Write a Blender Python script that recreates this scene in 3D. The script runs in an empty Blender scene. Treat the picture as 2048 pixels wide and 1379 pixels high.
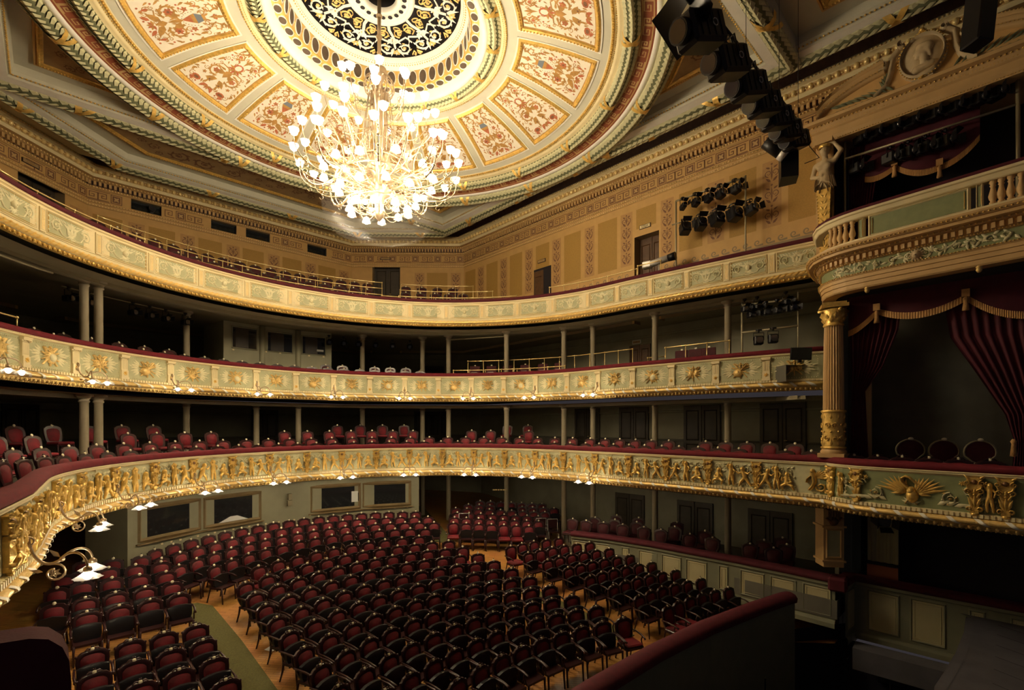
import bpy, math, random
from mathutils import Vector, Matrix, noise
PI=math.pi
sc=bpy.context.scene; COL=sc.collection
RN=random.Random(11)
sin,cos=math.sin,math.cos

# ------------------------------------------------------------------ camera
CXYZ=(-6.85,0.0,5.5); YAW=math.atan2(927,967)
cd=bpy.data.cameras.new('camera'); cam=bpy.data.objects.new('camera',cd); COL.objects.link(cam)
cam.location=CXYZ; cam.rotation_euler=(PI/2,0,-YAW)
cd.sensor_width=36; cd.lens=967/2048*36; cd.shift_y=(848-689.5)/2048; cd.clip_end=200; cd.clip_start=0.02
sc.camera=cam

# ------------------------------------------------------------------ materials
def mat(name,col,rough=.6,metal=0.,bump=0.,bscale=20.,var=0.,vscale=3.,col2=None,sheen=0.,coat=0.,spec=.5,emit=None,estr=0.,alpha=1.,trans=0.):
    m=bpy.data.materials.new(name); m.use_nodes=True; nt=m.node_tree; b=nt.nodes['Principled BSDF']
    b.inputs['Base Color'].default_value=(*col,1); b.inputs['Roughness'].default_value=rough; b.inputs['Metallic'].default_value=metal
    b.inputs['Specular IOR Level'].default_value=spec
    if sheen: b.inputs['Sheen Weight'].default_value=sheen; b.inputs['Sheen Roughness'].default_value=.4; b.inputs['Sheen Tint'].default_value=(*[min(1,c*2.5) for c in col],1)
    if coat: b.inputs['Coat Weight'].default_value=coat; b.inputs['Coat Roughness'].default_value=.12
    if trans: b.inputs['Transmission Weight'].default_value=trans
    if emit: b.inputs['Emission Color'].default_value=(*emit,1); b.inputs['Emission Strength'].default_value=estr
    if alpha<1: b.inputs['Alpha'].default_value=alpha
    if bump or var or col2:
        tc=nt.nodes.new('ShaderNodeTexCoord')
    if var or col2:
        nz=nt.nodes.new('ShaderNodeTexNoise'); nz.inputs['Scale'].default_value=vscale; nz.inputs['Detail'].default_value=4
        nt.links.new(tc.outputs['Object'],nz.inputs['Vector'])
        mx=nt.nodes.new('ShaderNodeMix'); mx.data_type='RGBA'
        mx.inputs[6].default_value=(*col,1); c2=col2 or tuple(c*(1-var) for c in col); mx.inputs[7].default_value=(*c2,1)
        rp=nt.nodes.new('ShaderNodeMapRange'); rp.inputs[1].default_value=.35; rp.inputs[2].default_value=.65
        nt.links.new(nz.outputs['Fac'],rp.inputs[0]); nt.links.new(rp.outputs[0],mx.inputs[0]); nt.links.new(mx.outputs[2],b.inputs['Base Color'])
    if bump:
        n2=nt.nodes.new('ShaderNodeTexNoise'); n2.inputs['Scale'].default_value=bscale; n2.inputs['Detail'].default_value=3
        nt.links.new(tc.outputs['Object'],n2.inputs['Vector'])
        bp=nt.nodes.new('ShaderNodeBump'); bp.inputs['Strength'].default_value=bump; bp.inputs['Distance'].default_value=.02
        nt.links.new(n2.outputs['Fac'],bp.inputs['Height']); nt.links.new(bp.outputs[0],b.inputs['Normal'])
    return m
M={}
M['cream']=mat('cream_paint',(.80,.68,.40),.55,var=.10,vscale=2)
M['cream_white']=mat('ivory_paint',(.86,.83,.75),.5,var=.06)
M['gold']=mat('gilding',(.95,.62,.17),.30,.45,bump=.25,bscale=60,var=.25,vscale=9)
M['gold_soft']=mat('soft_gilding',(.86,.60,.22),.40,.35,bump=.3,bscale=40,var=.2,vscale=6)
M['sage']=mat('sage_paint',(.46,.45,.26),.6,var=.14,vscale=4)
M['sage_light']=mat('pale_sage_paint',(.62,.60,.37),.6,var=.12,vscale=8)
M['sage_relief']=mat('pale_relief_paint',(.74,.68,.42),.5,var=.08,vscale=9)
M['sage_green']=mat('moss_green_paint',(.25,.28,.13),.6,var=.15,vscale=6)
M['leaf_dark']=mat('dark_garland_green',(.15,.16,.085),.7)
M['field']=mat('ceiling_field_paint',(.58,.56,.45),.65,var=.05)
M['panel_ivory']=mat('painted_panel_ground',(.82,.76,.64),.65,var=.06,vscale=5)
M['ochre']=mat('arabesque_ochre',(.50,.27,.075),.65,var=.3,vscale=6)
M['oval_dark']=mat('dark_oval_opening',(.11,.075,.05),.6,var=.3,vscale=4)
M['bead_gold']=mat('bright_gilt_beads',(1.0,.78,.36),.28,.3)
M['booth_frame']=mat('booth_window_frame',(.30,.21,.10),.55,var=.2)
M['rust']=mat('arabesque_rust',(.50,.15,.065),.65,var=.25,vscale=6)
M['brown_orn']=mat('arabesque_brown',(.22,.105,.055),.7,var=.2,vscale=6)
M['blue_orn']=mat('arabesque_blue',(.16,.19,.23),.7)
M['brown_ground']=mat('brown_panel_ground',(.44,.30,.15),.7,var=.2,vscale=3)
M['keyred']=mat('greek_key_maroon',(.30,.08,.035),.6,var=.2,vscale=5)
M['keyline']=mat('greek_key_ochre',(.56,.36,.16),.6)
M['wall_tan']=mat('upper_wall_tan',(.62,.38,.14),.7,var=.08,vscale=3)
M['wall_ochre']=mat('upper_wall_ochre',(.46,.27,.065),.7,var=.14,vscale=25)
M['wall_strip']=mat('upper_wall_strip',(.52,.30,.115),.7,var=.12,vscale=8)
M['wall_dado']=mat('upper_wall_dado',(.30,.22,.12),.6,var=.12)
M['cornice_tan']=mat('cornice_tan',(.62,.40,.17),.55,var=.1,vscale=3)
M['maroon']=mat('shaded_maroon_cove',(.040,.016,.013),.6,col2=(.065,.03,.02),vscale=7)  # cove maroon, darkened in the colour for the garland's shadow
M['gallery']=mat('gallery_wall_green',(.30,.285,.20),.7,var=.18,vscale=1.5)
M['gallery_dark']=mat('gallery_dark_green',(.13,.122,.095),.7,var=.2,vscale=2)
M['booth']=mat('booth_wall_green',(.33,.315,.21),.65,var=.1,vscale=2)
M['soffit']=mat('soffit_olive',(.28,.24,.15),.6,var=.15,vscale=1.5)
M['column']=mat('iron_column_paint',(.34,.29,.20),.45,var=.1,vscale=5)
M['wood_door']=mat('brown_door_wood',(.115,.055,.022),.5,var=.3,vscale=6,bump=.1)
M['door_dark']=mat('dark_door_paint',(.055,.042,.028),.5,var=.3,vscale=3)
M['velvet']=mat('red_velvet',(.15,.002,.012),.85,sheen=.15,var=.25,vscale=8,bump=.1,bscale=90)
M['velvet_dark']=mat('dark_red_velvet',(.085,.003,.011),.85,sheen=.15,var=.25,vscale=8,bump=.1,bscale=90)
M['uphol']=mat('chair_red_upholstery',(.19,.004,.013),.75,sheen=.05,var=.55,vscale=4,bump=.1,bscale=60)
M['uphol2']=mat('chair_wine_upholstery',(.07,.004,.010),.75,sheen=.05,var=.3,vscale=5,bump=.1,bscale=60)
M['lacquer']=mat('dark_lacquered_wood',(.030,.010,.011),.30,coat=.15,spec=.35)
M['under']=mat('black_seat_underside',(.012,.011,.013),.35)
M['ivory']=mat('ivory_medallion',(.80,.72,.52),.4)
M['parquet_g']=mat('floor_base',(.4,.2,.07),.4)
M['carpet']=mat('olive_carpet',(.115,.105,.03),.95,var=.3,vscale=30,bump=.4,bscale=300)
M['black']=mat('black_metal',(.012,.011,.013),.4,.3)
M['black_cloth']=mat('black_cloth',(.012,.010,.014),.9)
M['lens']=mat('lamp_lens',(.03,.03,.04),.06,0,coat=1)
M['steel']=mat('grey_pipe',(.36,.31,.20),.45,.3)
M['brass']=mat('brass_rail',(.90,.68,.30),.25,.5)
M['silver']=mat('silver_metal',(.60,.58,.55),.4,.3)
M['white']=mat('white_enamel',(.80,.78,.74),.5)
M['cane']=mat('pale_seat_underside',(.62,.58,.52),.5)
M['glass']=mat('window_glass',(.018,.02,.022),.05,coat=.5)
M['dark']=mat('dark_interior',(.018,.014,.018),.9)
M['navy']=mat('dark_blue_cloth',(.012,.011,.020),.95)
M['fringe']=mat('gold_fringe',(.60,.33,.12),.7,bump=.6,bscale=80)
M['curtain']=mat('wine_curtain',(.085,.006,.018),.8,sheen=.5,var=.3,vscale=3)
M['panel_cream']=mat('parterre_panel_cream',(.44,.39,.22),.55,var=.08)
M['panel_grey']=mat('parterre_frame_green',(.20,.20,.13),.55,var=.1)
M['stage']=mat('grey_stage_boards',(.10,.095,.11),.7,var=.25,vscale=2,bump=.1,bscale=8)
M['bronze']=mat('chandelier_bronze',(.50,.38,.25),.34,.8)
M['paper']=mat('white_paper',(.85,.85,.82),.6)
M['terracotta']=mat('red_barrier',(.42,.13,.06),.7)
M['stone']=mat('painted_plaster_figure',(.60,.46,.27),.6,var=.15,vscale=6,bump=.15,bscale=30)
M['copper']=mat('dark_carved_wood',(.24,.12,.05),.4,.4,var=.3,vscale=10)
M['crystal']=mat('cut_glass',(.95,.95,.95),.02,trans=1.)
def emat(name,col,s):
    m=bpy.data.materials.new(name); m.use_nodes=True; nt=m.node_tree
    for n in list(nt.nodes): nt.nodes.remove(n)
    o=nt.nodes.new('ShaderNodeOutputMaterial'); e=nt.nodes.new('ShaderNodeEmission'); e.inputs[0].default_value=(*col,1); e.inputs[1].default_value=s
    nt.links.new(e.outputs[0],o.inputs[0])
    try: m.cycles.emission_sampling='NONE'
    except Exception: pass
    return m
BULB_E=9.0
M['bulb']=emat('lit_bulb',(1,.88,.70),BULB_E)
M['lampglow']=emat('lit_lamp',(1,.88,.70),16.)
def glassy(name,col,fac):
    m=bpy.data.materials.new(name); m.use_nodes=True; nt=m.node_tree
    for n in list(nt.nodes): nt.nodes.remove(n)
    o=nt.nodes.new('ShaderNodeOutputMaterial'); t=nt.nodes.new('ShaderNodeBsdfTransparent'); d=nt.nodes.new('ShaderNodeBsdfTranslucent')
    d.inputs[0].default_value=(*col,1); g=nt.nodes.new('ShaderNodeBsdfGlossy'); g.inputs['Roughness'].default_value=.15
    a=nt.nodes.new('ShaderNodeMixShader'); a.inputs[0].default_value=.3; nt.links.new(d.outputs[0],a.inputs[1]); nt.links.new(g.outputs[0],a.inputs[2])
    x=nt.nodes.new('ShaderNodeMixShader'); x.inputs[0].default_value=fac
    nt.links.new(t.outputs[0],x.inputs[1]); nt.links.new(a.outputs[0],x.inputs[2]); nt.links.new(x.outputs[0],o.inputs[0])
    return m
M['shade']=glassy('frosted_glass_shade',(1,.95,.85),.55)
M['net']=glassy('fine_wire_net',(.5,.45,.4),.018)
def parquet():
    m=bpy.data.materials.new('herringbone_parquet'); m.use_nodes=True; nt=m.node_tree; b=nt.nodes['Principled BSDF']
    tc=nt.nodes.new('ShaderNodeTexCoord'); mp=nt.nodes.new('ShaderNodeMapping'); mp.inputs['Rotation'].default_value=(0,0,PI/4)
    br=nt.nodes.new('ShaderNodeTexBrick'); br.inputs['Scale'].default_value=1.; br.inputs['Brick Width'].default_value=.42; br.inputs['Row Height'].default_value=.08
    br.inputs['Mortar Size'].default_value=.004; br.inputs['Color1'].default_value=(.56,.27,.075,1); br.inputs['Color2'].default_value=(.42,.19,.05,1); br.inputs['Mortar'].default_value=(.16,.07,.02,1)
    nz=nt.nodes.new('ShaderNodeTexNoise'); nz.inputs['Scale'].default_value=1.3
    mx=nt.nodes.new('ShaderNodeMix'); mx.data_type='RGBA'; mx.blend_type='MULTIPLY'; mx.inputs[0].default_value=.4
    nt.links.new(tc.outputs['Object'],mp.inputs[0]); nt.links.new(mp.outputs[0],br.inputs['Vector']); nt.links.new(tc.outputs['Object'],nz.inputs['Vector'])
    nt.links.new(br.outputs['Color'],mx.inputs[6]); nt.links.new(nz.outputs['Color'],mx.inputs[7]); nt.links.new(mx.outputs[2],b.inputs['Base Color'])
    b.inputs['Roughness'].default_value=.35
    return m
M['parquet']=parquet()

# ------------------------------------------------------------------ mesh builder
class MB:
    def __init__(s): s.v=[];s.f=[];s.m=[];s.s=[]
    def add(s,vs,fs,mi=0,sm=False):
        b=len(s.v); s.v.extend(vs)
        for f in fs: s.f.append(tuple(i+b for i in f)); s.m.append(mi); s.s.append(sm)
    def box(s,c,d,rz=0.,mi=0,bev=0.):
        x,y,z=[a/2 for a in d]; cr,sr=cos(rz),sin(rz)
        P=[]
        if bev<=0:
            for k in (-z,z):
                for i,j in ((-x,-y),(x,-y),(x,y),(-x,y)): P.append((c[0]+i*cr-j*sr,c[1]+i*sr+j*cr,c[2]+k))
            s.add(P,[(3,2,1,0),(4,5,6,7),(0,1,5,4),(1,2,6,5),(2,3,7,6),(3,0,4,7)],mi)
        else:
            b=min(bev,x*.9,y*.9,z*.9); rings=[(-z,b),(-z+b,0),(z-b,0),(z,b)]
            for k,e in rings:
                for i,j in ((-x+e,-y+b),(-x+b,-y+e),(x-b,-y+e),(x-e,-y+b),(x-e,y-b),(x-b,y-e),(-x+b,y-e),(-x+e,y-b)): P.append((c[0]+i*cr-j*sr,c[1]+i*sr+j*cr,c[2]+k))
            F=[tuple(range(7,-1,-1)),tuple(range(24,32))]
            for r in range(3):
                for i in range(8): F.append((r*8+i,r*8+(i+1)%8,(r+1)*8+(i+1)%8,(r+1)*8+i))
            s.add(P,F,mi)
    def quad(s,a,b,c,d,mi=0): s.add([a,b,c,d],[(0,1,2,3)],mi)
    def poly(s,pts,mi=0): s.add(list(pts),[tuple(range(len(pts)))],mi)
    def prism(s,pts,y0,y1,mi=0,mi2=None,sm=False):   # pts in (x,z), extruded along y
        n=len(pts); V=[(x,y0,z) for x,z in pts]+[(x,y1,z) for x,z in pts]
        s.add(V,[tuple(range(n)),tuple(range(2*n-1,n-1,-1))],mi if mi2 is None else mi2)
        s.add(V,[(i,i+n,(i+1)%n+n,(i+1)%n) for i in range(n)],mi,sm)
    def prismz(s,pts,z0,z1,mi=0):
        n=len(pts); V=[(x,y,z0) for x,y in pts]+[(x,y,z1) for x,y in pts]
        s.add(V,[tuple(range(n-1,-1,-1)),tuple(range(n,2*n))]+[(i,(i+1)%n,(i+1)%n+n,i+n) for i in range(n)],mi)
    def tube(s,path,r,n=8,mi=0,closed=False,caps=True):
        P=[Vector(p) for p in path]; k=len(P); V=[]
        up=None
        for i in range(k):
            if closed: t=(P[(i+1)%k]-P[i-1])
            else: t=P[min(i+1,k-1)]-P[max(i-1,0)]
            if t.length<1e-9: t=Vector((0,0,1))
            t.normalize()
            if up is None:
                up=Vector((0,0,1)) if abs(t.z)<.9 else Vector((1,0,0))
            a=t.cross(up)
            if a.length<1e-6: a=t.cross(Vector((0,1,0)))
            a.normalize(); b=a.cross(t); up=b
            rr=r[i] if isinstance(r,(list,tuple)) else r
            for j in range(n):
                q=P[i]+a*(rr*cos(2*PI*j/n))+b*(rr*sin(2*PI*j/n)); V.append(tuple(q))
        F=[]
        for i in range(k if closed else k-1):
            i2=(i+1)%k
            for j in range(n): F.append((i*n+j,i2*n+j,i2*n+(j+1)%n,i*n+(j+1)%n))
        s.add(V,F,mi,True)
        if caps and not closed:
            b=len(s.v)-len(V)
            s.f.append(tuple(b+j for j in range(n))); s.m.append(mi); s.s.append(False)
            s.f.append(tuple(b+(k-1)*n+j for j in range(n-1,-1,-1))); s.m.append(mi); s.s.append(False)
    def lathe(s,prof,n=16,mi=0,c=(0,0,0),sm=True,a0=0.,a1=2*PI,flute=0.):
        full=abs(a1-a0-2*PI)<1e-6; m=n if full else n+1; V=[]
        for r,z in prof:
            for j in range(m):
                a=a0+(a1-a0)*j/n; rr=r*(1-flute*(j%2)) if flute else r
                V.append((c[0]+rr*cos(a),c[1]+rr*sin(a),c[2]+z))
        F=[]
        for i in range(len(prof)-1):
            for j in range(n): F.append((i*m+j,i*m+(j+1)%m,(i+1)*m+(j+1)%m,(i+1)*m+j))
        s.add(V,F,mi,sm)
    def ball(s,c,r,mi=0,n=8,m=5,sq=(1,1,1)):
        V=[(c[0],c[1],c[2]-r*sq[2])]
        for i in range(1,m):
            p=-PI/2+PI*i/m
            for j in range(n): V.append((c[0]+r*sq[0]*cos(p)*cos(2*PI*j/n),c[1]+r*sq[1]*cos(p)*sin(2*PI*j/n),c[2]+r*sq[2]*sin(p)))
        V.append((c[0],c[1],c[2]+r*sq[2])); t=len(V)-1; F=[]
        for j in range(n): F.append((0,1+(j+1)%n,1+j)); F.append((t,t-n+j,t-n+(j+1)%n))
        for i in range(m-2):
            for j in range(n): F.append((1+i*n+j,1+i*n+(j+1)%n,1+(i+1)*n+(j+1)%n,1+(i+1)*n+j))
        s.add(V,F,mi,True)
    def bead(s,c,r,mi=0): # light octa-ball
        x,y,z=c; q=r*.68
        V=[(x,y,z-r),(x+r,y,z),(x,y+r,z),(x-r,y,z),(x,y-r,z),(x,y,z+r)]
        s.add(V,[(0,2,1),(0,3,2),(0,4,3),(0,1,4),(5,1,2),(5,2,3),(5,3,4),(5,4,1)],mi,True)
    def obj(s,name,mats,parent=None,loc=None,rot=None):
        me=bpy.data.meshes.new(name); me.from_pydata(s.v,[],s.f)
        if isinstance(mats,str): mats=[mats]
        for k in mats: me.materials.append(M[k])
        me.polygons.foreach_set('material_index',s.m); me.polygons.foreach_set('use_smooth',s.s); me.update()
        o=bpy.data.objects.new(name,me); COL.objects.link(o)
        if parent is not None: o.parent=parent
        if loc is not None: o.location=loc
        if rot is not None: o.rotation_euler=rot
        return o
def tag(o,label,cat,group=None,kind=None):
    if label: o['label']=label
    if cat: o['category']=cat
    if group: o['group']=group
    if kind: o['kind']=kind
    return o
def struct(o): o['kind']='structure'; return o
def empty(name,loc=(0,0,0),rz=0.,parent=None):
    o=bpy.data.objects.new(name,None); COL.objects.link(o); o.location=loc; o.rotation_euler=(0,0,rz); o.empty_display_size=.2
    if parent is not None: o.parent=parent
    return o
def dup(o,parent=None):
    c=o.copy(); COL.objects.link(c); c.parent=parent
    for ch in KIDS.get(o.name,()): dup(ch,c)
    return c
KIDS={}
def index_kids(o):
    ch=[x for x in bpy.data.objects if x.parent==o]; KIDS[o.name]=ch
    for x in ch: index_kids(x)
ORD='first second third fourth fifth sixth seventh eighth ninth tenth eleventh twelfth thirteenth fourteenth fifteenth sixteenth seventeenth eighteenth nineteenth twentieth twenty-first twenty-second twenty-third twenty-fourth twenty-fifth twenty-sixth twenty-seventh twenty-eighth twenty-ninth thirtieth thirty-first thirty-second thirty-third thirty-fourth thirty-fifth thirty-sixth thirty-seventh thirty-eighth thirty-ninth fortieth forty-first forty-second forty-third forty-fourth forty-fifth forty-sixth forty-seventh forty-eighth forty-ninth fiftieth'.split()

# ------------------------------------------------------------------ paths
class Path:
    """plan polyline; inward normal is left of travel"""
    def __init__(s,pts,closed=False):
        s.p=[Vector((x,y)) for x,y in pts]; s.closed=closed; n=len(pts); s.n=[]; s.L=[0.]
        for i in range(n):
            a=s.p[i]-s.p[i-1] if (i>0 or closed) else None
            b=s.p[(i+1)%n]-s.p[i] if (i<n-1 or closed) else None
            na=Vector((-a.y,a.x)).normalized() if a is not None else None; nb=Vector((-b.y,b.x)).normalized() if b is not None else None
            if na is None: m=nb
            elif nb is None: m=na
            else:
                m=(na+nb); m.normalize(); m=m/max(.3,m.dot(na))
            s.n.append(m)
        for i in range(1,n+(1 if closed else 0)): s.L.append(s.L[-1]+(s.p[i%n]-s.p[i-1]).length)
        s.len=s.L[-1]
    def at(s,d,off=0.):
        n=len(s.p); d=d%s.len if s.closed else max(0,min(s.len-1e-6,d))
        lo,hi=0,len(s.L)-2
        while lo<hi:
            mid=(lo+hi+1)//2
            if s.L[mid]<=d: lo=mid
            else: hi=mid-1
        i=lo; t=(d-s.L[i])/max(1e-9,s.L[i+1]-s.L[i]); j=(i+1)%n
        p=s.p[i]+s.n[i]*off; q=s.p[j]+s.n[j]*off; T=(q-p)
        if T.length<1e-9: T=s.p[j]-s.p[i]
        T.normalize(); return p+(q-p)*t,T,Vector((-T.y,T.x))
    def hit(s,px):   # arc length where the camera ray column px meets the path (nearest forward hit)
        t=(px-1024)/967; dx=sin(YAW)+t*cos(YAW); dy=cos(YAW)-t*sin(YAW); best=None
        n=len(s.p)
        for i in range(n if s.closed else n-1):
            a=s.p[i]; e=s.p[(i+1)%n]-a; det=dx*(-e.y)+e.x*dy
            if abs(det)<1e-9: continue
            rx,ry=a.x-CXYZ[0],a.y-CXYZ[1]
            d=(rx*(-e.y)+e.x*ry)/det; u=(dx*ry-dy*rx)/det
            if d>0 and -1e-6<=u<=1+1e-6 and (best is None or d>best[0]): best=(d,s.L[i]+u*e.length)
        return None if best is None else best[1]
def sweep(mb,path,prof,mis=0,sm=False,close_prof=False):
    n=len(path.p); k=len(prof); V=[]
    for i in range(n):
        for off,z in prof:
            q=path.p[i]+path.n[i]*off; V.append((q.x,q.y,z))
    kk=k if close_prof else k-1
    for j in range(kk):
        mi=mis[j] if isinstance(mis,(list,tuple)) else mis; F=[]
        j2=(j+1)%k
        for i in range(n if path.closed else n-1):
            i2=(i+1)%n; F.append((i*k+j,i2*k+j,i2*k+j2,i*k+j2))
        b=len(mb.v) if j==0 else b
        if j==0: mb.v.extend(V)
        for f in F: mb.f.append(tuple(x+b for x in f)); mb.m.append(mi); mb.s.append(sm if not isinstance(sm,(list,tuple)) else sm[j])
def endcaps(mb,path,prof,mi=0):
    for i in (0,len(path.p)-1): mb.poly([((path.p[i]+path.n[i]*o).x,(path.p[i]+path.n[i]*o).y,z) for o,z in prof],mi)
def beads(mb,path,off,z,r,sp,mi=0,s0=0.,s1=None,fn=None):
    s1=path.len if s1 is None else s1; n=max(1,int((s1-s0)/sp))
    for i in range(n):
        d=s0+(i+.5)*(s1-s0)/n; p,T,N=path.at(d,off); mb.bead((p.x,p.y,z),r,mi)
def dentils(mb,path,off,z0,z1,w,dep,sp,mi=0):
    n=int(path.len/sp)
    for i in range(n):
        p,T,N=path.at((i+.5)*path.len/n,off+dep/2); mb.box((p.x,p.y,(z0+z1)/2),(w,dep,z1-z0),math.atan2(T.y,T.x),mi)
def garland(mb,path,off,z,r,mib=0,mil=1,mig=2,bow=3.4,down=True,leafl=.30):
    """laurel half-round: base torus plus overlapping leaves, gold ribbon every bow metres"""
    prof=[(off+r*cos(a),z-r*sin(a)) for a in [PI*i/8 for i in range(9)]]
    sweep(mb,path,prof,mib,True)
    n=int(path.len/(leafl*.72)); sp=path.len/n
    for i in range(n):
        for k,a in enumerate((PI*.17,PI*.5,PI*.83)):
            d=(i+(.5 if k==1 else 0))*sp
            def pt(dd,aa,e):
                rr=r+e; p,T,N=path.at(dd,off+rr*cos(aa)); return (p.x,p.y,z-rr*sin(aa))
            w=.44
            V=[pt(d-leafl*.42,a-w*.55,.006),pt(d-.02,a-w,.02),pt(d+leafl*.48,a,.055),pt(d-.02,a+w,.02),pt(d-leafl*.42,a+w*.55,.006),pt(d-.01,a,.055)]
            mb.add(V,[(0,1,5),(1,2,5),(2,3,5),(3,4,5),(4,0,5)],mil)
    if bow:
        nb=max(1,int(path.len/bow))
        for i in range(nb):
            d=(i+.5)*path.len/nb
            for sg in (-1,1):
                V=[];W=.085
                for q in range(7):
                    a=PI*q/6
                    for w in (-W,W):
                        rr=r+.055; p,T,N=path.at(d+sg*(q/6-.5)*.5+w,off+rr*cos(a)); V.append((p.x,p.y,z-rr*sin(a)))
                mb.add(V,[(2*q,2*q+1,2*q+3,2*q+2) for q in range(6)],mig,True)

# ------------------------------------------------------------------ ornament strokes (2D plane mapped by P(x,z,h))
def ident(x,z,h): return (x,-h,z)
def spiral(cx,cz,r0,r1,a0,turns,n=26):
    n=max(n,int(abs(turns)*22))
    return [(cx+(r0+(r1-r0)*t)*cos(a0+2*PI*turns*t),cz+(r0+(r1-r0)*t)*sin(a0+2*PI*turns*t)) for t in [i/n for i in range(n+1)]]
def ribbon(mb,pts,w0,w1,h,mi=0,P=ident,flat=False,h0=.0):
    n=len(pts); V=[]
    for i in range(n):
        x,z=pts[i]; ax,az=pts[max(0,i-1)]; bx,bz=pts[min(n-1,i+1)]; tx,tz=bx-ax,bz-az; l=math.hypot(tx,tz) or 1; nx,nz=-tz/l,tx/l
        w=(w0+(w1-w0)*i/(n-1))/2
        if flat: V+= [P(x-nx*w,z-nz*w,h),P(x+nx*w,z+nz*w,h)]
        else: V+= [P(x-nx*w,z-nz*w,h0),P(x,z,h),P(x+nx*w,z+nz*w,h0)]
    if flat: mb.add(V,[(2*i,2*i+1,2*i+3,2*i+2) for i in range(n-1)],mi)
    else: mb.add(V,[f for i in range(n-1) for f in ((3*i,3*i+1,3*i+4,3*i+3),(3*i+1,3*i+2,3*i+5,3*i+4))],mi,True)
def leaf(mb,x,z,a,l,w,h,mi=0,P=ident,flat=False,curl=.0):
    c,s=cos(a),sin(a)
    def q(u,v,hh): 
        v2=v+curl*u*u/l; return P(x+u*c-v2*s,z+u*s+v2*c,hh)
    if flat: mb.add([q(0,0,h),q(l*.3,-w/2,h),q(l*.65,-w*.4,h),q(l,0,h),q(l*.65,w*.4,h),q(l*.3,w/2,h)],[(0,1,2,3,4,5)],mi)
    else: mb.add([q(0,0,0),q(l*.35,-w/2,0),q(l,0,h*.3),q(l*.35,w/2,0),q(l*.4,0,h)],[(0,1,4),(1,2,4),(2,3,4),(3,0,4)],mi,True)
def dome(mb,x,z,r,h,mi=0,P=ident,n=8,rz=None,flat=False):
    rz=rz or r
    if flat: mb.add([P(x+r*cos(2*PI*j/n),z+rz*sin(2*PI*j/n),h) for j in range(n)],[tuple(range(n))],mi); return
    V=[];
    for k,(q,e) in enumerate(((1,0),(.8,.62),(.45,.92))):
        for j in range(n): V.append(P(x+r*q*cos(2*PI*j/n),z+rz*q*sin(2*PI*j/n),h*e))
    V.append(P(x,z,h)); F=[]
    for k in range(2):
        for j in range(n): F.append((k*n+j,k*n+(j+1)%n,(k+1)*n+(j+1)%n,(k+1)*n+j))
    for j in range(n): F.append((2*n+j,2*n+(j+1)%n,3*n))
    mb.add(V,F,mi,True)
def rosette(mb,x,z,r,h,mi=0,mi2=None,P=ident,flat=False,n=6):
    for j in range(n): leaf(mb,x,z,2*PI*j/n+.3,r,r*.62,h,mi,P,flat)
    dome(mb,x,z,r*.3,h*1.2,mi if mi2 is None else mi2,P,6,flat=flat)
def scroll(mb,x,z,r,a0,sg,w,h,mi=0,mi2=None,P=ident,flat=False,turns=1.35,leaves=7,ros=True,tail=None):
    """acanthus scroll curling round (x,z), starting on its rim at angle a0"""
    pts=spiral(x,z,r,r*.22,a0,sg*turns,24)
    if tail: pts=tail+pts
    ribbon(mb,pts,w,w*.5,h,mi,P,flat)
    for k in range(leaves):
        t=(k+.5)/leaves*.72; a=a0+sg*2*PI*turns*t; rr=r+(r*.22-r)*t
        px,pz=x+rr*cos(a),z+rr*sin(a); leaf(mb,px,pz,a-sg*(-.9),r*.5,r*.24,h*.9,mi if k%2 else (mi2 if mi2 is not None else mi),P,flat,curl=sg*.25)
        if k%2==0: leaf(mb,px,pz,a+PI+sg*.9,r*.3,r*.15,h*.8,mi,P,flat)
    if ros: rosette(mb,x,z,r*.30,h*1.1,mi2 if mi2 is not None else mi,mi,P,flat)
def frame(mb,x0,z0,x1,z1,w,h,mi=0,P=ident):
    """raised rectangular moulding"""
    o=[(x0,z0),(x1,z0),(x1,z1),(x0,z1)]; m=[(x0+w/2,z0+w/2),(x1-w/2,z0+w/2),(x1-w/2,z1-w/2),(x0+w/2,z1-w/2)]; i=[(x0+w,z0+w),(x1-w,z0+w),(x1-w,z1-w),(x0+w,z1-w)]
    V=[P(a,b,0) for a,b in o]+[P(a,b,h) for a,b in m]+[P(a,b,0) for a,b in i]
    mb.add(V,[(k,(k+1)%4,(k+1)%4+4,k+4) for k in range(4)]+[(k+4,(k+1)%4+4,(k+1)%4+8,k+8) for k in range(4)],mi)
def keyunit(mb,x,z,s,w,h,mi,P=ident,mirror=False):
    """one meander of size s (lower corner x,z)"""
    g=s/7.; L=[(0,0),(7,0),(7,6),(1.4,6),(1.4,2),(4.6,2),(4.6,4),(3,4)] if not mirror else [(7,0),(0,0),(0,6),(5.6,6),(5.6,2),(2.4,2),(2.4,4),(4,4)]
    pts=[(x+a*g,z+b*g) for a,b in L]
    for (ax,az),(bx,bz) in zip(pts,pts[1:]):
        lo=(min(ax,bx)-w/2,min(az,bz)-w/2); hi=(max(ax,bx)+w/2,max(az,bz)+w/2)
        mb.add([P(lo[0],lo[1],h),P(hi[0],lo[1],h),P(hi[0],hi[1],h),P(lo[0],hi[1],h)],[(0,1,2,3)],mi)
def flatrect(mb,x0,z0,x1,z1,h,mi=0,P=ident): mb.add([P(x0,z0,h),P(x1,z0,h),P(x1,z1,h),P(x0,z1,h)],[(0,1,2,3)],mi)
def local_to(p,T,z):   # matrix: local x = -T, local -y = inward, z up
    N=Vector((-T.y,T.x)); return Matrix(((-T.x,-N.x,0,p.x),(-T.y,-N.y,0,p.y),(0,0,1,z),(0,0,0,1)))
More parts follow.
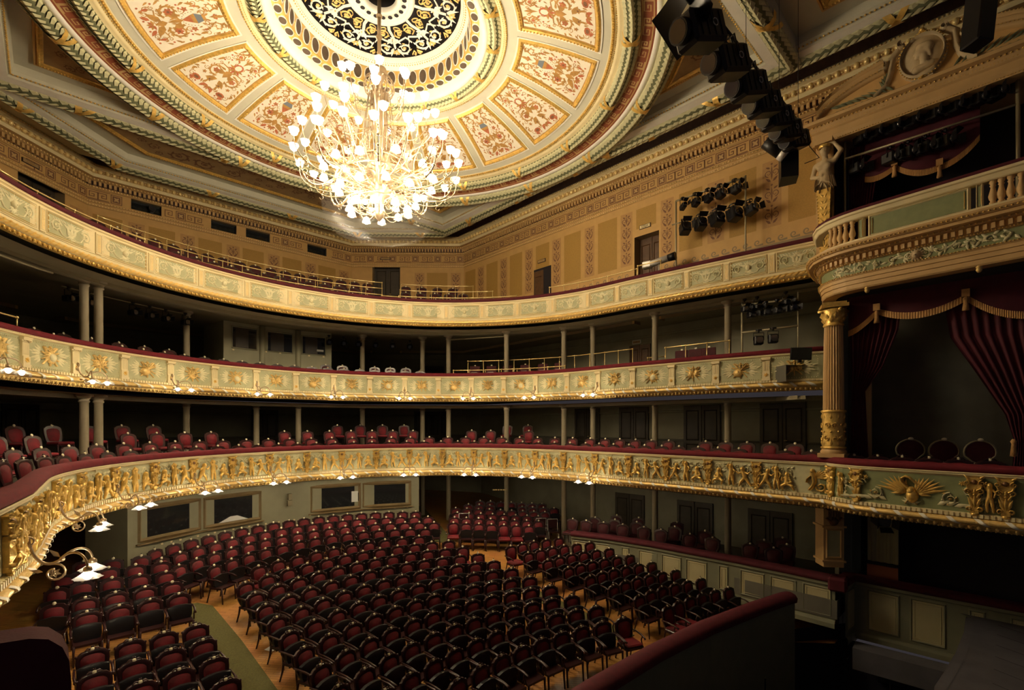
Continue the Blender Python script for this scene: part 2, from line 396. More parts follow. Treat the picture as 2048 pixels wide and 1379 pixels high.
def metamesh(name,els,mi,parent=None,res=.03,thr=.6):
    """one continuous surface grown from capsules/ellipsoids: els = list of (kind,...)"""
    mbd=bpy.data.metaballs.new('tmpmeta'); mbd.resolution=res; mbd.render_resolution=res; mbd.threshold=thr
    for e in els:
        if e[0]=='c':
            a,b,r0,r1=Vector(e[1]),Vector(e[2]),e[3],e[4]; n=max(2,int((b-a).length/(min(r0,r1)*.7))+1)
            for i in range(n+1):
                t=i/n; x=mbd.elements.new(type='BALL'); x.co=a.lerp(b,t); x.radius=(r0+(r1-r0)*t)*1.5
        else:
            x=mbd.elements.new(type='ELLIPSOID'); x.co=e[1]; x.radius=1.8*max(e[2]); m=max(e[2]); x.size_x,x.size_y,x.size_z=[q/m for q in e[2]]
    o=bpy.data.objects.new('tmpmeta',mbd); COL.objects.link(o)
    dg=bpy.context.evaluated_depsgraph_get(); dg.update()
    me=bpy.data.meshes.new_from_object(o.evaluated_get(dg)); me.name=name
    bpy.data.objects.remove(o); bpy.data.metaballs.remove(mbd)
    me.materials.clear(); me.materials.append(M[mi])
    for p in me.polygons: p.use_smooth=True
    return me
def meobj(name,me,parent=None,loc=(0,0,0),rot=(0,0,0),scale=None):
    o=bpy.data.objects.new(name,me); COL.objects.link(o)
    if parent is not None: o.parent=parent
    o.location=loc; o.rotation_euler=rot
    if scale is not None: o.scale=scale
    return o
# ================================================================== SHELL
OCT=[(10.4,-3.0),(10.4,22.0),(5.7,26.4),(-5.7,26.4),(-10.4,22.0),(-10.4,4.0)]
octp=Path(OCT)
# ---- upper (gallery level) walls: plaster field, framed panels, arabesque strips, wave dado, greek key
def arabesque_strip(mb,x0,x1,z0,z1,h,mi,P):
    w=x1-x0; cx=(x0+x1)/2; n=max(1,round((z1-z0)/(w*1.15))); hh=(z1-z0)/n
    for k in range(n):
        zc=z0+(k+.5)*hh
        for sg in (-1,1):
            pts=spiral(cx+sg*w*.2,zc,w*.22,w*.06,-PI/2 if sg>0 else -PI/2,sg*1.2,14)
            ribbon(mb,pts,w*.06,w*.03,h,mi,P,True)
            leaf(mb,cx+sg*w*.06,zc-hh*.42,PI/2-sg*.8,w*.42,w*.15,h,mi,P,True)
            leaf(mb,cx+sg*w*.1,zc+hh*.22,PI/2-sg*1.1,w*.3,w*.12,h,mi,P,True)
        leaf(mb,cx,zc-hh*.35,PI/2,hh*.75,w*.1,h,mi,P,True)
        dome(mb,cx,zc+hh*.42,w*.07,h,mi,P,6,flat=True)
def wave(mb,x0,x1,z,s,h,mi,P):
    n=int((x1-x0)/s)
    for k in range(n):
        x=x0+(k+.5)*(x1-x0)/n
        ribbon(mb,spiral(x,z+s*.24,s*.28,s*.05,-PI*.5,1.1,12),s*.14,s*.06,h,mi,P,True)
        ribbon(mb,[(x-s*.5,z),(x-s*.2,z-.02*s),(x,z-.04*s)],s*.2,s*.14,h,mi,P,True)
def wall_segment(name,A,B,door=None,wins=(),strips=None,dh=13.1,label=None):
    """A->B so that inward normal is on the left; local x runs B->A direction reversed"""
    A=Vector(A);B=Vector(B);L=(B-A).length;T=(B-A).normalized()
    mx=local_to(A,T,0.)
    P=lambda x,z,h:(-x,-h,z)    # x measured from A along T  (local x = -T)
    mb=MB()  # mats: tan,ochre,strip,brown,dado,keyred/line
    MATS=['wall_tan','wall_ochre','wall_strip','brown_orn','wall_dado','keyline','gold']
    z0,z1=9.6,16.2
    cuts=[]
    if door: cuts.append((door[0],door[1],z0,dh))
    for a,b in wins: cuts.append((a,b,14.78,15.22))
    xs=sorted({0,L,*[c[0] for c in cuts],*[c[1] for c in cuts]})
    for xa,xb in zip(xs,xs[1:]):
        c=[q for q in cuts if q[0]<=xa+1e-6 and q[1]>=xb-1e-6]
        zs=[z0,z1] if not c else [z0,c[0][2],c[0][3],z1]
        for k in range(0,len(zs),2):
            if zs[k+1]-zs[k]>.001: flatrect(mb,xa,zs[k],xb,zs[k+1],0,0,P)
    for a,b,za,zb in cuts:   # reveals
        d=-.45
        for q in ((a,za,a,zb),(b,za,b,zb)): mb.add([P(q[0],q[1],0),P(q[0],q[3],0),P(q[0],q[3],d),P(q[0],q[1],d)],[(0,1,2,3)],4)
        mb.add([P(a,zb,0),P(b,zb,0),P(b,zb,d),P(a,zb,d)],[(0,1,2,3)],4)
    def clear(a,b): return [(a,b)] if not door or b<door[0]-.05 or a>door[1]+.05 else None
    # frames of panels & strips
    if strips is None:
        strips=[]; n=max(1,round((L-.3)/1.82)); pw=(L-.2)/n
        for k in range(n): strips.append((.1+k*pw+.08,.1+k*pw+.64,'s')); strips.append((.1+k*pw+.84,.1+(k+1)*pw-.06,'p'))
    for a,b,k in strips:
        zlo,zhi=12.02,14.2
        if door and not(b<door[0]-.02 or a>door[1]+.02):
            if dh+.25<zhi: zlo=dh+.3
            else: continue
        flatrect(mb,a,zlo,b,zhi,.006,1 if k=='p' else 2,P)
        if k=='s': arabesque_strip(mb,a+.03,b-.03,zlo+.05,zhi-.05,.010,3,P)
    # dado
    segs=[(0,L)] if not door else [(0,door[0]-.1),(door[1]+.1,L)]
    for a,b in segs:
        if b-a>.3:
            flatrect(mb,a,9.6,b,11.46,.012,4,P); wave(mb,a+.05,b-.05,11.52,.36,.008,4,P)
    # greek key frieze
    kb=14.80; ks=.37; n=int(L/1.13); u=L/n
    for k in range(n):
        x=k*u
        if any(not(x+u<c[0] or x>c[1]) for c in cuts if c[3]>14.8):
            spans=[c for c in cuts if c[3]>14.8]
        else: spans=[]
        ok=lambda a,b: not any(not(b<c[0] or a>c[1]) for c in spans)
        if ok(x,x+.4):
            frame_rect(mb,x+.02,kb,x+.40,kb+.38,.03,.007,3,P); frame_rect(mb,x+.08,kb+.06,x+.34,kb+.32,.10,.007,3,P)
            for a in range(4): leaf(mb,x+.21,kb+.19,PI/4+a*PI/2,.12,.07,.009,5,P,True)
        for q in range(2):
            xx=x+.45+q*.345
            if ok(xx,xx+.33): keyunit(mb,xx+.02,kb+.03,.33,.03,.007,3,P,q==1)
        if ok(x,x+u):
            flatrect(mb,x+.42,kb-.02,x+u,kb+.005,.007,3,P); flatrect(mb,x+.42,kb+.375,x+u,kb+.40,.007,3,P)
    o=mb.obj(name,MATS); o.matrix_world=mx; struct(o); 
    if label: o['label']=label
    return o,P,mx
def frame_rect(mb,x0,z0,x1,z1,w,h,mi,P):
    flatrect(mb,x0,z0,x1,z0+w,h,mi,P); flatrect(mb,x0,z1-w,x1,z1,h,mi,P); flatrect(mb,x0,z0+w,x0+w,z1-w,h,mi,P); flatrect(mb,x1-w,z0+w,x1,z1-w,h,mi,P)
Y0=3.6
rs=[(4.18,5.1,'p'),(5.3,5.88,'s'),(6.07,6.97,'p'),(7.15,7.75,'s'),(7.94,8.84,'p'),(9.06,9.6,'s'),(9.8,10.69,'p'),(10.87,11.43,'s'),(11.61,12.59,'p'),(12.78,13.31,'s'),(13.53,14.5,'p'),(14.69,15.24,'s'),(15.42,16.3,'p'),(16.5,17.05,'s'),(17.25,18.15,'p'),(18.35,18.9,'s'),(19.1,20.0,'p'),(20.2,20.75,'s'),(20.95,21.85,'p')]
wr,_,_=wall_segment('wall_right',(10.4,Y0),(10.4,22),door=(9.68-Y0,10.78-Y0),strips=[(a-Y0,b-Y0,k) for a,b,k in rs])
wall_segment('wall_chamfer',(10.4,22),(5.7,26.4),door=(6.44-2.78,6.44-1.2),dh=14.66)
wall_segment('wall_back',(5.7,26.4),(-5.7,26.4),wins=[(5.7-4.25,5.7-3.21),(5.7-1.32,5.7-.21),(5.7+.21,5.7+1.29),(5.7+3.21,5.7+4.28)])
wall_segment('wall_chamfer',(-5.7,26.4),(-10.4,22),door=(6.44-5.5,6.44-3.79),dh=14.66)
wall_segment('wall_left',(-10.4,22),(-10.4,8))
def door_leaf(name,p,T,w,h,z,matk='wood_door',dbl=True,depth=.45,lab=None,cat=None):
    """panelled door set back in its reveal (structure)"""
    mb=MB(); n=2 if dbl else 1; lw=w/n
    mb.box((0,-.0,h/2),(w,.06,h),0,0)
    for k in range(n):
        x=-w/2+lw*(k+.5)
        for za,zb in ((.12*h,.36*h),(.42*h,.92*h)):
            frame(mb,x-lw*.36,za,x+lw*.36,zb,.05,.03,0,lambda a,b,c:(a,-.03-c,b))
        if k==0 and dbl: mb.box((x+lw/2,-.04,h/2),(.03,.04,h),0,0)
    o=mb.obj(name,[matk]); N=Vector((-T.y,T.x)); q=p-N*depth; o.matrix_world=local_to(q,T,z); struct(o)
    hb=MB(); hb.tube([(lw*.12 if dbl else w*.38,-.05,h*.45),(lw*.12 if dbl else w*.38,-.09,h*.45),((lw*.12 if dbl else w*.38)+.1,-.09,h*.45)],.012,6)
    ho=hb.obj('door_handle',['brass'],o)
    return o
def seg_pt(A,B,d):
    A=Vector(A);B=Vector(B);T=(B-A).normalized(); return A+T*d,T
p,T=seg_pt((10.4,Y0),(10.4,22),10.23-Y0); door_leaf('door_1',p,T,1.1,3.1,10.0)
p,T=seg_pt((10.4,22),(5.7,26.4),6.44-1.99); door_leaf('door_2',p,T,1.58,2.9,11.76,'door_dark')
p,T=seg_pt((-5.7,26.4),(-10.4,22),6.44-4.65); door_leaf('door_3',p,T,1.7,2.9,11.76,'door_dark')
# second right-hand doorway further back: recessed brown door applied on the wall
p,T=seg_pt((10.4,Y0),(10.4,22),15.86-Y0)
mb=MB(); mb.box((0,-.0,1.53),(1.12,.05,3.06),0,0); mb.box((-.22,-.03,1.5),(.62,.03,2.9),0,1)
for za,zb in ((.3,1.1),(1.3,2.7)): frame(mb,-.48,za,.02,zb,.05,.03,1,lambda a,b,c:(a,-.045-c,b))
o=mb.obj('door_4',['dark','wood_door']); o.matrix_world=local_to(p,T,10.0); struct(o)
# projection windows in the back wall
for k,(a,b) in enumerate(((-4.25,-3.21),(-1.32,-.21),(.21,1.29),(3.21,4.28))):
    x=-(a+b)/2; mb=MB(); mb.box((x,26.62,15.0),(b-a,.02,.44),0,0)
    for q in (a,b): mb.box((-q,26.55,15.0),(.03,.12,.44),0,1)
    o=mb.obj('window_%d'%(k+1),['glass','dark']); struct(o)
for x in (-3.55,):
    mb=MB(); mb.tube([(x,26.3,15.0),(x,26.55,15.0)],[.13,.11],12,0); mb.tube([(x,26.29,15.0),(x,26.31,15.0)],.10,12,1); mb.box((x,26.5,14.82),(.12,.2,.1),0,0)
    tag(mb.obj('projector',['black','lens']),'black projector lens peering through the rear wall window nearest the carpeted corner','projector')
# ---- cornice stack (structure), swept round the octagon
co=MB(); cp=Path([(10.4,-3.0),(10.4,22.0),(5.7,26.4),(-5.7,26.4),(-10.4,22.0),(-10.4,-3.0)])
sweep(co,cp,[(.02,14.50),(.05,14.52),(.05,14.56),(.02,14.58),(.02,14.64),(.06,14.66),(.06,14.70),(.02,14.74)],0)
sweep(co,cp,[(.02,15.22),(.07,15.25),(.07,15.31),(.10,15.33),(.10,15.52),(.18,15.54),(.22,15.57),(.26,15.59),(.42,15.59),(.42,15.72),(.45,15.73),(.53,15.85),(.55,15.88),(.64,15.92),(.66,16.0),(.60,16.06)],[0,0,0,2,0,0,0,0,1,1,0,1,1,1,1])
co.m=[x for x in co.m]
beads(co,cp,.065,14.55,.028,.10,3); beads(co,cp,.075,14.68,.028,.10,3); beads(co,cp,.11,15.285,.036,.10,3); beads(co,cp,.24,15.56,.034,.12,3); beads(co,cp,.665,15.97,.036,.10,3)
dentils(co,cp,.10,15.345,15.50,.085,.10,.165,0)
# egg and dart
n=int(cp.len/.235)
for i in range(n):
    p,T,N=cp.at((i+.5)*cp.len/n,.51); co.ball((p.x,p.y,15.79),.080,3,7,4,(1,1,1.15))
    p,T,N=cp.at(i*cp.len/n,.51); co.bead((p.x,p.y,15.78),.038,3)
o=co.obj('trim_1',['cornice_tan','cream','maroon','bead_gold']); struct(o)
# ---- ceiling
ceil=MB()
CC=(0.,12.6)
# cove from cornice to inner frame, garland's shadow put into its maroon
sweep(ceil,cp,[(.60,16.05),(.95,16.40),(1.6,16.5),(2.15,16.35),(2.2,15.9)],0,True)
ceiling=ceil.obj('ceiling',['maroon','field','cream']); struct(ceiling)
def circ(r,n=128): return Path([(CC[0]+r*cos(2*PI*i/n),CC[1]+r*sin(2*PI*i/n)) for i in range(n)],True)
UN=circ(1.)   # for unit circle: inward normal points to centre; offset = 1-r
def ringsweep(mb,prof,mis=0,sm=False,n=128):
    sweep(mb,Path([(CC[0]+10*cos(2*PI*i/n),CC[1]+10*sin(2*PI*i/n)) for i in range(n)],True),[(10-r,z) for r,z in prof],mis,sm)
def ringbeads(mb,r,z,br,sp,mi):
    n=int(2*PI*r/sp)
    for i in range(n): a=2*PI*i/n; mb.bead((CC[0]+r*cos(a),CC[1]+r*sin(a),z),br,mi)
zc=lambda R:15.79+.89*(6.57-R)/2.94+.10*sin(PI*(6.57-R)/2.94)
# saucer field with edge mouldings
mb=MB(); ringsweep(mb,[(3.60,zc(3.60)),(4.2,zc(4.2)),(4.9,zc(4.9)),(5.6,zc(5.6)),(6.2,zc(6.2)),(6.50,zc(6.5))],0,True)
ringsweep(mb,[(6.47,15.84),(6.50,15.80),(6.58,15.79),(6.62,15.82),(6.66,15.75),(6.72,15.72),(6.82,15.74),(6.84,15.70)],[1,2,1,1,1,1,1],True)
ringsweep(mb,[(3.66,zc(3.66)+.01),(3.60,zc(3.6)-.06),(3.52,16.67),(3.44,16.74),(3.40,16.80)],[1,1,1,1],True)
ringbeads(mb,6.54,15.785,.034,.085,2); ringbeads(mb,6.62,15.79,.022,.07,2); ringbeads(mb,3.62,16.63,.032,.08,2); ringbeads(mb,3.55,16.65,.02,.07,2)
mb.obj('saucer_field',['field','cream','gold'],ceiling)
# greek key ring
mb=MB(); ringsweep(mb,[(7.16,15.72),(7.20,15.69),(7.24,15.68),(7.56,15.60),(7.60,15.585)],[0,0,1,0],True)
nk=62
for k in range(nk):
    a0=2*PI*k/nk
    def PK(x,z,h,a0=a0):
        r=7.53-z*1.0; a=a0+x/7.4; t=(r-7.24)/.32; return (CC[0]+r*cos(a),CC[1]+r*sin(a),15.68-.08*t-h)
    keyunit(mb,.03,.03,.235,.032,.006,2,PK,False)
    wk=2*PI*7.4/nk
    ribbon(mb,[(i*wk/4,.0) for i in range(5)],.03,.03,.006,2,PK,True); ribbon(mb,[(i*wk/4,.275) for i in range(5)],.03,.03,.006,2,PK,True)
    # second interlocking stroke, wider units
    ribbon(mb,[(.30,.0),(.30,.24)],.03,.03,.006,2,PK,True)
    ribbon(mb,[(.30,.235),(.60,.235),(.60,.08),(.42,.08),(.42,.15),(.52,.15)],.03,.03,.006,2,PK,True)
mb.obj('greek_key_ring',['keyred','keyred','keyline'],ceiling)
mb=MB(); ringsweep(mb,[(7.59,15.60),(7.61,15.55),(7.68,15.53),(7.76,15.55),(7.78,15.60)],0,True)
mb.obj('ring_moulding',['cream_white'],ceiling)
# laurel garlands
G=['leaf_dark','sage_light','gold']
mb=MB(); c10=circ(10.,160); garland(mb,c10,10-7.01-.0,15.72,.19,0,1,2,3.6); mb.obj('laurel_garland',G,ceiling)
mb=MB(); garland(mb,c10,10-8.02,15.62,.25,0,1,2,3.9); mb.obj('laurel_garland',G,ceiling)
mb=MB(); garland(mb,circ(5.,120),5-3.27,16.80,.17,0,1,2,1.9); mb.obj('laurel_garland',G,ceiling)
# eye of the ceiling: torus, two rows of oval lights, frieze, grille
mb=MB(); ringsweep(mb,[(3.12,16.84),(3.10,16.72),(3.03,16.66),(2.95,16.70),(2.90,16.80),(2.86,16.86),(2.84,16.94)],0,True)
ringsweep(mb,[(2.53,17.44),(2.50,17.46),(2.47,17.54),(2.44,17.56),(2.40,17.56),(2.38,17.62),(2.34,17.64),(2.30,17.72)],0,True)
ringbeads(mb,2.44,17.555,.03,.09,1); ringbeads(mb,2.39,17.58,.02,.07,1)
mb.obj('eye_moulding',['cream_white','gold_soft'],ceiling)
mb=MB(); ringsweep(mb,[(2.86,16.92),(2.60,16.97)],0,True); ringsweep(mb,[(2.60,16.97),(2.53,17.46)],0,True)
ringsweep(mb,[(2.63,16.965),(2.61,16.93),(2.585,16.965),(2.595,17.0)],1,True)
def oval(mb,k,n,low):
    a0=2*PI*k/n
    if low:
        def P(x,z,h): 
            r=2.73+z; a=a0+x/2.73; return (CC[0]+r*cos(a),CC[1]+r*sin(a),16.945-.19*z-h)
        rx,rz=.135,.098
    else:
        def P(x,z,h):
            r=2.565-z*.14-h; a=a0+x/2.56; return (CC[0]+r*cos(a),CC[1]+r*sin(a),17.215+z)
        rx,rz=.125,.20
    n2=16; V=[]
    for q,h in ((1.22,0.),(1.1,.03),(1.,.0)):
        V+=[P(rx*q*cos(2*PI*j/n2),rz*q*sin(2*PI*j/n2),h) for j in range(n2)]
    mb.add(V,[(r*n2+j,r*n2+(j+1)%n2,(r+1)*n2+(j+1)%n2,(r+1)*n2+j) for r in range(2) for j in range(n2)],2,True)
    mb.add([P(rx*cos(2*PI*j/n2),rz*sin(2*PI*j/n2),.008) for j in range(n2)],[tuple(range(n2))],3)
    for sg in (-1,1):
        leaf(mb,rx*1.3,sg*rz*.75,sg*1.2,.07,.04,.02,1,P); leaf(mb,-rx*1.3,sg*rz*.75,PI-sg*1.2,.07,.04,.02,1,P)
    dome(mb,rx*1.42,0,.028,.03,1,P,6)
NOV=44
for k in range(NOV): oval(mb,k,NOV,True); oval(mb,k+.5,NOV,False)
mb.obj('oval_light_band',['gold_soft','gold','cream_white','oval_dark'],ceiling)
# pierced grille with scrollwork
mb=MB(); ringsweep(mb,[(2.34,18.3),(.0,18.3)],0); ringsweep(mb,[(2.32,17.7),(2.34,18.3)],0)
mb.obj('dark_loft',['dark'],ceiling)
mb=MB(); NG=10
for k in range(NG):
    a0=2*PI*(k+.3)/NG
    def P(x,z,h,a0=a0): 
        r=max(.05,.9+z); a=a0+x/max(.9,r); return (CC[0]+r*cos(a),CC[1]+r*sin(a),17.74-h)
    ribbon(mb,[(0,.02),(.03,.3),(-.03,.55),(.0,.8),(.0,1.0)],.10,.07,.05,0,P)
    for sg in (-1,1):
        scroll(mb,sg*.30,1.02,.24,PI if sg>0 else 0,-sg,.05,.05,0,1,P,turns=1.3,leaves=6)
        scroll(mb,sg*.24,.42,.16,PI/2,sg,.035,.04,1,1,P,turns=1.4,leaves=4)
        ribbon(mb,[(sg*.05,.8),(sg*.25,.7),(sg*.42,.62),(sg*.52,.72),(sg*.5,.85)],.06,.03,.04,0,P)
        leaf(mb,sg*.03,.62,PI/2-sg*.7,.32,.14,.05,0,P); leaf(mb,sg*.06,1.0,PI/2-sg*.4,.4,.12,.05,0,P)
        ribbon(mb,[(sg*.52,1.32),(sg*.60,1.18),(sg*.66,1.30)],.05,.03,.04,1,P); dome(mb,sg*.62,1.33,.05,.04,1,P,6)
        ribbon(mb,spiral(sg*.5,.28,.13,.03,PI/2,-sg*1.2,12),.03,.02,.03,1,P)
    rosette(mb,0,1.18,.13,.06,1,0,P); rosette(mb,0,.62,.10,.05,0,1,P)
mb.obj('scrollwork_grille',['cream_white','gold_soft'],ceiling)
mb=MB(); ringsweep(mb,[(.98,17.74),(.95,17.66),(.88,17.63),(.80,17.66),(.78,17.72),(.76,17.70),(.60,17.70),(.58,17.66),(.52,17.64),(.46,17.68),(.44,17.8)],0,True)
for k in range(20):
    a=2*PI*k/20; dome(mb,CC[0]+.68*cos(a),CC[1]+.68*sin(a),.07,.0,1,lambda x,z,h:(x,z,17.692),8,flat=True)
mb.obj('eye_rosette_ring',['cream_white','dark'],ceiling)
# sixteen painted panels of the saucer
def paint_panel(kind):
    """flat painted grotesque, coordinates u in [-1,1] across, v in [0,1] inner->outer"""
    mb=MB(); R0,R1=3.98,6.22
    def P(u,v,h):
        R=R0+(R1-R0)*v; hw=(9.0+.6*v)*PI/180; a=u*hw
        return (R*cos(a),R*sin(a),zc(R)-h)
    def PW(x,z,h):  # metric-ish
        return P(x,z,h)
    # ground
    nv=6;nu=4
    V=[P(-.86+1.72*i/nu,.05+.90*j/nv,.012) for j in range(nv+1) for i in range(nu+1)]
    mb.add(V,[(j*(nu+1)+i,j*(nu+1)+i+1,(j+1)*(nu+1)+i+1,(j+1)*(nu+1)+i) for j in range(nv) for i in range(nu)],0)
    return mb,P
def fill(mb,Q,h,O,Rr,seed):
    rn=random.Random(seed)
    for sg in (-1,1):
        rn=random.Random(seed)
        for k in range(44):
            z=rn.uniform(.12,2.08); hw=.60+.36*z/2.24-.12; x=rn.uniform(.06,hw); l=rn.uniform(.09,.19)
            t=rn.random()
            if t<.55: leaf(mb,sg*x,z,(rn.uniform(-.6,2.2)) if sg>0 else PI-rn.uniform(-.6,2.2),l,l*.38,h-.002,O,Q,True,curl=.3*sg)
            elif t<.82: ribbon(mb,spiral(sg*x,z,l*.55,l*.12,rn.uniform(0,6),sg*1.2,10),.022,.014,h-.002,O,Q,True)
            else: dome(mb,sg*x,z,.03,h-.001,Rr,Q,6,flat=True)
def panel_obj(kind):
    mb,P=paint_panel(kind)
    # coordinate wrapper with isotropic unit: x in metres across (approx), z metres along radius
    R0,R1=3.98,6.22
    def Q(x,z,h):
        v=z/2.24; R=R0+2.24*v; hw=(9.0+.6*v)*PI/180; return P(x/(R*hw),v,h)
    O,Rr,Bn,Bl=1,2,3,4
    h=.018
    if kind==0:
        # mask with flower scrolls
        dome(mb,0,.78,.15,h,Rr,Q,10,.17,True); dome(mb,0,.76,.09,h+.004,6,Q,8,.11,True)
        for k in range(7): leaf(mb,0,.84,PI*(k/6)-.0,.24,.08,h+.002,Rr if k%2 else O,Q,True)
        for sg in (-1,1):
            scroll(mb,sg*.30,1.28,.20,PI/2+.6*sg,-sg,.05,h,O,O,Q,True,1.35,8,False); rosette(mb,sg*.30,1.28,.10,h+.004,Rr,O,Q,True,5)
            scroll(mb,sg*.30,.42,.15,PI/2,sg,.04,h,O,O,Q,True,1.2,6,False); dome(mb,sg*.30,.42,.045,h+.004,Rr,Q,6,flat=True)
            ribbon(mb,[(0,1.10),(sg*.12,.98),(sg*.34,.98),(sg*.42,1.1)],.05,.02,h,O,Q,True)
            leaf(mb,sg*.05,1.15,PI/2-sg*.9,.36,.13,h,O,Q,True); leaf(mb,sg*.03,1.5,PI/2-sg*1.0,.34,.15,h,O,Q,True)
            dome(mb,sg*.44,1.88,.14,h,Rr,Q,8,.09,True); dome(mb,sg*.44,1.88,.08,h+.004,3,Q,7,.05,True)
            for k in range(5): leaf(mb,sg*.50,1.93,sg*(.4+k*.35) if sg>0 else PI-(.4+k*.35)*1,.13,.04,h,Rr,Q,True)
            rosette(mb,sg*.17,1.66,.10,h+.002,O,3,Q,True,6); rosette(mb,sg*.44,1.58,.07,h,O,Rr,Q,True,5)
            leaf(mb,sg*.10,1.85,PI/2-sg*.5,.22,.1,h,Rr,Q,True); leaf(mb,sg*.48,.78,PI/2-sg*.3,.26,.07,h,O,Q,True)
            leaf(mb,sg*.22,.16,PI/2-sg*.6,.2,.06,h,O,Q,True); leaf(mb,sg*.1,.28,PI/2+sg*.4,.18,.05,h,O,Q,True)
            ribbon(mb,spiral(sg*.5,1.42,.08,.02,0,sg*1.2,10),.02,.012,h,O,Q,True)
        leaf(mb,0,1.0,PI/2,.36,.2,h,O,Q,True); leaf(mb,0,.2,PI/2,.4,.08,h,O,Q,True)
        fill(mb,Q,h,O,Rr,21)
        for k in range(6): leaf(mb,0,1.88,PI*k/5,.15,.06,h,O if k%2 else Rr,Q,True)
    else:
        # blue vase on scrolled stem
        mb.add([Q(-.10,.66,h),Q(.10,.66,h),Q(.16,.82,h),Q(-.16,.82,h)],[(0,1,2,3)],Bl)
        mb.add([Q(-.16,.82,h),Q(.16,.82,h),Q(.12,.92,h),Q(-.12,.92,h)],[(0,1,2,3)],O); mb.add([Q(-.1,.58,h),Q(.1,.58,h),Q(.10,.66,h),Q(-.10,.66,h)],[(0,1,2,3)],O)
        mb.add([Q(-.12,.92,h),Q(.12,.92,h),Q(.02,1.12,h),Q(-.02,1.12,h)],[(0,1,2,3)],Rr)
        for k in range(13):
            a=PI+PI*k/12; dome(mb,.22*cos(a),.85-.30*sin(a),.014,h,3,Q,5,flat=True)
        for sg in (-1,1):
            ribbon(mb,spiral(sg*.16,.62,.09,.03,PI/2,-sg*1.0,10),.03,.02,h,O,Q,True)
            scroll(mb,sg*.31,1.36,.22,PI/2+.8*sg,-sg,.055,h,O,O,Q,True,1.35,9,False); rosette(mb,sg*.31,1.36,.12,h+.004,Rr,3,Q,True,6)
            scroll(mb,sg*.32,.40,.15,PI/2,sg,.04,h,O,O,Q,True,1.2,6,False); rosette(mb,sg*.32,.98,.09,h,Rr,O,Q,True,5)
            leaf(mb,sg*.05,1.2,PI/2-sg*.8,.4,.15,h,O,Q,True); leaf(mb,sg*.05,1.62,PI/2-sg*.9,.42,.17,h,O,Q,True)
            ribbon(mb,[(0,1.6),(sg*.2,1.72),(sg*.42,1.66),(sg*.48,1.8)],.05,.02,h,O,Q,True); leaf(mb,sg*.48,1.74,PI/2,.2,.08,h,Rr,Q,True)
            leaf(mb,sg*.16,1.85,PI/2-sg*.7,.24,.10,h,Rr,Q,True); rosette(mb,sg*.44,1.94,.06,h,O,Rr,Q,True,5)
            leaf(mb,sg*.45,.70,PI/2-sg*.2,.24,.08,h,O,Q,True); leaf(mb,sg*.2,.18,PI/2-sg*.7,.22,.06,h,O,Q,True); rosette(mb,sg*.38,.72,.05,h,Rr,O,Q,True,5)
        leaf(mb,0,1.1,PI/2,.4,.12,h,O,Q,True); leaf(mb,0,1.5,PI/2,.3,.16,h,O,Q,True); leaf(mb,0,.1,PI/2,.4,.09,h,O,Q,True)
        for k in range(6): leaf(mb,0,1.84,PI*k/5,.16,.07,h,Rr if k%2 else O,Q,True)
        rosette(mb,0,.34,.09,h,Rr,O,Q,True,6)
        fill(mb,Q,h,O,Rr,22)
    o=mb.obj('painted_panel',['panel_ivory','ochre','rust','brown_orn','blue_orn','gold','panel_ivory'],ceiling)
    fm=MB(); # gilt frame + ivory outer fillet
    def strip(uu,vv,w,hh,mi):
        pass
    edges=[[(-1+2*i/6,0) for i in range(7)],[(1,j/8) for j in range(9)],[(1-2*i/6,1) for i in range(7)],[(-1,1-j/8) for j in range(9)]]
    loop=[e for E in edges for e in E[:-1]]
    def sh(u,v,d):   # inset by d metres
        R=R0+2.24*v; hw=(9.0+.6*v)*PI/180*R; uu=u*(1-d/hw); vv=v
        if v<=0: vv=d/2.24
        elif v>=1: vv=1-d/2.24
        else: vv=max(d/2.24,min(1-d/2.24,v))
        return uu,vv
    rings=[(-.05,0,1),(-.05,.03,1),(-.02,.03,1),(-.005,.02,0),(.05,.075,0),(.11,.055,0),(.125,.02,2),(.15,.012,2)]
    V=[];n=len(loop)
    for d,hh,mi in rings:
        for u,v in loop:
            q=sh(u,v,d); V.append(P(q[0],q[1],hh))
    F=[];b=0
    for r in range(len(rings)-1):
        fm.add([],[]) 
    base=len(fm.v); fm.v.extend(V)
    for r in range(len(rings)-1):
        for i in range(n):
            fm.f.append((base+r*n+i,base+r*n+(i+1)%n,base+(r+1)*n+(i+1)%n,base+(r+1)*n+i)); fm.m.append(rings[r][2]); fm.s.append(False)
    for E in edges:
        for (u,v),(u2,v2) in zip(E,E[1:]):
            k=max(2,int((Vector(P(u,v,0))-Vector(P(u2,v2,0))).length/.075))
            for i in range(k):
                t=(i+.5)/k; uu,vv=sh(u+(u2-u)*t,v+(v2-v)*t,.06); fm.bead(P(uu,vv,.085),.030,0)
    fm.obj('gilt_frame',['gold','cream_white','ochre'],o)
    return o
protoA=panel_obj(0); protoB=panel_obj(1)
for k in range(16):
    src=(protoB,protoA)[k%2]
    if k<2: o=src
    else:
        o=src.copy(); COL.objects.link(o); o.parent=ceiling
        for ch in list(bpy.data.objects):
            if ch.parent==src and ch.name.startswith('gilt_frame'):
                c=ch.copy(); COL.objects.link(c); c.parent=o
    o.location=(CC[0],CC[1],0); o.rotation_euler=(0,0,(11.25+22.5*k)*PI/180)
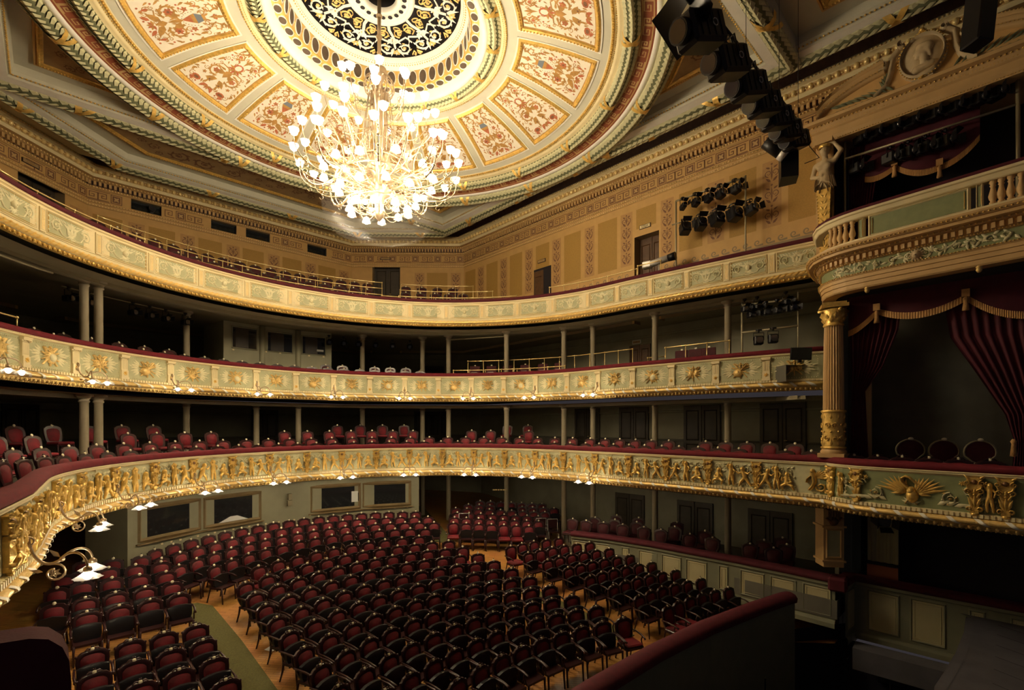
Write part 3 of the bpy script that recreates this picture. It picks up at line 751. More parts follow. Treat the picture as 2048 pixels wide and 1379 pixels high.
# ---- square frame of beams + recessed panels outside the circle
sqh=8.0; sq=Path([(sqh,CC[1]-sqh),(sqh,CC[1]+sqh),(-sqh,CC[1]+sqh),(-sqh,CC[1]-sqh)],True)
mb=MB(); sweep(mb,sq,[(.42,16.0),(.40,15.78),(.36,15.70),(.30,15.68),(.28,15.62),(.02,15.58),(.0,15.64)],[0,0,0,0,1,1],False)
beads(mb,sq,.35,15.685,.035,.10,2)
mb.obj('beam_moulding',['field','cream_white','gold'],ceiling)
mb=MB(); garland(mb,sq,-.22,15.70,.21,0,1,2,4.0); mb.obj('laurel_garland',G,ceiling)
mb=MB(); sweep(mb,sq,[(-.44,15.66),(-.46,16.0)],0); mb.obj('beam_side',['field'],ceiling)
inp=Path([(8.35,-3.),(8.35,21.2),(4.85,24.4),(-4.85,24.4),(-8.35,21.2),(-8.35,-3.)])
mb=MB(); sweep(mb,inp,[(.55,16.0),(.52,15.78),(.46,15.74),(.40,15.72),(.36,15.68),(.14,15.64),(.12,15.72)],[0,0,0,0,1,1],False); beads(mb,inp,.45,15.73,.035,.10,2)
mb.obj('beam_moulding',['field','cream_white','gold'],ceiling)
mb=MB(); garland(mb,inp,-.06,15.74,.20,0,1,2,3.3); mb.obj('laurel_garland',G,ceiling)
mb=MB(); mb.poly([(8.7,-6,16.02),(8.7,21.6,16.02),(5.1,24.9,16.02),(-5.1,24.9,16.02),(-8.7,21.6,16.02),(-8.7,-6,16.02)],0)
pl=mb  # holed: build as ring fan instead
mb=MB(); n=128
outer=[]
for i in range(n):
    a=2*PI*i/n; c,s=cos(a),sin(a); t=min(8.9/abs(c) if abs(c)>1e-6 else 99,12.6/abs(s) if abs(s)>1e-6 else 99); outer.append((CC[0]+c*t,CC[1]+s*t))
V=[(CC[0]+7.9*cos(2*PI*i/n),CC[1]+7.9*sin(2*PI*i/n),16.0) for i in range(n)]+[(x,y,16.0) for x,y in outer]
mb.add(V,[(i,(i+1)%n,n+(i+1)%n,n+i) for i in range(n)],0)
V=[(CC[0]+7.9*cos(2*PI*i/n),CC[1]+7.9*sin(2*PI*i/n),16.0) for i in range(n)]+[(CC[0]+7.9*cos(2*PI*i/n),CC[1]+7.9*sin(2*PI*i/n),15.6) for i in range(n)]
mb.add(V,[(i,(i+1)%n,n+(i+1)%n,n+i) for i in range(n)],0)
mb.quad((-8.9,-6,16.0),(8.9,-6,16.0),(8.9,.1,16.0),(-8.9,.1,16.0),0)
mb.obj('recess_plane',['field'],ceiling)
def flatpanel(poly,name,seed):
    """recessed brown panel with gilt frame and painted scrolls"""
    rn=random.Random(seed); mb=MB(); pp=Path(poly,True); z=15.985
    mb.poly([(x,y,z) for x,y in poly],0)
    sweep(mb,pp,[(-.02,z),(-.01,z-.05),(.03,z-.05),(.04,z-.02),(.10,z-.07),(.17,z-.04),(.20,z-.01)],[2,2,2,1,1,1],False); beads(mb,pp,.105,z-.075,.032,.085,1)
    xs=[p[0] for p in poly]; ys=[p[1] for p in poly]
    def inside(x,y,m):
        n=len(pp.p)
        return all((pp.n[i].normalized() and (Vector((x,y))-pp.p[i]).dot(Vector((-(pp.p[(i+1)%n]-pp.p[i]).y,(pp.p[(i+1)%n]-pp.p[i]).x)).normalized())>m) for i in range(n))
    P=lambda x,y,h:(x,y,z-h)
    placed=[]
    for t in range(500):
        r=rn.choice((.42,.36,.28,.2,.14)); x=rn.uniform(min(xs),max(xs)); y=rn.uniform(min(ys),max(ys))
        if not inside(x,y,r+.26): continue
        if any(math.hypot(x-a,y-b)<(r+c)*1.06 for a,b,c in placed): continue
        placed.append((x,y,r)); scroll(mb,x,y,r,rn.uniform(0,6.28),rn.choice((-1,1)),r*.2,.006,3,3,P,True,1.4,7)
    return mb.obj(name,['brown_ground','gold','wall_tan','brown_orn'],ceiling)
flatpanel([(6.6,21.35),(4.15,23.35),(-4.15,23.35),(-6.6,21.35)][::1],'painted_strip_panel',3)
for sx,sy in ((1,1),(-1,1),(-1,-1),(1,-1)):
    q=[(sx*7.15,CC[1]+sy*7.15),(sx*7.15,CC[1]+sy*4.75),(sx*6.55,CC[1]+sy*5.45),(sx*5.45,CC[1]+sy*6.55),(sx*4.75,CC[1]+sy*7.15)]
    if sx*sy>0: q=q[::-1]
    flatpanel(q,'painted_spandrel_panel',5+sx+3*sy)
flatpanel([(7.3,-1.2),(7.3,3.4),(-7.3,3.4),(-7.3,-1.2)],'painted_strip_panel',17)
# ================================================================== BALCONIES
def arcpts(cx,cy,R,a0,a1,n): return [(cx+R*cos(math.radians(a0+(a1-a0)*i/n)),cy+R*sin(math.radians(a0+(a1-a0)*i/n))) for i in range(n+1)]
B3P=Path([(9.55,2.6),(9.45,4.0),(9.25,6.0),(9.05,8.2),(8.92,10.0)]+arcpts(0,10.9,8.88,2,178,72)+[(-8.92,10.0),(-9.05,8.2),(-9.4,4.5)])
B2P=Path([(9.75,4.0),(9.62,3.85),(9.45,4.3),(9.28,5.0),(9.02,7.0),(8.88,9.0),(8.72,10.6)]+arcpts(0,11.5,8.72,0,180,72)+[(-8.80,10.6),(-8.95,8.2),(-9.3,4.5)])
B1P=Path([(6.15,-.6),(6.2,.2),(6.28,1.0),(6.34,1.7),(6.40,2.15),(6.48,2.5),(6.62,2.82),(6.82,3.05),(6.98,3.2),(7.0,3.6),(7.02,5.0),(7.0,7.0),(6.95,9.0)]+arcpts(0,11.0,6.92,4,176,64)+[(-7.05,9.2),(-7.22,8.1),(-7.42,6.9),(-7.65,5.6),(-7.9,4.2),(-8.1,3.2)])
SCROLLM={}
def fascia(name,path,zt,zs,style,label,rail=True):
    """velvet rail, cornice, panel zone, fluted band, ribboned torus, bead row"""
    root=empty(name); tag(root,label,'balcony')
    zc1,zp1,zp0,zf,zt0,zb0=zs
    mb=MB(); sweep(mb,path,[(.03,zt-.02),(.06,zt),(.075,zt+.05),(.05,zt+.11),(-.02,zt+.135),(-.15,zt+.135),(-.19,zt+.10),(-.20,zt-.02)],0,True)
    mb.obj('velvet_rail',['velvet' if style!=3 else 'velvet_dark'],root)
    h=zc1-zp1
    mb=MB(); sweep(mb,path,[(-.02,zt-.02),(.055,zt-.02),(.06,zt-.03),(.06,zt-h*.35),(.045,zt-h*.4),(.045,zt-h*.7),(.02,zt-h*.8),(.0,zp1)],0)
    mb.obj('cornice_moulding',['cream'],root)
    mb=MB(); sweep(mb,path,[(.0,zp1),(.0,zp0)],0); 
    if style==3: sweep(mb,path,[(.0,zp0+.0),(.02,zp0-.01),(.02,zf)],1)
    mb.obj('face_board',[('sage_light','sage','cream')[style-1],'cream'],root)
    return root
# ---------- relief prototypes
def putto_mesh(kind):
    c=lambda a,b,r0,r1:('c',a,b,r0,r1)
    y=-.035
    if kind==0:   # seated, playing
        E=[('e',(0,y-.01,.40),(.055,.05,.062)),c((0,y,.33),(.0,y,.20),.055,.062),c((-.05,y-.02,.32),(-.11,y-.03,.22),.024,.02),c((-.11,y-.03,.22),(-.03,y-.05,.20),.02,.017),
           c((.05,y-.02,.32),(.12,y-.03,.25),.024,.02),c((.12,y-.03,.25),(.10,y-.05,.33),.02,.016),c((-.03,y-.01,.17),(-.13,y-.04,.13),.04,.03),c((-.13,y-.04,.13),(-.17,y-.02,.03),.028,.02),
           c((.03,y-.01,.17),(.12,y-.04,.12),.04,.03),c((.12,y-.04,.12),(.09,y-.02,.02),.028,.02)]
    elif kind==1: # standing arms raised
        E=[('e',(0,y-.01,.53),(.052,.05,.06)),c((0,y,.46),(.0,y,.30),.05,.058),c((-.05,y,.45),(-.10,y-.02,.52),.024,.02),c((-.10,y-.02,.52),(-.05,y-.03,.60),.02,.016),
           c((.05,y,.45),(.11,y-.02,.40),.024,.02),c((.11,y-.02,.40),(.08,y-.04,.31),.02,.016),c((-.03,y,.27),(-.05,y-.02,.15),.04,.03),c((-.05,y-.02,.15),(-.04,y-.01,.02),.028,.022),
           c((.03,y,.27),(.05,y-.02,.15),.04,.03),c((.05,y-.02,.15),(.07,y-.01,.02),.028,.022)]
    else:         # striding, leaning back
        E=[('e',(.04,y-.01,.46),(.052,.05,.06)),c((.02,y,.39),(-.03,y,.25),.05,.058),c((-.03,y,.38),(-.12,y-.03,.34),.024,.02),c((-.12,y-.03,.34),(-.17,y-.03,.40),.02,.016),
           c((.06,y,.38),(.14,y-.02,.34),.024,.02),c((.14,y-.02,.34),(.20,y-.03,.40),.02,.016),c((-.05,y,.22),(-.12,y-.02,.13),.04,.03),c((-.12,y-.02,.13),(-.20,y-.01,.03),.028,.02),
           c((.0,y,.22),(.07,y-.02,.14),.04,.03),c((.07,y-.02,.14),(.12,y-.01,.02),.028,.022)]
    return metamesh('putto',E,'gold',res=.018)
PUT=[putto_mesh(k) for k in range(3)]
def mk(mats,fn,name='relief'):
    mb=MB(); fn(mb); me=bpy.data.meshes.new(name); me.from_pydata(mb.v,[],mb.f)
    for k in mats: me.materials.append(M[k])
    me.polygons.foreach_set('material_index',mb.m); me.polygons.foreach_set('use_smooth',mb.s); me.update(); return me
# B1: leafy ground behind the putti
def b1_ground(w,hh,seed):
    def fn(mb):
        rn=random.Random(seed)
        for sg in (-1,1):
            scroll(mb,sg*w*.36,hh*.72,.12,PI/2,sg,.03,.035,0,0,turns=1.2,leaves=6,ros=False); scroll(mb,sg*w*.14,hh*.80,.09,0,-sg,.028,.03,0,0,turns=1.2,leaves=5,ros=False)
            ribbon(mb,[(sg*w*.05,.05),(sg*w*.2,.10),(sg*w*.33,.25),(sg*w*.42,.5)],.03,.012,.02,0)
        for k in range(34): leaf(mb,rn.uniform(-w*.46,w*.46),rn.uniform(.0,.09),rn.uniform(.3,2.8),rn.uniform(.10,.18),.06,.05,0)
        for k in range(40): leaf(mb,rn.uniform(-w*.48,w*.48),rn.uniform(.12,hh*.92),rn.uniform(0,6.2),rn.uniform(.08,.15),.05,.04,0)
    return mk(['sage_relief'],fn,'leaf_ground')
B1G=[b1_ground(1.12,.68,s) for s in (1,2,3)]
def herm(mb):
    P6=lambda x,z,h:(x,-.06-h,z)
    mb.prism([(-.05,.10),(.05,.10),(.075,.40),(.06,.46),(-.06,.46),(-.075,.40)],-.06,.02,0)
    mb.prism([(-.08,.48),(.08,.48),(.10,.54),(.10,.66),(.13,.70),(-.13,.70),(-.10,.66),(-.10,.54)],-.07,.02,0)
    dome(mb,0,.615,.045,.03,1,lambda x,z,h:(x,-.072-h,z),10)
    for sg in (-1,1):
        ribbon(mb,spiral(sg*.105,.60,.05,.012,PI/2,sg*1.2,10),.03,.02,.05,0,P6); ribbon(mb,spiral(sg*.085,.44,.045,.012,PI/2,-sg*1.1,10),.028,.018,.06,0,P6)
        ribbon(mb,[(sg*.11,.58),(sg*.09,.50),(sg*.03,.46)],.035,.03,.05,0,P6); ribbon(mb,spiral(sg*.07,.12,.04,.012,-PI/2,sg*1.1,10),.03,.02,.06,0,P6)
        leaf(mb,sg*.02,.14,PI/2-sg*.35,.22,.06,.04,0,P6); leaf(mb,sg*.02,.30,PI/2-sg*.5,.16,.05,.04,0,P6); leaf(mb,sg*.06,.66,PI/2-sg*.8,.12,.05,.06,0,P6)
    leaf(mb,0,.12,PI/2,.28,.06,.05,0,P6); leaf(mb,0,.50,-PI/2,.16,.05,.05,0,P6)
    for k in range(3): dome(mb,0,.46-.04*k,.025,.035,0,P6,6)
    mb.box((0,-.04,.07),(.12,.08,.06),0,0); mb.ball((0,-.05,.02),.055,0,8,5,(1.2,.8,.7))
HERM=mk(['gold','copper'],herm,'herm_pilaster')
# B2 pilaster: fluted ionic strip with rosette plinth ; B3 : beaded strip
def ionic(mb):
    mb.box((0,-.02,.36),(.20,.06,.72),0,0)
    for k in range(4): ribbon(mb,[(-.066+.044*k,.30),(-.066+.044*k,.58)],.034,.034,.022,0,lambda x,z,h:(x,-.05-h,z))
    mb.box((0,-.05,.66),(.25,.10,.05),0,0); mb.box((0,-.05,.695),(.27,.12,.03),0,0)
    for sg in (-1,1):
        ribbon(mb,spiral(sg*.105,.63,.045,.012,PI/2,sg*1.2,12),.02,.014,.06,0,lambda x,z,h:(x,-.06-h*.6,z))
    mb.box((0,-.035,.16),(.21,.08,.20),0,0); rosette(mb,0,.17,.075,.035,1,1,lambda x,z,h:(x,-.075-h,z))
    mb.box((0,-.04,.03),(.24,.09,.07),0,0)
IONIC=mk(['cream','gold'],ionic,'ionic_pilaster')
def strip3(mb):
    mb.box((0,-.01,.29),(.17,.05,.58),0,0); frame(mb,-.075,.03,.075,.55,.018,.012,0,lambda x,z,h:(x,-.035-h,z))
    for k in range(13):
        for sg in (-1,1): leaf(mb,sg*.004,.06+.036*k,PI/2-sg*.9,.055,.03,.012,1,lambda x,z,h:(x,-.036-h,z))
STRIP3=mk(['cream','gold_soft'],strip3,'leaf_pilaster')
def troph(kind):
    def fn(mb):
        Pm=lambda x,z,h:(x,-.005-h,z)
        # pale laurel sprays
        for sg in (-1,1):
            for k in range(7):
                a=math.radians(-38+k*14); l=.27-.02*abs(k-3)
                px,pz=sg*(.20+.05*cos(a)),.30+.14*sin(a)
                leaf(mb,px,pz,a if sg>0 else PI-a,l,.075,.025,1,Pm)
            for k in range(4): leaf(mb,sg*(.30+.05*k),.30+(.05 if k%2 else -.05),(.3 if k%2 else -.3) if sg>0 else PI-(.3 if k%2 else -.3),.16,.05,.03,1,Pm)
            ribbon(mb,[(sg*.12,.30),(sg*.3,.31),(sg*.5,.30)],.022,.01,.02,1,Pm)
        # crossed pipes & bow
        g=0
        for a,l in ((.9,.34),(2.2,.34),(.45,.28),(2.7,.28),(1.57,.30)):
            ribbon(mb,[(-l*cos(a),.30-l*.8*sin(a)),(l*cos(a),.30+l*.8*sin(a))],.03,.045,.05,g,Pm)
        for k in range(9):
            a=2*PI*k/9; leaf(mb,.06*cos(a),.31+.05*sin(a),a+.3,.14,.05,.05,g,Pm,curl=.4)
        if kind==0:   # lute
            dome(mb,-.07,.23,.15,.10,g,Pm,12,.12); ribbon(mb,[(0,.29),(.2,.44)],.045,.03,.08,g,Pm); dome(mb,.22,.45,.035,.06,g,Pm,6); dome(mb,-.04,.26,.03,.1,2,Pm,8)
        elif kind==1: # masks
            dome(mb,-.09,.29,.10,.09,g,Pm,10,.12); dome(mb,.11,.31,.10,.08,g,Pm,10,.12)
            for x in (-.09,.11):
                for s in (-.035,.035): dome(mb,x+s,.33,.018,.095,2,Pm,6)
                dome(mb,x,.24,.03,.095,2,Pm,6,.015)
        elif kind==2: # drum / tambourine
            dome(mb,.05,.27,.16,.06,g,Pm,14); dome(mb,.05,.27,.12,.09,1,Pm,14)
        else:         # lyre
            for sg in (-1,1): ribbon(mb,[(sg*.03,.18),(sg*.13,.24),(sg*.11,.36),(sg*.07,.42),(sg*.13,.49)],.045,.025,.08,g,Pm)
            ribbon(mb,[(-.13,.44),(.13,.44)],.03,.03,.07,g,Pm)
            for k in range(3): ribbon(mb,[(-.03+.03*k,.2),(-.03+.03*k,.44)],.012,.012,.05,g,Pm)
            dome(mb,0,.18,.08,.07,g,Pm,8,.05)
        ribbon(mb,[(-.16,.52),(-.08,.46),(0,.5),(.08,.46),(.16,.52)],.04,.03,.05,g,Pm)
        dome(mb,0,.50,.035,.06,g,Pm,6)
    return mk(['gold_soft','sage_relief','copper','gold'],fn,'trophy_relief')
TRO=[troph(k) for k in range(4)]
def arab3(w,h,kind):
    def fn(mb):
        Pm=lambda x,z,hh:(x,-.004-hh,z); cz=h*.5
        for sg in (-1,1):
            scroll(mb,sg*w*.31,cz,.15,PI*.9 if sg>0 else PI*.1,-sg,.04,.035,0,0,Pm,turns=1.5,leaves=7)
            ribbon(mb,[(sg*.06,cz-.16),(sg*.16,cz-.20),(sg*.28,cz-.17),(sg*.36,cz-.05)],.04,.025,.03,0,Pm)
            for k in range(5): leaf(mb,sg*(.14+.08*k),cz+.14-.012*k,(.5+.15*k) if sg>0 else PI-(.5+.15*k),.13,.05,.025,0,Pm)
            for k in range(4): leaf(mb,sg*(w*.42),cz-.16+.1*k,(.2*k-.3) if sg>0 else PI-(.2*k-.3),.10,.04,.025,0,Pm)
            leaf(mb,sg*.06,cz+.02,PI/2-sg*1.0,.22,.08,.03,0,Pm); dome(mb,sg*w*.46,cz+.17,.025,.02,0,Pm,6); dome(mb,sg*w*.46,cz-.17,.025,.02,0,Pm,6)
        if kind:
            dome(mb,0,cz,.085,.07,0,Pm,10,.11); dome(mb,0,cz-.01,.02,.085,0,Pm,6,.03); 
            for s in (-.03,.03): dome(mb,s,cz+.025,.014,.066,0,Pm,5)
        else:
            for k in range(3): leaf(mb,(k-1)*.05,cz-.15,PI/2-(k-1)*.35,.26,.10,.06,0,Pm)
        for k in range(9): leaf(mb,0,cz+.06,PI*k/8,.19 if k%2==0 else .15,.06,.035,0,Pm)
        for k in range(7): leaf(mb,0,cz-.10,PI+PI*k/6,.13,.06,.035,0,Pm)
        ribbon(mb,[(-.1,cz-.2),(0,cz-.23),(.1,cz-.2)],.04,.04,.03,0,Pm)
    return mk(['sage_relief'],fn,'arabesque_relief')
AR3={}
# ---------- ribbon torus / bead rows
def lower_b12(root,path,zf1,zf0,zt0,zb0):
    mb=MB(); sweep(mb,path,[(.0,zf1),(.05,zf1-.005),(.055,zf0+.01),(.02,zf0)],0)
    n=int(path.len/.085)
    for i in range(n):
        p,T,N=path.at((i+.5)*path.len/n,.058); mb.box((p.x,p.y,(zf1+zf0)/2),(.045,.03,(zf1-zf0)*.8),math.atan2(T.y,T.x),0)
    mb.obj('fluted_band',['cream'],root)
    r=(zf0-zt0)*.62; zc_=(zf0+zt0)/2
    mb=MB(); sweep(mb,path,[(.01,zf0),(.04+r*.55,zf0-.015),(.04+r,zc_+.01),(.04+r*.95,zc_-.03),(.04+r*.55,zt0+.005),(.0,zt0)],0,True)
    n=int(path.len/.42); 
    for i in range(n):
        V=[]
        d=(i+.5)*path.len/n
        for q,(o,z,sh) in enumerate(((.03+r*.5,zf0-.008,.07),(.052+r,zc_+.015,.015),(.052+r,zc_-.03,-.035),(.03+r*.6,zt0,-.09))):
            for w in (-.045,.045):
                p,T,N=path.at(d+sh+w,o+.012); V.append((p.x,p.y,z))
        mb.add(V,[(2*q,2*q+1,2*q+3,2*q+2) for q in range(3)],1,True)
    mb.obj('ribboned_torus',['gold_soft','cream_white'],root)
    mb=MB(); sweep(mb,path,[(.02,zt0),(.01,zt0-.03),(-.05,zb0+.02),(-.06,zb0),(-.14,zb0-.01)],[0,0,0,0],False)
    n=int(path.len/.13)
    for i in range(n):
        p,T,N=path.at((i+.5)*path.len/n,-.01); mb.ball((p.x,p.y,(zt0+zb0)/2),.042,0,6,4,(1,1,1.2))
    beads(mb,path,-.055,zb0+.005,.022,.07,0)
    mb.obj('egg_moulding',['gold_soft'],root)
def lower_b3(root,path,zp0,zb0):
    mb=MB(); zr1,zr0=zp0-.07,zp0-.23
    sweep(mb,path,[(.0,zp0),(.02,zp0-.02),(.02,zr1),(.05,zr1-.02),(.085,(zr1+zr0)/2),(.05,zr0+.01),(.02,zr0)],[0,0,0,1,1,0],True)
    n=int(path.len/.17)
    for i in range(n):
        d=(i+.5)*path.len/n; V=[]
        for q in range(5):
            t=q/4; dd=d-.085+.17*t; z=zr1-.01-(zr1-zr0-.02)*t; o=.03+.075*sin(PI*(.15+.7*t))
            for w in (-.03,.03): p,T,N=path.at(dd+w,o); V.append((p.x,p.y,z))
        mb.add(V,[(2*q,2*q+1,2*q+3,2*q+2) for q in range(4)],2,True)
    mb.obj('rope_moulding',['cream','gold_soft','gold'],root)
    mb=MB(); sweep(mb,path,[(.02,zr0),(.0,zr0-.02),(-.02,zb0+.02),(-.04,zb0),(-.12,zb0-.01)],0); 
    n=int(path.len/.14)
    for i in range(n):
        p,T,N=path.at((i+.5)*path.len/n,.0); mb.ball((p.x,p.y,(zr0+zb0)/2),.04,0,6,4,(1,1,1.1))
    beads(mb,path,-.03,zb0+.01,.02,.07,0)
    mb.obj('egg_moulding',['gold'],root)
# ---------- B1
Z1=4.575
b1=fascia('balcony_parapet',B1P,Z1,(4.575,4.46,3.76,3.67,3.54,3.43),1,'lowest balcony front, red velvet rail over gilded dancing putti')
lower_b12(b1,B1P,3.76,3.67,3.54,3.43)
s1=[B1P.hit(x) for x in (538,613,683,752,819,885,948,1010,1071,1128,1191,1258,1333,1417,1514)]
PIL1=s1
pitch1=(s1[0]-s1[-1])/14
n_extra=12
pil1=sorted(s1)+[B1P.hit(x) for x in (463,384,306,226,158,106,66,36,8)]
boxp=[B1P.hit(x) for x in (1665,1715,1950,2012)]
def place(me,name,parent,path,s,z,off=.0,scale=None):
    p,T,N=path.at(s,off); o=bpy.data.objects.new(name,me); COL.objects.link(o); o.parent=parent
    m=local_to(p,T,z)
    if scale: m=m@Matrix.Diagonal((*scale,1))
    o.matrix_world=m; return o
for i,s in enumerate(pil1):
    place(HERM,'herm_pilaster',b1,B1P,s,3.75)
    if i<len(pil1)-1:
        pw=pil1[i+1]-s; mid=s+pw/2; w=pw-.26
        g=place(B1G[i%3],'putti_panel',b1,B1P,mid,3.775,.004,(w/1.12,1,1))
        for dx,k in ((-.36,(0,2)[i%2]),(0,1),(.36,(2,0)[i%2])):
            p,T,N=B1P.at(mid-dx*w/1.12,.01); o=bpy.data.objects.new('putto',PUT[k]); COL.objects.link(o); o.parent=g
            o.matrix_world=local_to(p,T,3.78)@Matrix.Diagonal((.98*(1 if dx<=0 else -1),1.25,1.06,1))
bs=[B1P.at(i*B1P.hit(1640)/24)[0] for i in range(25)]; mb=MB(); sweep(mb,Path([(p.x,p.y) for p in bs]),[(.004,4.455),(.004,3.765)],0); mb.obj('moss_face',['sage_green'],b1)
# stage-box part of the lowest front: paired herms, seated figures, swan
for s in boxp: place(HERM,'herm_pilaster',b1,B1P,s,3.73,0,(1.05,1.1,1.05))
def swan(mb):
    Pm=lambda x,z,h:(x,-.005-h,z)
    for sg in (-1,1):
        for k in range(8):
            a=math.radians(5+12*k); l=.52-.035*k
            leaf(mb,sg*.10,.30,a if sg>0 else PI-a,l,.085,.05,0,Pm,curl=.1*sg)
        for k in range(6): leaf(mb,sg*.09,.27,math.radians(-5+16*k) if sg>0 else PI-math.radians(-5+16*k),.26,.08,.075,0,Pm)
        scroll(mb,sg*.62,.22,.13,PI/2,sg,.03,.04,1,0,Pm,turns=1.4,leaves=6); scroll(mb,sg*.90,.42,.10,0,-sg,.025,.035,1,0,Pm,turns=1.3,leaves=5)
        for k in range(6): leaf(mb,sg*(.42+.13*k),.08+.01*(k%2),(.5-.1*k) if sg>0 else PI-(.5-.1*k),.24,.09,.04,1,Pm)
        rosette(mb,sg*.80,.55,.06,.03,0,0,Pm)
        leaf(mb,sg*1.0,.22,.6 if sg>0 else PI-.6,.22,.08,.035,1,Pm)
    dome(mb,.02,.22,.11,.12,0,Pm,12,.16); dome(mb,.0,.32,.08,.12,0,Pm,10,.10)
    ribbon(mb,[(-.01,.34),(-.09,.42),(-.15,.50),(-.15,.58),(-.09,.62),(-.02,.60),(.04,.53),(.12,.45)],.075,.035,.13,0,Pm); leaf(mb,.10,.47,-.7,.12,.05,.12,0,Pm)
    for sg in (-1,1): ribbon(mb,[(sg*.05,.12),(sg*.10,.04)],.03,.02,.06,0,Pm)
    for k in range(7): leaf(mb,0,.05,math.radians(20+23*k),.18,.07,.04,1,Pm)
SWAN=mk(['gold','sage_relief'],swan,'swan_relief')
mid=(boxp[1]+boxp[2])/2
place(SWAN,'swan_relief',b1,B1P,mid,3.775,.006,(1.0,1,1))
for a,b in ((boxp[0],boxp[1]),(boxp[2],boxp[3])):
    g=place(B1G[1],'putti_panel',b1,B1P,(a+b)/2,3.775,.004,(.28,1,.8)); p,T,N=B1P.at((a+b)/2,.01)
    o=bpy.data.objects.new('putto',PUT[1]); COL.objects.link(o); o.parent=g; o.matrix_world=local_to(p,T,3.80)@Matrix.Diagonal((.8,1.1,.98,1))
e0,e1=B1P.hit(1598),B1P.hit(1628)
mid=(s1[-1]+e0)/2; w=abs(s1[-1]-e0)-.2
g=place(B1G[0],'putti_panel',b1,B1P,mid,3.775,.004,(w/1.12,1,1))
for dx,k in ((-.34,2),(0,1),(.34,0)):
    p,T,N=B1P.at(mid-dx*w/1.12,.01); o=bpy.data.objects.new('putto',PUT[k]); COL.objects.link(o); o.parent=g; o.matrix_world=local_to(p,T,3.78)@Matrix.Diagonal((.98*(1 if dx<=0 else -1),1.25,1.06,1))
def winged(mb):
    Pm=lambda x,z,h:(x,-.01-h,z)
    for k in range(6): leaf(mb,.05,.38,math.radians(10+14*k),.42-.04*k,.08,.07,0,Pm,curl=-.1)
    dome(mb,-.03,.56,.055,.08,0,Pm,10,.06); ribbon(mb,[(-.03,.52),(.0,.40),(.02,.28),(-.03,.16),(-.10,.08)],.14,.07,.10,0,Pm); scroll(mb,.16,.17,.12,PI,1,.05,.05,0,1,Pm,turns=1.3,leaves=6)
    ribbon(mb,[(-.05,.44),(-.14,.36),(-.16,.26)],.04,.03,.09,0,Pm)
place(mk(['gold','sage_relief'],winged,'winged_relief'),'winged_relief',b1,B1P,e1,3.775,.004)
# ---------- B2
Z2=7.665
b2=fascia('balcony_parapet',B2P,Z2,(7.665,7.57,6.86,6.78,6.63,6.52),2,'middle balcony front, gilded musical trophies between fluted pilasters')
lower_b12(b2,B2P,6.86,6.78,6.63,6.52)
s2=[B2P.hit(x) for x in (511.7,595,673,749,819,890,957,1024.5,1089,1155.5,1217,1282,1355,1439,1533)]
pitch2=(s2[0]-s2[-1])/14
pil2=[s2[-1]+k*pitch2 for k in range(0,22)]; pil2=[s for s in pil2 if s<B2P.len-.3]
def edge_beads(mb,w,h,mi):
    for k in range(int(w/.06)):
        x=-w/2+(k+.5)*w/int(w/.06)
        for z in (.02,h-.02): mb.bead((x,-.012,z),.016,mi)
    for k in range(int(h/.06)):
        for x in (-w/2,w/2): mb.bead((x,-.012,.02+(k+.5)*(h-.04)/int(h/.06)),.016,mi)
eb=mk(['sage_relief'],lambda mb:edge_beads(mb,pitch2-.30,.66,0),'bead_border')
for i,s in enumerate(pil2):
    place(IONIC,'ionic_pilaster',b2,B2P,s,6.855)
    if i<len(pil2)-1:
        mid=s+pitch2/2
        g=place(TRO[i%4],'trophy_panel',b2,B2P,mid,6.90,.006,((pitch2-.3)/1.18,1,1.05)); place(eb,'bead_border',g,B2P,mid,6.88,.006)
mid=pil2[0]-.75
g=place(TRO[1],'trophy_panel',b2,B2P,mid,6.90,.006); place(eb,'bead_border',g,B2P,mid,6.88,.006)
# ---------- B3
Z3=10.91
b3=fascia('balcony_parapet',B3P,Z3,(10.91,10.82,10.18,10.16,9.96,9.86),3,'topmost gallery front, pale green arabesque panels over a rope moulding')
lower_b3(b3,B3P,10.16,9.86)
TLx=[(92,189),(203,294.6),(309,394.7),(407.7,487),(500,574),(586,658),(669,737.7),(748,814),(823.9,887.8),(897.3,959.9),(969,1031),(1039,1101),(1110,1171),(1180,1230),(1240,1295.5),(1307,1367.5),(1379.8,1446.6),(1460,1535),(1552.7,1638.5)]
prev=None
def b3panel(sa,sb,k):
    w=abs(sa-sb); mid=(sa+sb)/2; key=round(w,1)
    if (key,k%2) not in AR3: AR3[(key,k%2)]=arab3(key,.56,k%2)
    mb=MB(); flatrect(mb,-w/2+.05,.04,w/2-.05,.56,.012,0); frame(mb,-w/2+.0,.0,w/2,.60,.05,.035,1); frame(mb,-w/2+.05,.05,w/2-.05,.55,.022,.03,2)
    o=mb.obj('arabesque_panel',['sage','cream','gold_soft'],b3); p,T,N=B3P.at(mid,.004); o.matrix_world=local_to(p,T,10.19)
    r=bpy.data.objects.new('arabesque_relief',AR3[(key,k%2)]); COL.objects.link(r); r.parent=o; r.location=(0,-.012,.02)
ss=[]
for k,(a,b) in enumerate(TLx):
    sa,sb=B3P.hit(a),B3P.hit(b)
    if sa is None or sb is None: continue
    b3panel(sa,sb,k); ss.append((sa,sb))
    if prev is not None: place(STRIP3,'leaf_pilaster',b3,B3P,(prev+sa)/2,10.19)
    prev=sb
sa=ss[0][0]
for k in range(2):   # two more panels beyond the picture's edge
    sb2=sa+.24; place(STRIP3,'leaf_pilaster',b3,B3P,sb2-.12,10.19); b3panel(sb2+1.36,sb2,k+1); sa=sb2+1.36
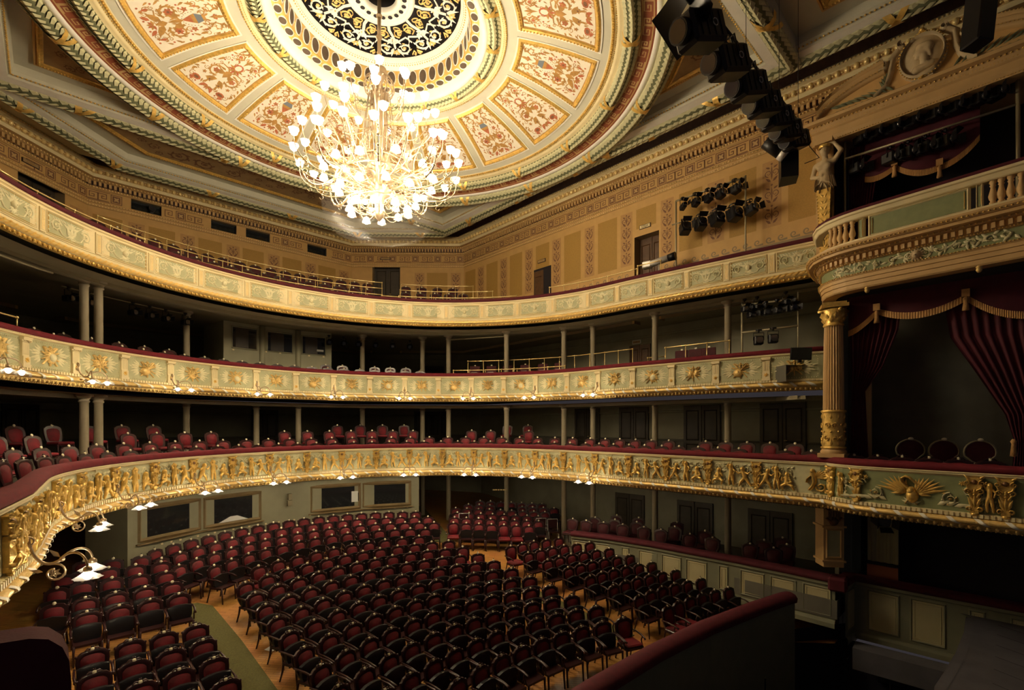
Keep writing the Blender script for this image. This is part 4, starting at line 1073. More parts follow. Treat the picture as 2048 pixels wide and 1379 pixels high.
# ---------- slabs, soffits, gallery floors
def slab(path,outer,z_top,z_bot,name_f,name_c,steps=(),drop=.0):
    n=len(path.p)
    mb=MB(); V=[];
    for i in range(n):
        q=path.p[i]-path.n[i]*.12; V.append((q.x,q.y,z_bot))
    # outward ring: project to outer path by index
    m=[]
    for i in range(n):
        q=path.p[i]; d=Vector((q.x,q.y-12.0)); 
        best=1e9
        # ray from centre through q to outer polygon
        for a,b in zip(outer,outer[1:]):
            ax,ay=a; ex,ey=b[0]-a[0],b[1]-a[1]; det=d.x*(-ey)+ex*d.y
            if abs(det)<1e-9: continue
            rx,ry=ax-0,ay-12.0; t=(rx*(-ey)+ex*ry)/det; u=(d.x*ry-d.y*rx)/det
            if t>1 and -1e-6<=u<=1+1e-6 and t<best: best=t
        if best>1e8: best=1.35
        m.append((d.x*best,12.0+d.y*best))
    W=[(x,y,z_bot) for x,y in m]
    mb.add(V+W,[(i,i+1,n+i+1,n+i) for i in range(n-1)],0)
    if drop:
        p2=Path([(x,y) for x,y in [(path.p[i]-path.n[i]*.75) for i in range(n)]]); sweep(mb,p2,[(.0,z_bot),(.0,z_bot-drop),(-.25,z_bot-drop),(-.25,z_bot)],0)
    o=mb.obj(name_c,['soffit']); struct(o)
    mb=MB(); V=[((path.p[i]-path.n[i]*.15).x,(path.p[i]-path.n[i]*.15).y,z_top) for i in range(n)]+[(x,y,z_top) for x,y in m]
    mb.add(V,[(i,i+1,n+i+1,n+i) for i in range(n-1)],0)
    sweep(mb,path,[(-.15,z_top),(-.15,z_top+.85)],0)
    for off,h in steps:
        q=Path([((path.p[i]-path.n[i]*off).x,(path.p[i]-path.n[i]*off).y) for i in range(n)]); sweep(mb,q,[(.0,z_top),(.0,z_top+h),(-1.05,z_top+h)],0)
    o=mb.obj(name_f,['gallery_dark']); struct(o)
OUT=[(12.2,-3.0),(12.2,22.6),(6.4,27.6),(-6.4,27.6),(-12.2,22.6),(-12.2,2.0)]
OUTU=[(10.45,-3.0),(10.45,22.05),(5.75,26.45),(-5.75,26.45),(-10.45,22.05),(-10.45,2.0)]
slab(B1P,OUT,3.82,3.40,'floor_1','ceiling_1',steps=((1.12,.16),(2.37,.43),(3.22,.68)))
slab(B2P,OUT,6.78,6.36,'floor_2','ceiling_2',drop=.12,steps=((.22,.25),(1.10,.48)))
slab(B3P,OUT,9.95,9.72,'floor_3','ceiling_3',drop=.10)
# gallery risers at the top level (back seating)
for k in range(1,4):
    mb=MB(); q=Path(arcpts(0,10.9,9.35+.78*k,28,152,40)); sweep(mb,q,[(.0,10.07+.5*(k-1)),(.0,10.07+.5*k),(-1.1,10.07+.5*k)],0)
    o=mb.obj('floor_%d'%(3+k),['velvet_dark']); struct(o)
mb=MB(); mb.box((6.6,23.3,10.85),(3.4,3.4,1.8),PI/4,0); 
# ---------- dark gallery walls for the three lower levels
for nm,z0,z1,k in (('wall_stalls',-1.2,3.42,'gallery'),('wall_dress_circle',3.8,6.4,'gallery'),('wall_upper_circle',6.7,9.74,'gallery')):
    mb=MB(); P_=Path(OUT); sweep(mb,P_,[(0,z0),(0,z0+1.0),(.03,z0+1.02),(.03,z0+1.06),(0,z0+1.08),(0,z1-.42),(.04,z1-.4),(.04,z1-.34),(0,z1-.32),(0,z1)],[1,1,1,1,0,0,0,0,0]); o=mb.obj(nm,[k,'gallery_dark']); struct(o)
# panelled double doors on the right wall, lower levels
nd=5
for z,h,px in ((3.82,2.45,(1175,1268,1404,1565)),(-.15,2.5,(1260,1390,1540)),(6.78,2.25,(1281,))):
    P_=Path(OUT)
    for x in px:
        s=P_.hit(x); p,T,N=P_.at(s); w=1.5 if z>-1 and z<6 else 1.05
        door_leaf('door_%d'%nd,p,T,w,h,z,'wood_door' if z>6 else 'door_dark',True,-.04); nd+=1
for z,h,px in ((3.82,2.45,(40,530,850,880)),(6.78,2.25,(30,867))):
    P_=Path(OUT)
    for x in px:
        s=P_.hit(x); p,T,N=P_.at(s); door_leaf('door_%d'%nd,p,T,1.3,h,z,'door_dark',True,-.04); nd+=1
# ---------- iron columns (one object per storey)
COLS=[(168,-6.11,18.62),(197,-5.78,18.83),(373,-3.12,21.51),(597,.93,21.43),(725,3.9,21.47),(845,6.25,19.94),(897,6.85,18.64),(1013,8.17,16.03),(1128,9.36,13.64),(1186,9.69,12.33),(1308,9.75,9.48),(1457,10.0,6.86)]
def column(x,y,z0,z1,label,grp,r=.115):
    mb=MB(); h=z1-z0
    mb.lathe([(r*1.9,0),(r*1.9,.06),(r*1.5,.10),(r*1.45,.16),(r*1.05,.22),(r,.26),(r*.93,h-.24),(r*1.15,h-.22),(r*1.15,h-.18),(r*.95,h-.16),(r*1.5,h-.07),(r*1.9,h-.06),(r*1.9,h)],14,0)
    o=mb.obj('iron_column',['column'],loc=(x,y,z0)); tag(o,label,'column',grp); return o
lev=[('stalls',-.6,3.40,'under the lowest balcony'),('circle',3.82,6.36,'between the lowest and middle balconies'),('upper',6.78,9.72,'between the middle balcony and top gallery')]
skip={'upper':(597,),'stalls':(168,197,373,597,725),'circle':()}
xs_=sorted(COLS)
for nm,z0,z1,lb in lev:
    vis=[c for c in xs_ if c[0] not in skip[nm]]
    if nm=='circle': vis=vis+[(524,-.6,21.9)]
    vis=sorted(vis)
    for i,c in enumerate(vis):
        column(c[1],c[2],z0 if nm!='stalls' else .06*(c[2]-8)-.1,z1,'slim grey iron column %s, %s from the left end'%(lb,ORD[i]),'iron columns '+lb)
for k,px in enumerate((150,)):
    pass
# ================================================================== STALLS FLOOR, BOOTH, PARTERRE BOXES, PIT, STAGE BOXES
def zf(y): return .092*(y-8.0)
def ray(px):
    t=(px-1024)/967; return sin(YAW)+t*cos(YAW), cos(YAW)-t*sin(YAW)
def on_x(px,py,X):
    dx,dy=ray(px); d=(X-CXYZ[0])/dx; return Vector((X,d*dy,5.5+d*(848-py)/967))
def on_path(px,py,path,off=0.):
    s=path.hit(px); p,T,N=path.at(s,off); d=(p.x-CXYZ[0])*sin(YAW)+p.y*cos(YAW); return s,p,T,5.5+d*(848-py)/967
def on_z(px,py,z):
    d=967*(5.5-z)/(py-848); l=d*(px-1024)/967; return Vector((CXYZ[0]+d*sin(YAW)+l*cos(YAW),d*cos(YAW)-l*sin(YAW),z))
mb=MB(); mb.poly([(x,y,zf(y)) for x,y in ((-12.2,27),(-12.2,4.3),(-6.5,4.5),(-4,4.95),(-2,5.12),(0,5.17),(2,5.12),(4,4.95),(6,4.6),(7.4,4.3),(8.5,3.4),(12.2,3.4),(12.2,27))],0)
fl=mb.obj('floor',['parquet']); struct(fl)
def carpet(name,pts,label):
    mb=MB(); n=len(pts); V=[(x,y,zf(y)+.004) for x,y in pts]+[(x,y,zf(y)+.018) for x,y in pts]
    mb.add(V,[tuple(range(n,2*n))]+[(i,(i+1)%n,(i+1)%n+n,i+n) for i in range(n)],0); return tag(mb.obj(name,['carpet']),label,'carpet')
carpet('aisle_carpet',[(-4.25,6.2),(-3.52,6.2),(-3.58,12.6),(-3.68,14.9),(-3.95,15.3),(-4.35,15.4)],'olive green carpet runner in the aisle beside the near seat block')
carpet('aisle_carpet',[(3.75,7.0),(4.35,7.0),(4.35,13.4),(3.75,13.6)],'olive green carpet runner in the aisle between main block and parterre boxes')
carpet('aisle_carpet',[(4.2,16.4),(5.0,15.6),(7.2,21.4),(6.4,21.6)],'olive green carpet leading to the dark rear doorway beside the booth')
# control booth wall at the back of the stalls
BP=Path(arcpts(0,9.8,9.45,20,160,60)); sL,sR=BP.hit(838),BP.hit(255)
bpts=[BP.at(sL+(sR-sL)*i/30)[0] for i in range(31)]; BPP=Path([(p.x,p.y) for p in bpts])
mb=MB(); sweep(mb,BPP,[(0,.3),(0,3.40)],0); 
for s in (0,BPP.len):
    p,T,N=BPP.at(s); q=p-N*1.6; mb.add([(p.x,p.y,.3),(q.x,q.y,.3),(q.x,q.y,3.4),(p.x,p.y,3.4)],[(0,1,2,3)],0)
sweep(mb,BPP,[(.0,.9),(.025,.93),(.025,.99),(0,1.02)],0)
struct(mb.obj('wall_booth',['booth']))
nw=5
for xa,xb,ya,yb in ((283,396,1012,1078),(413,517,992,1049),(626,716,975,1017),(730,817,967,1007)):
    s0,p0,_,zt=on_path(xa,ya,BPP); s1_,p1,_,zb=on_path(xb,yb,BPP); 
    zt=on_path((xa+xb)/2,(ya+ (ya-(9 if xa>600 else 16)))/2,BPP)[3]; zb=on_path((xa+xb)/2,(yb+yb+ (6 if xa>600 else 14))/2-6,BPP)[3]
    mid=(s0+s1_)/2; w=abs(s1_-s0); p,T,N=BPP.at(mid,.01)
    zt,zb=2.95,2.12
    mb=MB(); flatrect(mb,-w/2,zb,w/2,zt,-.0,0,lambda x,z,h:(x,-.012-h,z)); frame(mb,-w/2-.14,zb-.14,w/2+.14,zt+.14,.15,.07,1,lambda x,z,h:(x,-.012-h,z)); 
    mb.box((0,-.06,zb-.16),(w+.34,.12,.04),0,1)
    o=mb.obj('window_%d'%nw,['glass','booth_frame']); o.matrix_world=local_to(p,T,0); struct(o); nw+=1
    if xa==413:
        q,T,N=BPP.at(mid,.05); mb=MB(); mb.prism([(-.5,0),(.5,0),(.12,.17),(-.12,.17)],-.02,.0,0); o=mb.obj('lamp_hood',['white']); o.matrix_world=local_to(q,T,2.13); tag(o,'pale lamp hood standing in the second booth window','lamp')
    if xa==626:
        q,T,N=BPP.at(BPP.hit(709),.05); mb=MB(); mb.box((0,0,.22),(.26,.02,.44),0,0); mb.box((.14,.0,.2),(.03,.03,.34),0,1); o=mb.obj('paper_notice',['paper','black']); o.matrix_world=local_to(q,T,2.3); tag(o,'white notice sheet in the booth window with black binding','notice')
# tiny wall-number plates along the booth
for i,px in enumerate((323,342,360,395,429,466,498,531,557,588,620,790,815)):
    s,p,T,z=on_path(px,1000,BPP,.02); mb=MB(); mb.box((0,0,0),(.07,.012,.055),0,0); o=mb.obj('number_plate',['cream']); o.matrix_world=local_to(p,T,1.83 if px<600 else 1.93); tag(o,'small cream number plate on the olive booth wall, %s from its near end'%ORD[i],'plate')
# wall loudspeaker + bracket on booth wall
s,p,T,z=on_path(577,985,BPP,.12); mb=MB(); mb.box((0,0,0),(.12,.14,.22),0,0); mb.box((0,.0,-.24),(.16,.1,.2),0,0); mb.box((0,.08,-.1),(.05,.1,.05),0,0)
o=mb.obj('wall_loudspeaker',['steel']); o.matrix_world=local_to(p,T,2.75); tag(o,'small grey wall loudspeaker between the two pairs of booth windows','loudspeaker')
# ---------- parterre boxes (right side, stalls level)
PP=Path([(8.32,3.35),(8.36,4.6),(8.36,6.0),(8.22,8.8),(7.98,10.4),(7.55,11.75)])
pb=empty('parterre_box_parapet'); tag(pb,'cream panelled front of the ground floor boxes with dark red velvet ledge','box front')
def velv(path,zt,w,root,m='velvet_dark'):
    mb=MB(); prof=[(.06,zt-.10),(.10,zt-.06),(.10,zt),(.05,zt+.05),(-w+.05,zt+.05),(-w,zt),(-w,zt-.10)]; sweep(mb,path,prof,0,True); endcaps(mb,path,prof,0); return mb.obj('velvet_ledge',[m],root)
def panelled(path,z0,z1,root,pitch=.92,off=0.):
    mb=MB(); sweep(mb,path,[(.02,z1),(.05,z1-.02),(.05,z1-.10),(.02,z1-.12),(.0,z1-.13),(.0,z0+.2),(.04,z0+.18),(.06,z0+.12),(.06,z0)],0); mb.obj('frame_board',['panel_grey'],root)
    n=int(path.len/pitch)
    for i in range(n):
        narrow=(i%4==3); w=.30 if narrow else .70
        mb=MB(); flatrect(mb,-w/2,.0,w/2,z1-z0-.46,.004,0); frame(mb,-w/2,0,w/2,z1-z0-.46,.05,.03,1); frame(mb,-w/2+.08,.08,w/2-.08,z1-z0-.54,.03,.015,0)
        o=mb.obj('front_panel',['panel_cream','panel_grey'],root); p,T,N=path.at((i+.5)*path.len/n,.003); o.matrix_world=local_to(p,T,z0+.28)
velv(PP,1.36,.32,pb); panelled(PP,.05,1.28,pb,.80)
# box side walls between parterre boxes floor
mb=MB(); mb.prismz([(8.3,3.3),(12.2,3.3),(12.2,13.5),(9.2,13.5),(7.6,11.7),(8.25,8.8),(8.36,6)],.30,.80,0); struct(mb.obj('floor_7',['gallery_dark']))
# stage-side boxes continuing toward the stage
PS=Path([(9.28,-2.5),(9.24,0.),(9.15,3.1),(8.45,3.15)])
pb2=empty('parterre_box_parapet'); tag(pb2,'darker panelled box front beside the orchestra pit below the swan balcony','box front')
velv(PS,1.30,.32,pb2); panelled(PS,-.35,1.22,pb2,.80)
mb=MB(); sweep(mb,Path([(9.1,-2.5),(9.05,0),(8.9,3.0)]),[(.0,-.35),(.55,-.35),(.55,-.9)],0); struct(mb.obj('trim_2',['stage']))
mb=MB(); mb.box((8.42,3.3,1.25),(.55,.42,.36),.1,0,.05); tag(mb.obj('velvet_corner_post',['velvet_dark']),'dark red velvet corner block joining the two parterre box fronts','post')
# pilaster carrying the lowest stage box
pl=empty('gilded_pilaster',(8.4,3.5,0),math.radians(-52)); tag(pl,'cream pier with carved gilt capital below the swan balcony','pilaster')
mb=MB(); mb.box((0,0,2.56),(.50,.46,1.72),0,0); mb.box((0,-.0,2.78),(.60,.54,.05),0,0); mb.box((0,-.0,1.86),(.58,.52,.05),0,0); mb.obj('pier',['cornice_tan'],pl)
mb=MB(); frame(mb,-.20,1.94,.20,2.72,.05,.03,0,lambda x,z,h:(x,-.23-h,z)); flatrect(mb,-.15,1.99,.15,2.67,.004,1,lambda x,z,h:(x,-.23-h,z)); mb.obj('sunk_panel',['cornice_tan','sage'],pl)
mb=MB(); P=lambda x,z,h:(x,-.23-h,z)
for sg in (-1,1): ribbon(mb,spiral(sg*.13,3.28,.09,.02,PI/2,sg*1.1,12),.05,.03,.06,0,P); leaf(mb,sg*.05,2.82,PI/2-sg*.2,.40,.12,.06,0,P)
for k in range(5): ribbon(mb,[(-.14+.07*k,3.0),(-.14+.07*k,3.2)],.04,.04,.05,0,P)
dome(mb,0,2.92,.12,.09,0,P,10); ribbon(mb,[(-.2,3.02),(0,2.84),(.2,3.02)],.06,.06,.08,0,P); mb.obj('carved_capital',['copper'],pl)
# ---------- great fluted column of the stage box
gc=empty('stage_box_column',(7.12,3.12,4.70)); tag(gc,'gilded fluted column with richly carved lower shaft beside the curtained stage box','column')
mb=MB(); mb.box((0,0,.04),(.56,.56,.10),0,0); mb.lathe([(.27,.09),(.28,.13),(.26,.17),(.24,.19),(.25,.22)],24,0); mb.obj('base',['cornice_tan'],gc)
mb=MB(); mb.lathe([(.235,.22),(.24,1.10)],24,0)
rn=random.Random(4)
for k in range(9):
    a=2*PI*k/9
    def PC(x,z,h,a=a): r=.238+h; return (r*cos(a+x/.238),r*sin(a+x/.238),z)
    scroll(mb,0,.45,.075,PI/2,(-1)**k,.022,.03,0,0,PC,turns=1.2,leaves=4); scroll(mb,.0,.78,.07,-PI/2,(-1)**k,.022,.03,0,0,PC,turns=1.2,leaves=4)
    leaf(mb,.08,.26,PI/2,.2,.07,.03,0,PC); leaf(mb,.08,.92,PI/2,.15,.06,.03,0,PC); dome(mb,.08,.62,.03,.03,0,PC,6)
mb.lathe([(.25,1.08),(.275,1.12),(.25,1.15)],24,0); mb.lathe([(.255,.2),(.275,.235),(.25,.26)],24,0)
mb.obj('carved_shaft',['gold'],gc)
mb=MB(); mb.lathe([(.222,1.15),(.215,2.2),(.195,3.22)],48,0,flute=.10,sm=False); mb.obj('fluted_shaft',['cornice_tan'],gc)
mb=MB(); mb.lathe([(.21,3.20),(.225,3.23),(.21,3.26),(.20,3.28),(.215,3.40),(.28,3.60),(.24,3.62)],20,0)
for k in range(8):
    a=2*PI*k/8
    def PC(x,z,h,a=a): r=.205+h; return (r*cos(a+x/.2),r*sin(a+x/.2),z)
    leaf(mb,0,3.28,PI/2,.22,.13,.06,0,PC); leaf(mb,.08,3.36,PI/2,.24,.10,.09,0,PC)
    if k%2: ribbon(mb,spiral(0,3.57,.05,.012,PI/2,1.1,10),.03,.02,.12,0,lambda x,z,h,a=a:((.24+h)*cos(a)-x*sin(a),(.24+h)*sin(a)+x*cos(a),z))
mb.box((0,0,3.68),(.56,.56,.08),.35,0); mb.box((0,0,3.74),(.48,.48,.06),.35,0)
mb.obj('carved_capital',['gold'],gc)
mb=MB(); mb.box((7.78,2.62,6.6),(.30,.30,3.9),.1,0); mb.box((7.78,2.62,8.38),(.36,.36,.3),.1,0); tag(mb.obj('rear_pilaster',['cornice_tan']),'narrow cream pilaster half hidden behind the great fluted column','pilaster')
# ---------- entablature + balustraded parapet of the upper stage box
EP=Path([(6.10,-1.6),(6.18,-.6),(6.30,.5),(6.42,1.6),(6.52,2.4),(6.60,2.75),(6.74,3.04),(6.96,3.26),(7.25,3.40),(7.7,3.5),(8.7,3.6)])
ent=empty('stage_box_entablature'); tag(ent,'bowed entablature above the column, pale green frieze with lion mask and foliage','entablature')
mb=MB(); sweep(mb,EP,[(-.35,8.60),(-.02,8.60),(.0,8.63),(.0,8.72),(.02,8.73),(.02,8.82),(.04,8.83),(.04,8.90),(.06,8.93),(.06,8.95),(.0,8.97)],0); mb.obj('architrave',['cornice_tan'],ent)
mb=MB(); sweep(mb,EP,[(.0,8.96),(.0,9.21)],0); mb.obj('frieze',['sage_green'],ent)
mb=MB(); sweep(mb,EP,[(.0,9.20),(.03,9.21),(.05,9.24),(.05,9.36),(.12,9.38),(.14,9.42),(.27,9.43),(.27,9.49),(.30,9.50),(.34,9.56),(.34,9.60),(-.1,9.61)],0); dentils(mb,EP,.05,9.25,9.355,.06,.06,.115,0); mb.obj('dentil_cornice',['cornice_tan'],ent)
mb=MB(); beads(mb,EP,.07,8.945,.018,.055,0); beads(mb,EP,.055,9.225,.016,.05,0); beads(mb,EP,.16,9.40,.022,.09,0); beads(mb,EP,.33,9.53,.024,.075,0); mb.obj('bead_row',['gold'],ent)
rn=random.Random(8); sM=EP.hit(1833)
for i,px in enumerate((1655,1672,1695,1722,1752,1785,1815,1853,1880,1910,1945,1980,2015)):
    mb=MB()
    for k in range(7): leaf(mb,rn.uniform(-.14,.14),rn.uniform(-.05,.06),rn.uniform(0,6.28),rn.uniform(.10,.17),.06,.035,0)
    scroll(mb,0,0,.075,rn.uniform(0,6),1 if i%2 else -1,.025,.03,0,0,turns=1.2,leaves=4)
    o=mb.obj('frieze_foliage',['sage_relief'],ent); p,T,N=EP.at(EP.hit(px),.004); o.matrix_world=local_to(p,T,9.085)
mb=MB()
for k in range(14): leaf(mb,0,0,2*PI*k/14,.155,.07,.05,0)
dome(mb,0,0,.085,.10,0,n=12,rz=.10); dome(mb,0,-.02,.025,.125,0,n=6)
for s in (-.032,.032): dome(mb,s,.025,.013,.10,0,n=6)
o=mb.obj('lion_mask',['stone'],ent); p,T,N=EP.at(sM,.006); o.matrix_world=local_to(p,T,9.085)
mb=MB()
for i,px in enumerate((1732,1957)):
    p,T,N=EP.at(EP.hit(px),-.06); mb.lathe([(0,-.10),(.03,-.09),(.05,-.05),(.04,-.01),(.055,.0),(.05,.03)],10,0,c=(p.x,p.y,8.58))
mb.obj('pendant_knob',['gold_soft'],ent)
mb=MB(); V=[];n=len(EP.p)
W=[((EP.p[i]-EP.n[i]*.3).x,(EP.p[i]-EP.n[i]*.3).y) for i in range(n)]
mb.poly([(x,y,8.6) for x,y in W]+[(10.4,-1.6,8.6)],0); mb.poly([(x,y,9.62) for x,y in W]+[(10.4,-1.6,9.62)],0); struct(mb.obj('ceiling_4',['dark']))
bal=empty('box_balustrade'); tag(bal,'ivory balustrade with moss green panels fronting the upper stage box','balustrade')
sA,sB,sC,sD,sE=EP.hit(1716),EP.hit(1735),EP.hit(1952),EP.hit(1970),EP.hit(2047)
BA=Path([(EP.at(EP.len-.9-(EP.len-.9)*i/60,.10)[0].x,EP.at(EP.len-.9-(EP.len-.9)*i/60,.10)[0].y) for i in range(61)][::-1])
mb=MB(); sweep(mb,BA,[(.08,9.61),(.08,9.68),(.05,9.70),(-.12,9.70),(-.12,9.61)],0); sweep(mb,BA,[(-.12,10.16),(.03,10.16),(.05,10.18),(.07,10.26),(.10,10.28),(.10,10.33),(-.14,10.33),(-.14,10.16)],0); mb.obj('rail_and_plinth',['cream'],bal)
mb=MB(); sweep(mb,BA,[(.08,10.33),(.10,10.36),(.06,10.41),(-.14,10.41),(-.16,10.33)],0,True); mb.obj('velvet_rail',['velvet_dark'],bal)
bl=MB(); bl.lathe([(.055,0),(.055,.05),(.035,.07),(.06,.12),(.07,.17),(.045,.27),(.033,.34),(.05,.37),(.032,.39),(.055,.42),(.055,.46)],10,0)
me=None
for i,px in enumerate((1659,1668,1678,1689.5,1703,1985,2002,2021,2042)):
    s=BA.hit(px)
    if s is None: continue
    p,T,N=BA.at(s,-.04)
    if me is None: o=bl.obj('baluster',['cornice_tan'],bal); me=o.data
    else: o=bpy.data.objects.new('baluster',me); COL.objects.link(o); o.parent=bal
    o.location=(p.x,p.y,9.70)
for a,b in ((1716,1728),(1737,1940),(1952,1966)):
    sa,sb=BA.hit(a),BA.hit(b); w=abs(sa-sb); p,T,N=BA.at((sa+sb)/2,-.0)
    fw=min(.05,w*.22); mb=MB(); mb.box((0,.05,.24),(w,.08,.50),0,1); flatrect(mb,-w/2+fw,.05,w/2-fw,.43,.012,0,lambda x,z,h:(x,.0-h,z)); frame(mb,-w/2,.0,w/2,.48,fw,.03,1,lambda x,z,h:(x,.0-h,z)); 
    for x in ((-w/2+.08,w/2-.08) if w>.5 else (w/2-fw,)): ribbon(mb,[(x,.07),(x,.41)],.02,.02,.03,2,lambda x,z,h:(x,-.0-h,z))
    o=mb.obj('green_panel',['sage_green','cream','gold'],bal); o.matrix_world=local_to(p,T,9.68)
# ---------- upper opening: pier, caryatid, entablature, pediment
XU=8.75
mb=MB(); mb.box(((XU+.1+10.4)/2,3.72,11.6),(10.4-XU-.1,.42,3.6),0,0); mb.box(((XU+10.4)/2,1.0,13.62),(10.4-XU,6.0,.62),0,0); mb.box((9.0,-1.7,11.5),(.5,.4,4.0),0,0)
struct(mb.obj('wall_stage_box',['cornice_tan']))
up=empty('box_pediment'); tag(up,'tan segmental pediment with portrait medallion, scrolls and palm leaves over upper box','pediment')
UP=Path([(XU,-2.),(XU,3.95),(10.2,3.95)])
mb=MB(); sweep(mb,UP,[(-.02,13.33),(.0,13.35),(.02,13.45),(.02,13.62),(.06,13.66),(.10,13.75),(.12,13.80),(.24,13.83),(.26,13.90),(.22,13.93),(-.3,13.94)],0); mb.obj('entablature_moulding',['cornice_tan'],up)
mb=MB(); beads(mb,UP,.13,13.78,.026,.09,0); beads(mb,UP,.07,13.70,.018,.06,0); beads(mb,UP,.01,13.35,.016,.06,0); mb.obj('bead_row',['gold'],up)
yc=1.6
def PX(x,z,h): return (XU-.02-h,yc-x,z)       # x to the viewer's right = toward the stage
arc=[(-2.25+4.5*i/24,13.93+.78*math.sqrt(max(0,1-((-2.25+4.5*i/24)/2.3)**2))) for i in range(25)]
for seg in (arc[:9],arc[16:]):
    mb=MB()
    for k,(z_,w,h,mi) in enumerate(((0,.16,.26,0),(-.10,.10,.20,0),(.08,.05,.30,0))):
        ribbon(mb,[(x,z+z_) for x,z in seg],w,w,h,mi,PX,False,.0)
    for (x0,z0),(x1,z1) in zip(seg,seg[1:]):
        for q in range(3): t=q/3; mb.bead(PX(x0+(x1-x0)*t,z0+(z1-z0)*t+.10,.28),.022,1)
        for q in range(3): t=q/3; mb.bead(PX(x0+(x1-x0)*t,z0+(z1-z0)*t-.10,.20),.018,1)
    mb.obj('segmental_moulding',['cornice_tan','gold'],up)
mb=MB(); mb.poly([PX(-2.25,13.9,.0)]+[PX(x,z,.0) for x,z in arc]+[PX(2.25,13.9,.0)],0); mb.obj('tympanum',['wall_tan'],up)
med=MB()
dome(med,0,14.55,.47,.16,0,PX,24,.56)
for k in range(44): a=2*PI*k/44; med.bead(PX(.46*cos(a),14.55+.55*sin(a),.12),.028,1)
ribbon(med,[(.42*cos(2*PI*k/32),14.55+.50*sin(2*PI*k/32)) for k in range(33)],.10,.10,.20,0,PX)
for sg in (-1,1):
    ribbon(med,[(sg*.42,15.02),(sg*.60,14.85),(sg*.62,14.5),(sg*.72,14.2),(sg*.98,14.02)],.20,.10,.15,0,PX)
    ribbon(med,spiral(sg*.78,14.72,.16,.04,PI/2 if sg>0 else PI/2,-sg*1.2,14),.10,.06,.18,0,PX); ribbon(med,spiral(sg*.40,15.02,.09,.03,PI/2,-sg*1.1,10),.07,.04,.2,0,PX)
ribbon(med,[(-.2,14.0),(0,13.95),(.2,14.0)],.16,.16,.15,0,PX)
mo=med.obj('medallion',['stone','gold'],up)
def hp(x,z,h): return (XU-.02-h,yc-x,z)
def he(x,z,rx,rz,d): return ('e',hp(x,z,.14),(d,rx,rz))
E=[he(.03,14.64,.13,.15,.09),he(-.06,14.60,.08,.11,.08),('c',hp(-.115,14.61,.17),hp(-.15,14.575,.17),.028,.024),('c',hp(-.10,14.50,.16),hp(-.08,14.49,.16),.045,.045),('c',hp(.03,14.52,.15),hp(.05,14.34,.15),.075,.085),('c',hp(-.12,14.22,.13),hp(.20,14.27,.13),.09,.07),he(.13,14.70,.09,.10,.09),he(.02,14.76,.12,.06,.09),('c',hp(.12,14.60,.18),hp(.16,14.44,.16),.04,.025)]
meobj('portrait_relief',metamesh('portrait_relief',E,'stone',res=.028),up)
mb=MB()
for sg in (-1,1):
    for k in range(9):
        leaf(mb,sg*(.55+.14*k),14.02+.012*k,(.75-.05*k) if sg>0 else PI-(.75-.05*k),.34,.07,.10,0,PX,curl=.1); leaf(mb,sg*(.55+.14*k),14.0,(-.1) if sg>0 else PI+.1,.26,.06,.12,0,PX)
    for k in range(5): leaf(mb,sg*.72,14.15+.04*k,(1.0+.2*k) if sg>0 else PI-(1.0+.2*k),.28,.09,.09,0,PX)
for k in range(7): leaf(mb,.0,15.05,PI*k/6,.16,.08,.2,1,PX)
dome(mb,0,15.14,.08,.22,1,PX,8); rosette(mb,.0,13.98,.10,.2,1,1,PX)
mb.obj('palm_spray',['leaf_dark','gold'],up)
# caryatid (herm with raised arm)
cy=empty('caryatid',(XU-.04,3.66,10.0)); tag(cy,'plaster caryatid with one arm raised above her head, on tapering gilt pedestal','sculpture')
c=lambda a,b,r0,r1:('c',a,b,r0,r1)
def cpt(x,y,z): return (y,-x,z)   # figure faces -X : local right(+x of viewer)=-Y
E=[('e',cpt(0,-.10,3.02),(.115,.10,.14)),c(cpt(0,-.07,2.92),cpt(0,-.05,2.78),.06,.065),c(cpt(-.17,-.04,2.70),cpt(.17,-.04,2.70),.095,.095),c(cpt(0,-.05,2.68),cpt(0,-.04,2.30),.17,.14),c(cpt(0,-.05,2.30),cpt(0,-.05,2.12),.17,.20),
   c(cpt(-.10,-.15,2.58),cpt(-.09,-.15,2.57),.075,.07),c(cpt(.10,-.15,2.58),cpt(.09,-.15,2.57),.075,.07),
   c(cpt(-.23,-.05,2.70),cpt(-.31,-.04,2.42),.07,.06),c(cpt(-.31,-.05,2.42),cpt(-.12,-.20,2.30),.055,.045),c(cpt(-.12,-.20,2.30),cpt(-.04,-.22,2.34),.045,.035),
   c(cpt(.22,-.05,2.72),cpt(.38,-.08,2.92),.07,.058),c(cpt(.38,-.08,2.92),cpt(.22,-.10,3.18),.055,.042),c(cpt(.22,-.10,3.18),cpt(.12,-.12,3.22),.045,.035),
   c(cpt(0,-.20,3.01),cpt(0,-.215,2.985),.025,.02),c(cpt(-.08,-.02,3.10),cpt(.08,-.02,3.10),.08,.08)]
meobj('figure',metamesh('figure',E,'stone',res=.035),cy)
mb=MB(); P=lambda x,z,h:(-.12-h,-x,z)
for k in range(11): 
    x=-.22+.044*k; ribbon(mb,[(x*.9,2.28),(x*1.0,2.15),(x*1.1+.02*(-1)**k,1.95)],.05,.06,.10,0,P)
for sg in (-1,1): ribbon(mb,[(sg*.02,2.16),(sg*.14,2.10),(sg*.22,1.96)],.07,.04,.15,0,P); ribbon(mb,[(sg*.0,2.14),(sg*.07,2.0),(sg*.10,1.86)],.06,.04,.14,0,P)
mb.obj('drapery',['stone'],cy)
mb=MB(); mb.add([(-.02,.10,.2),(-.02,-.10,.2),(-.17,.10,.2),(-.17,-.10,.2),(.02,.19,1.95),(.02,-.19,1.95),(-.21,.17,1.95),(-.21,-.17,1.95)],[(2,3,7,6),(0,2,6,4),(3,1,5,7)],0)
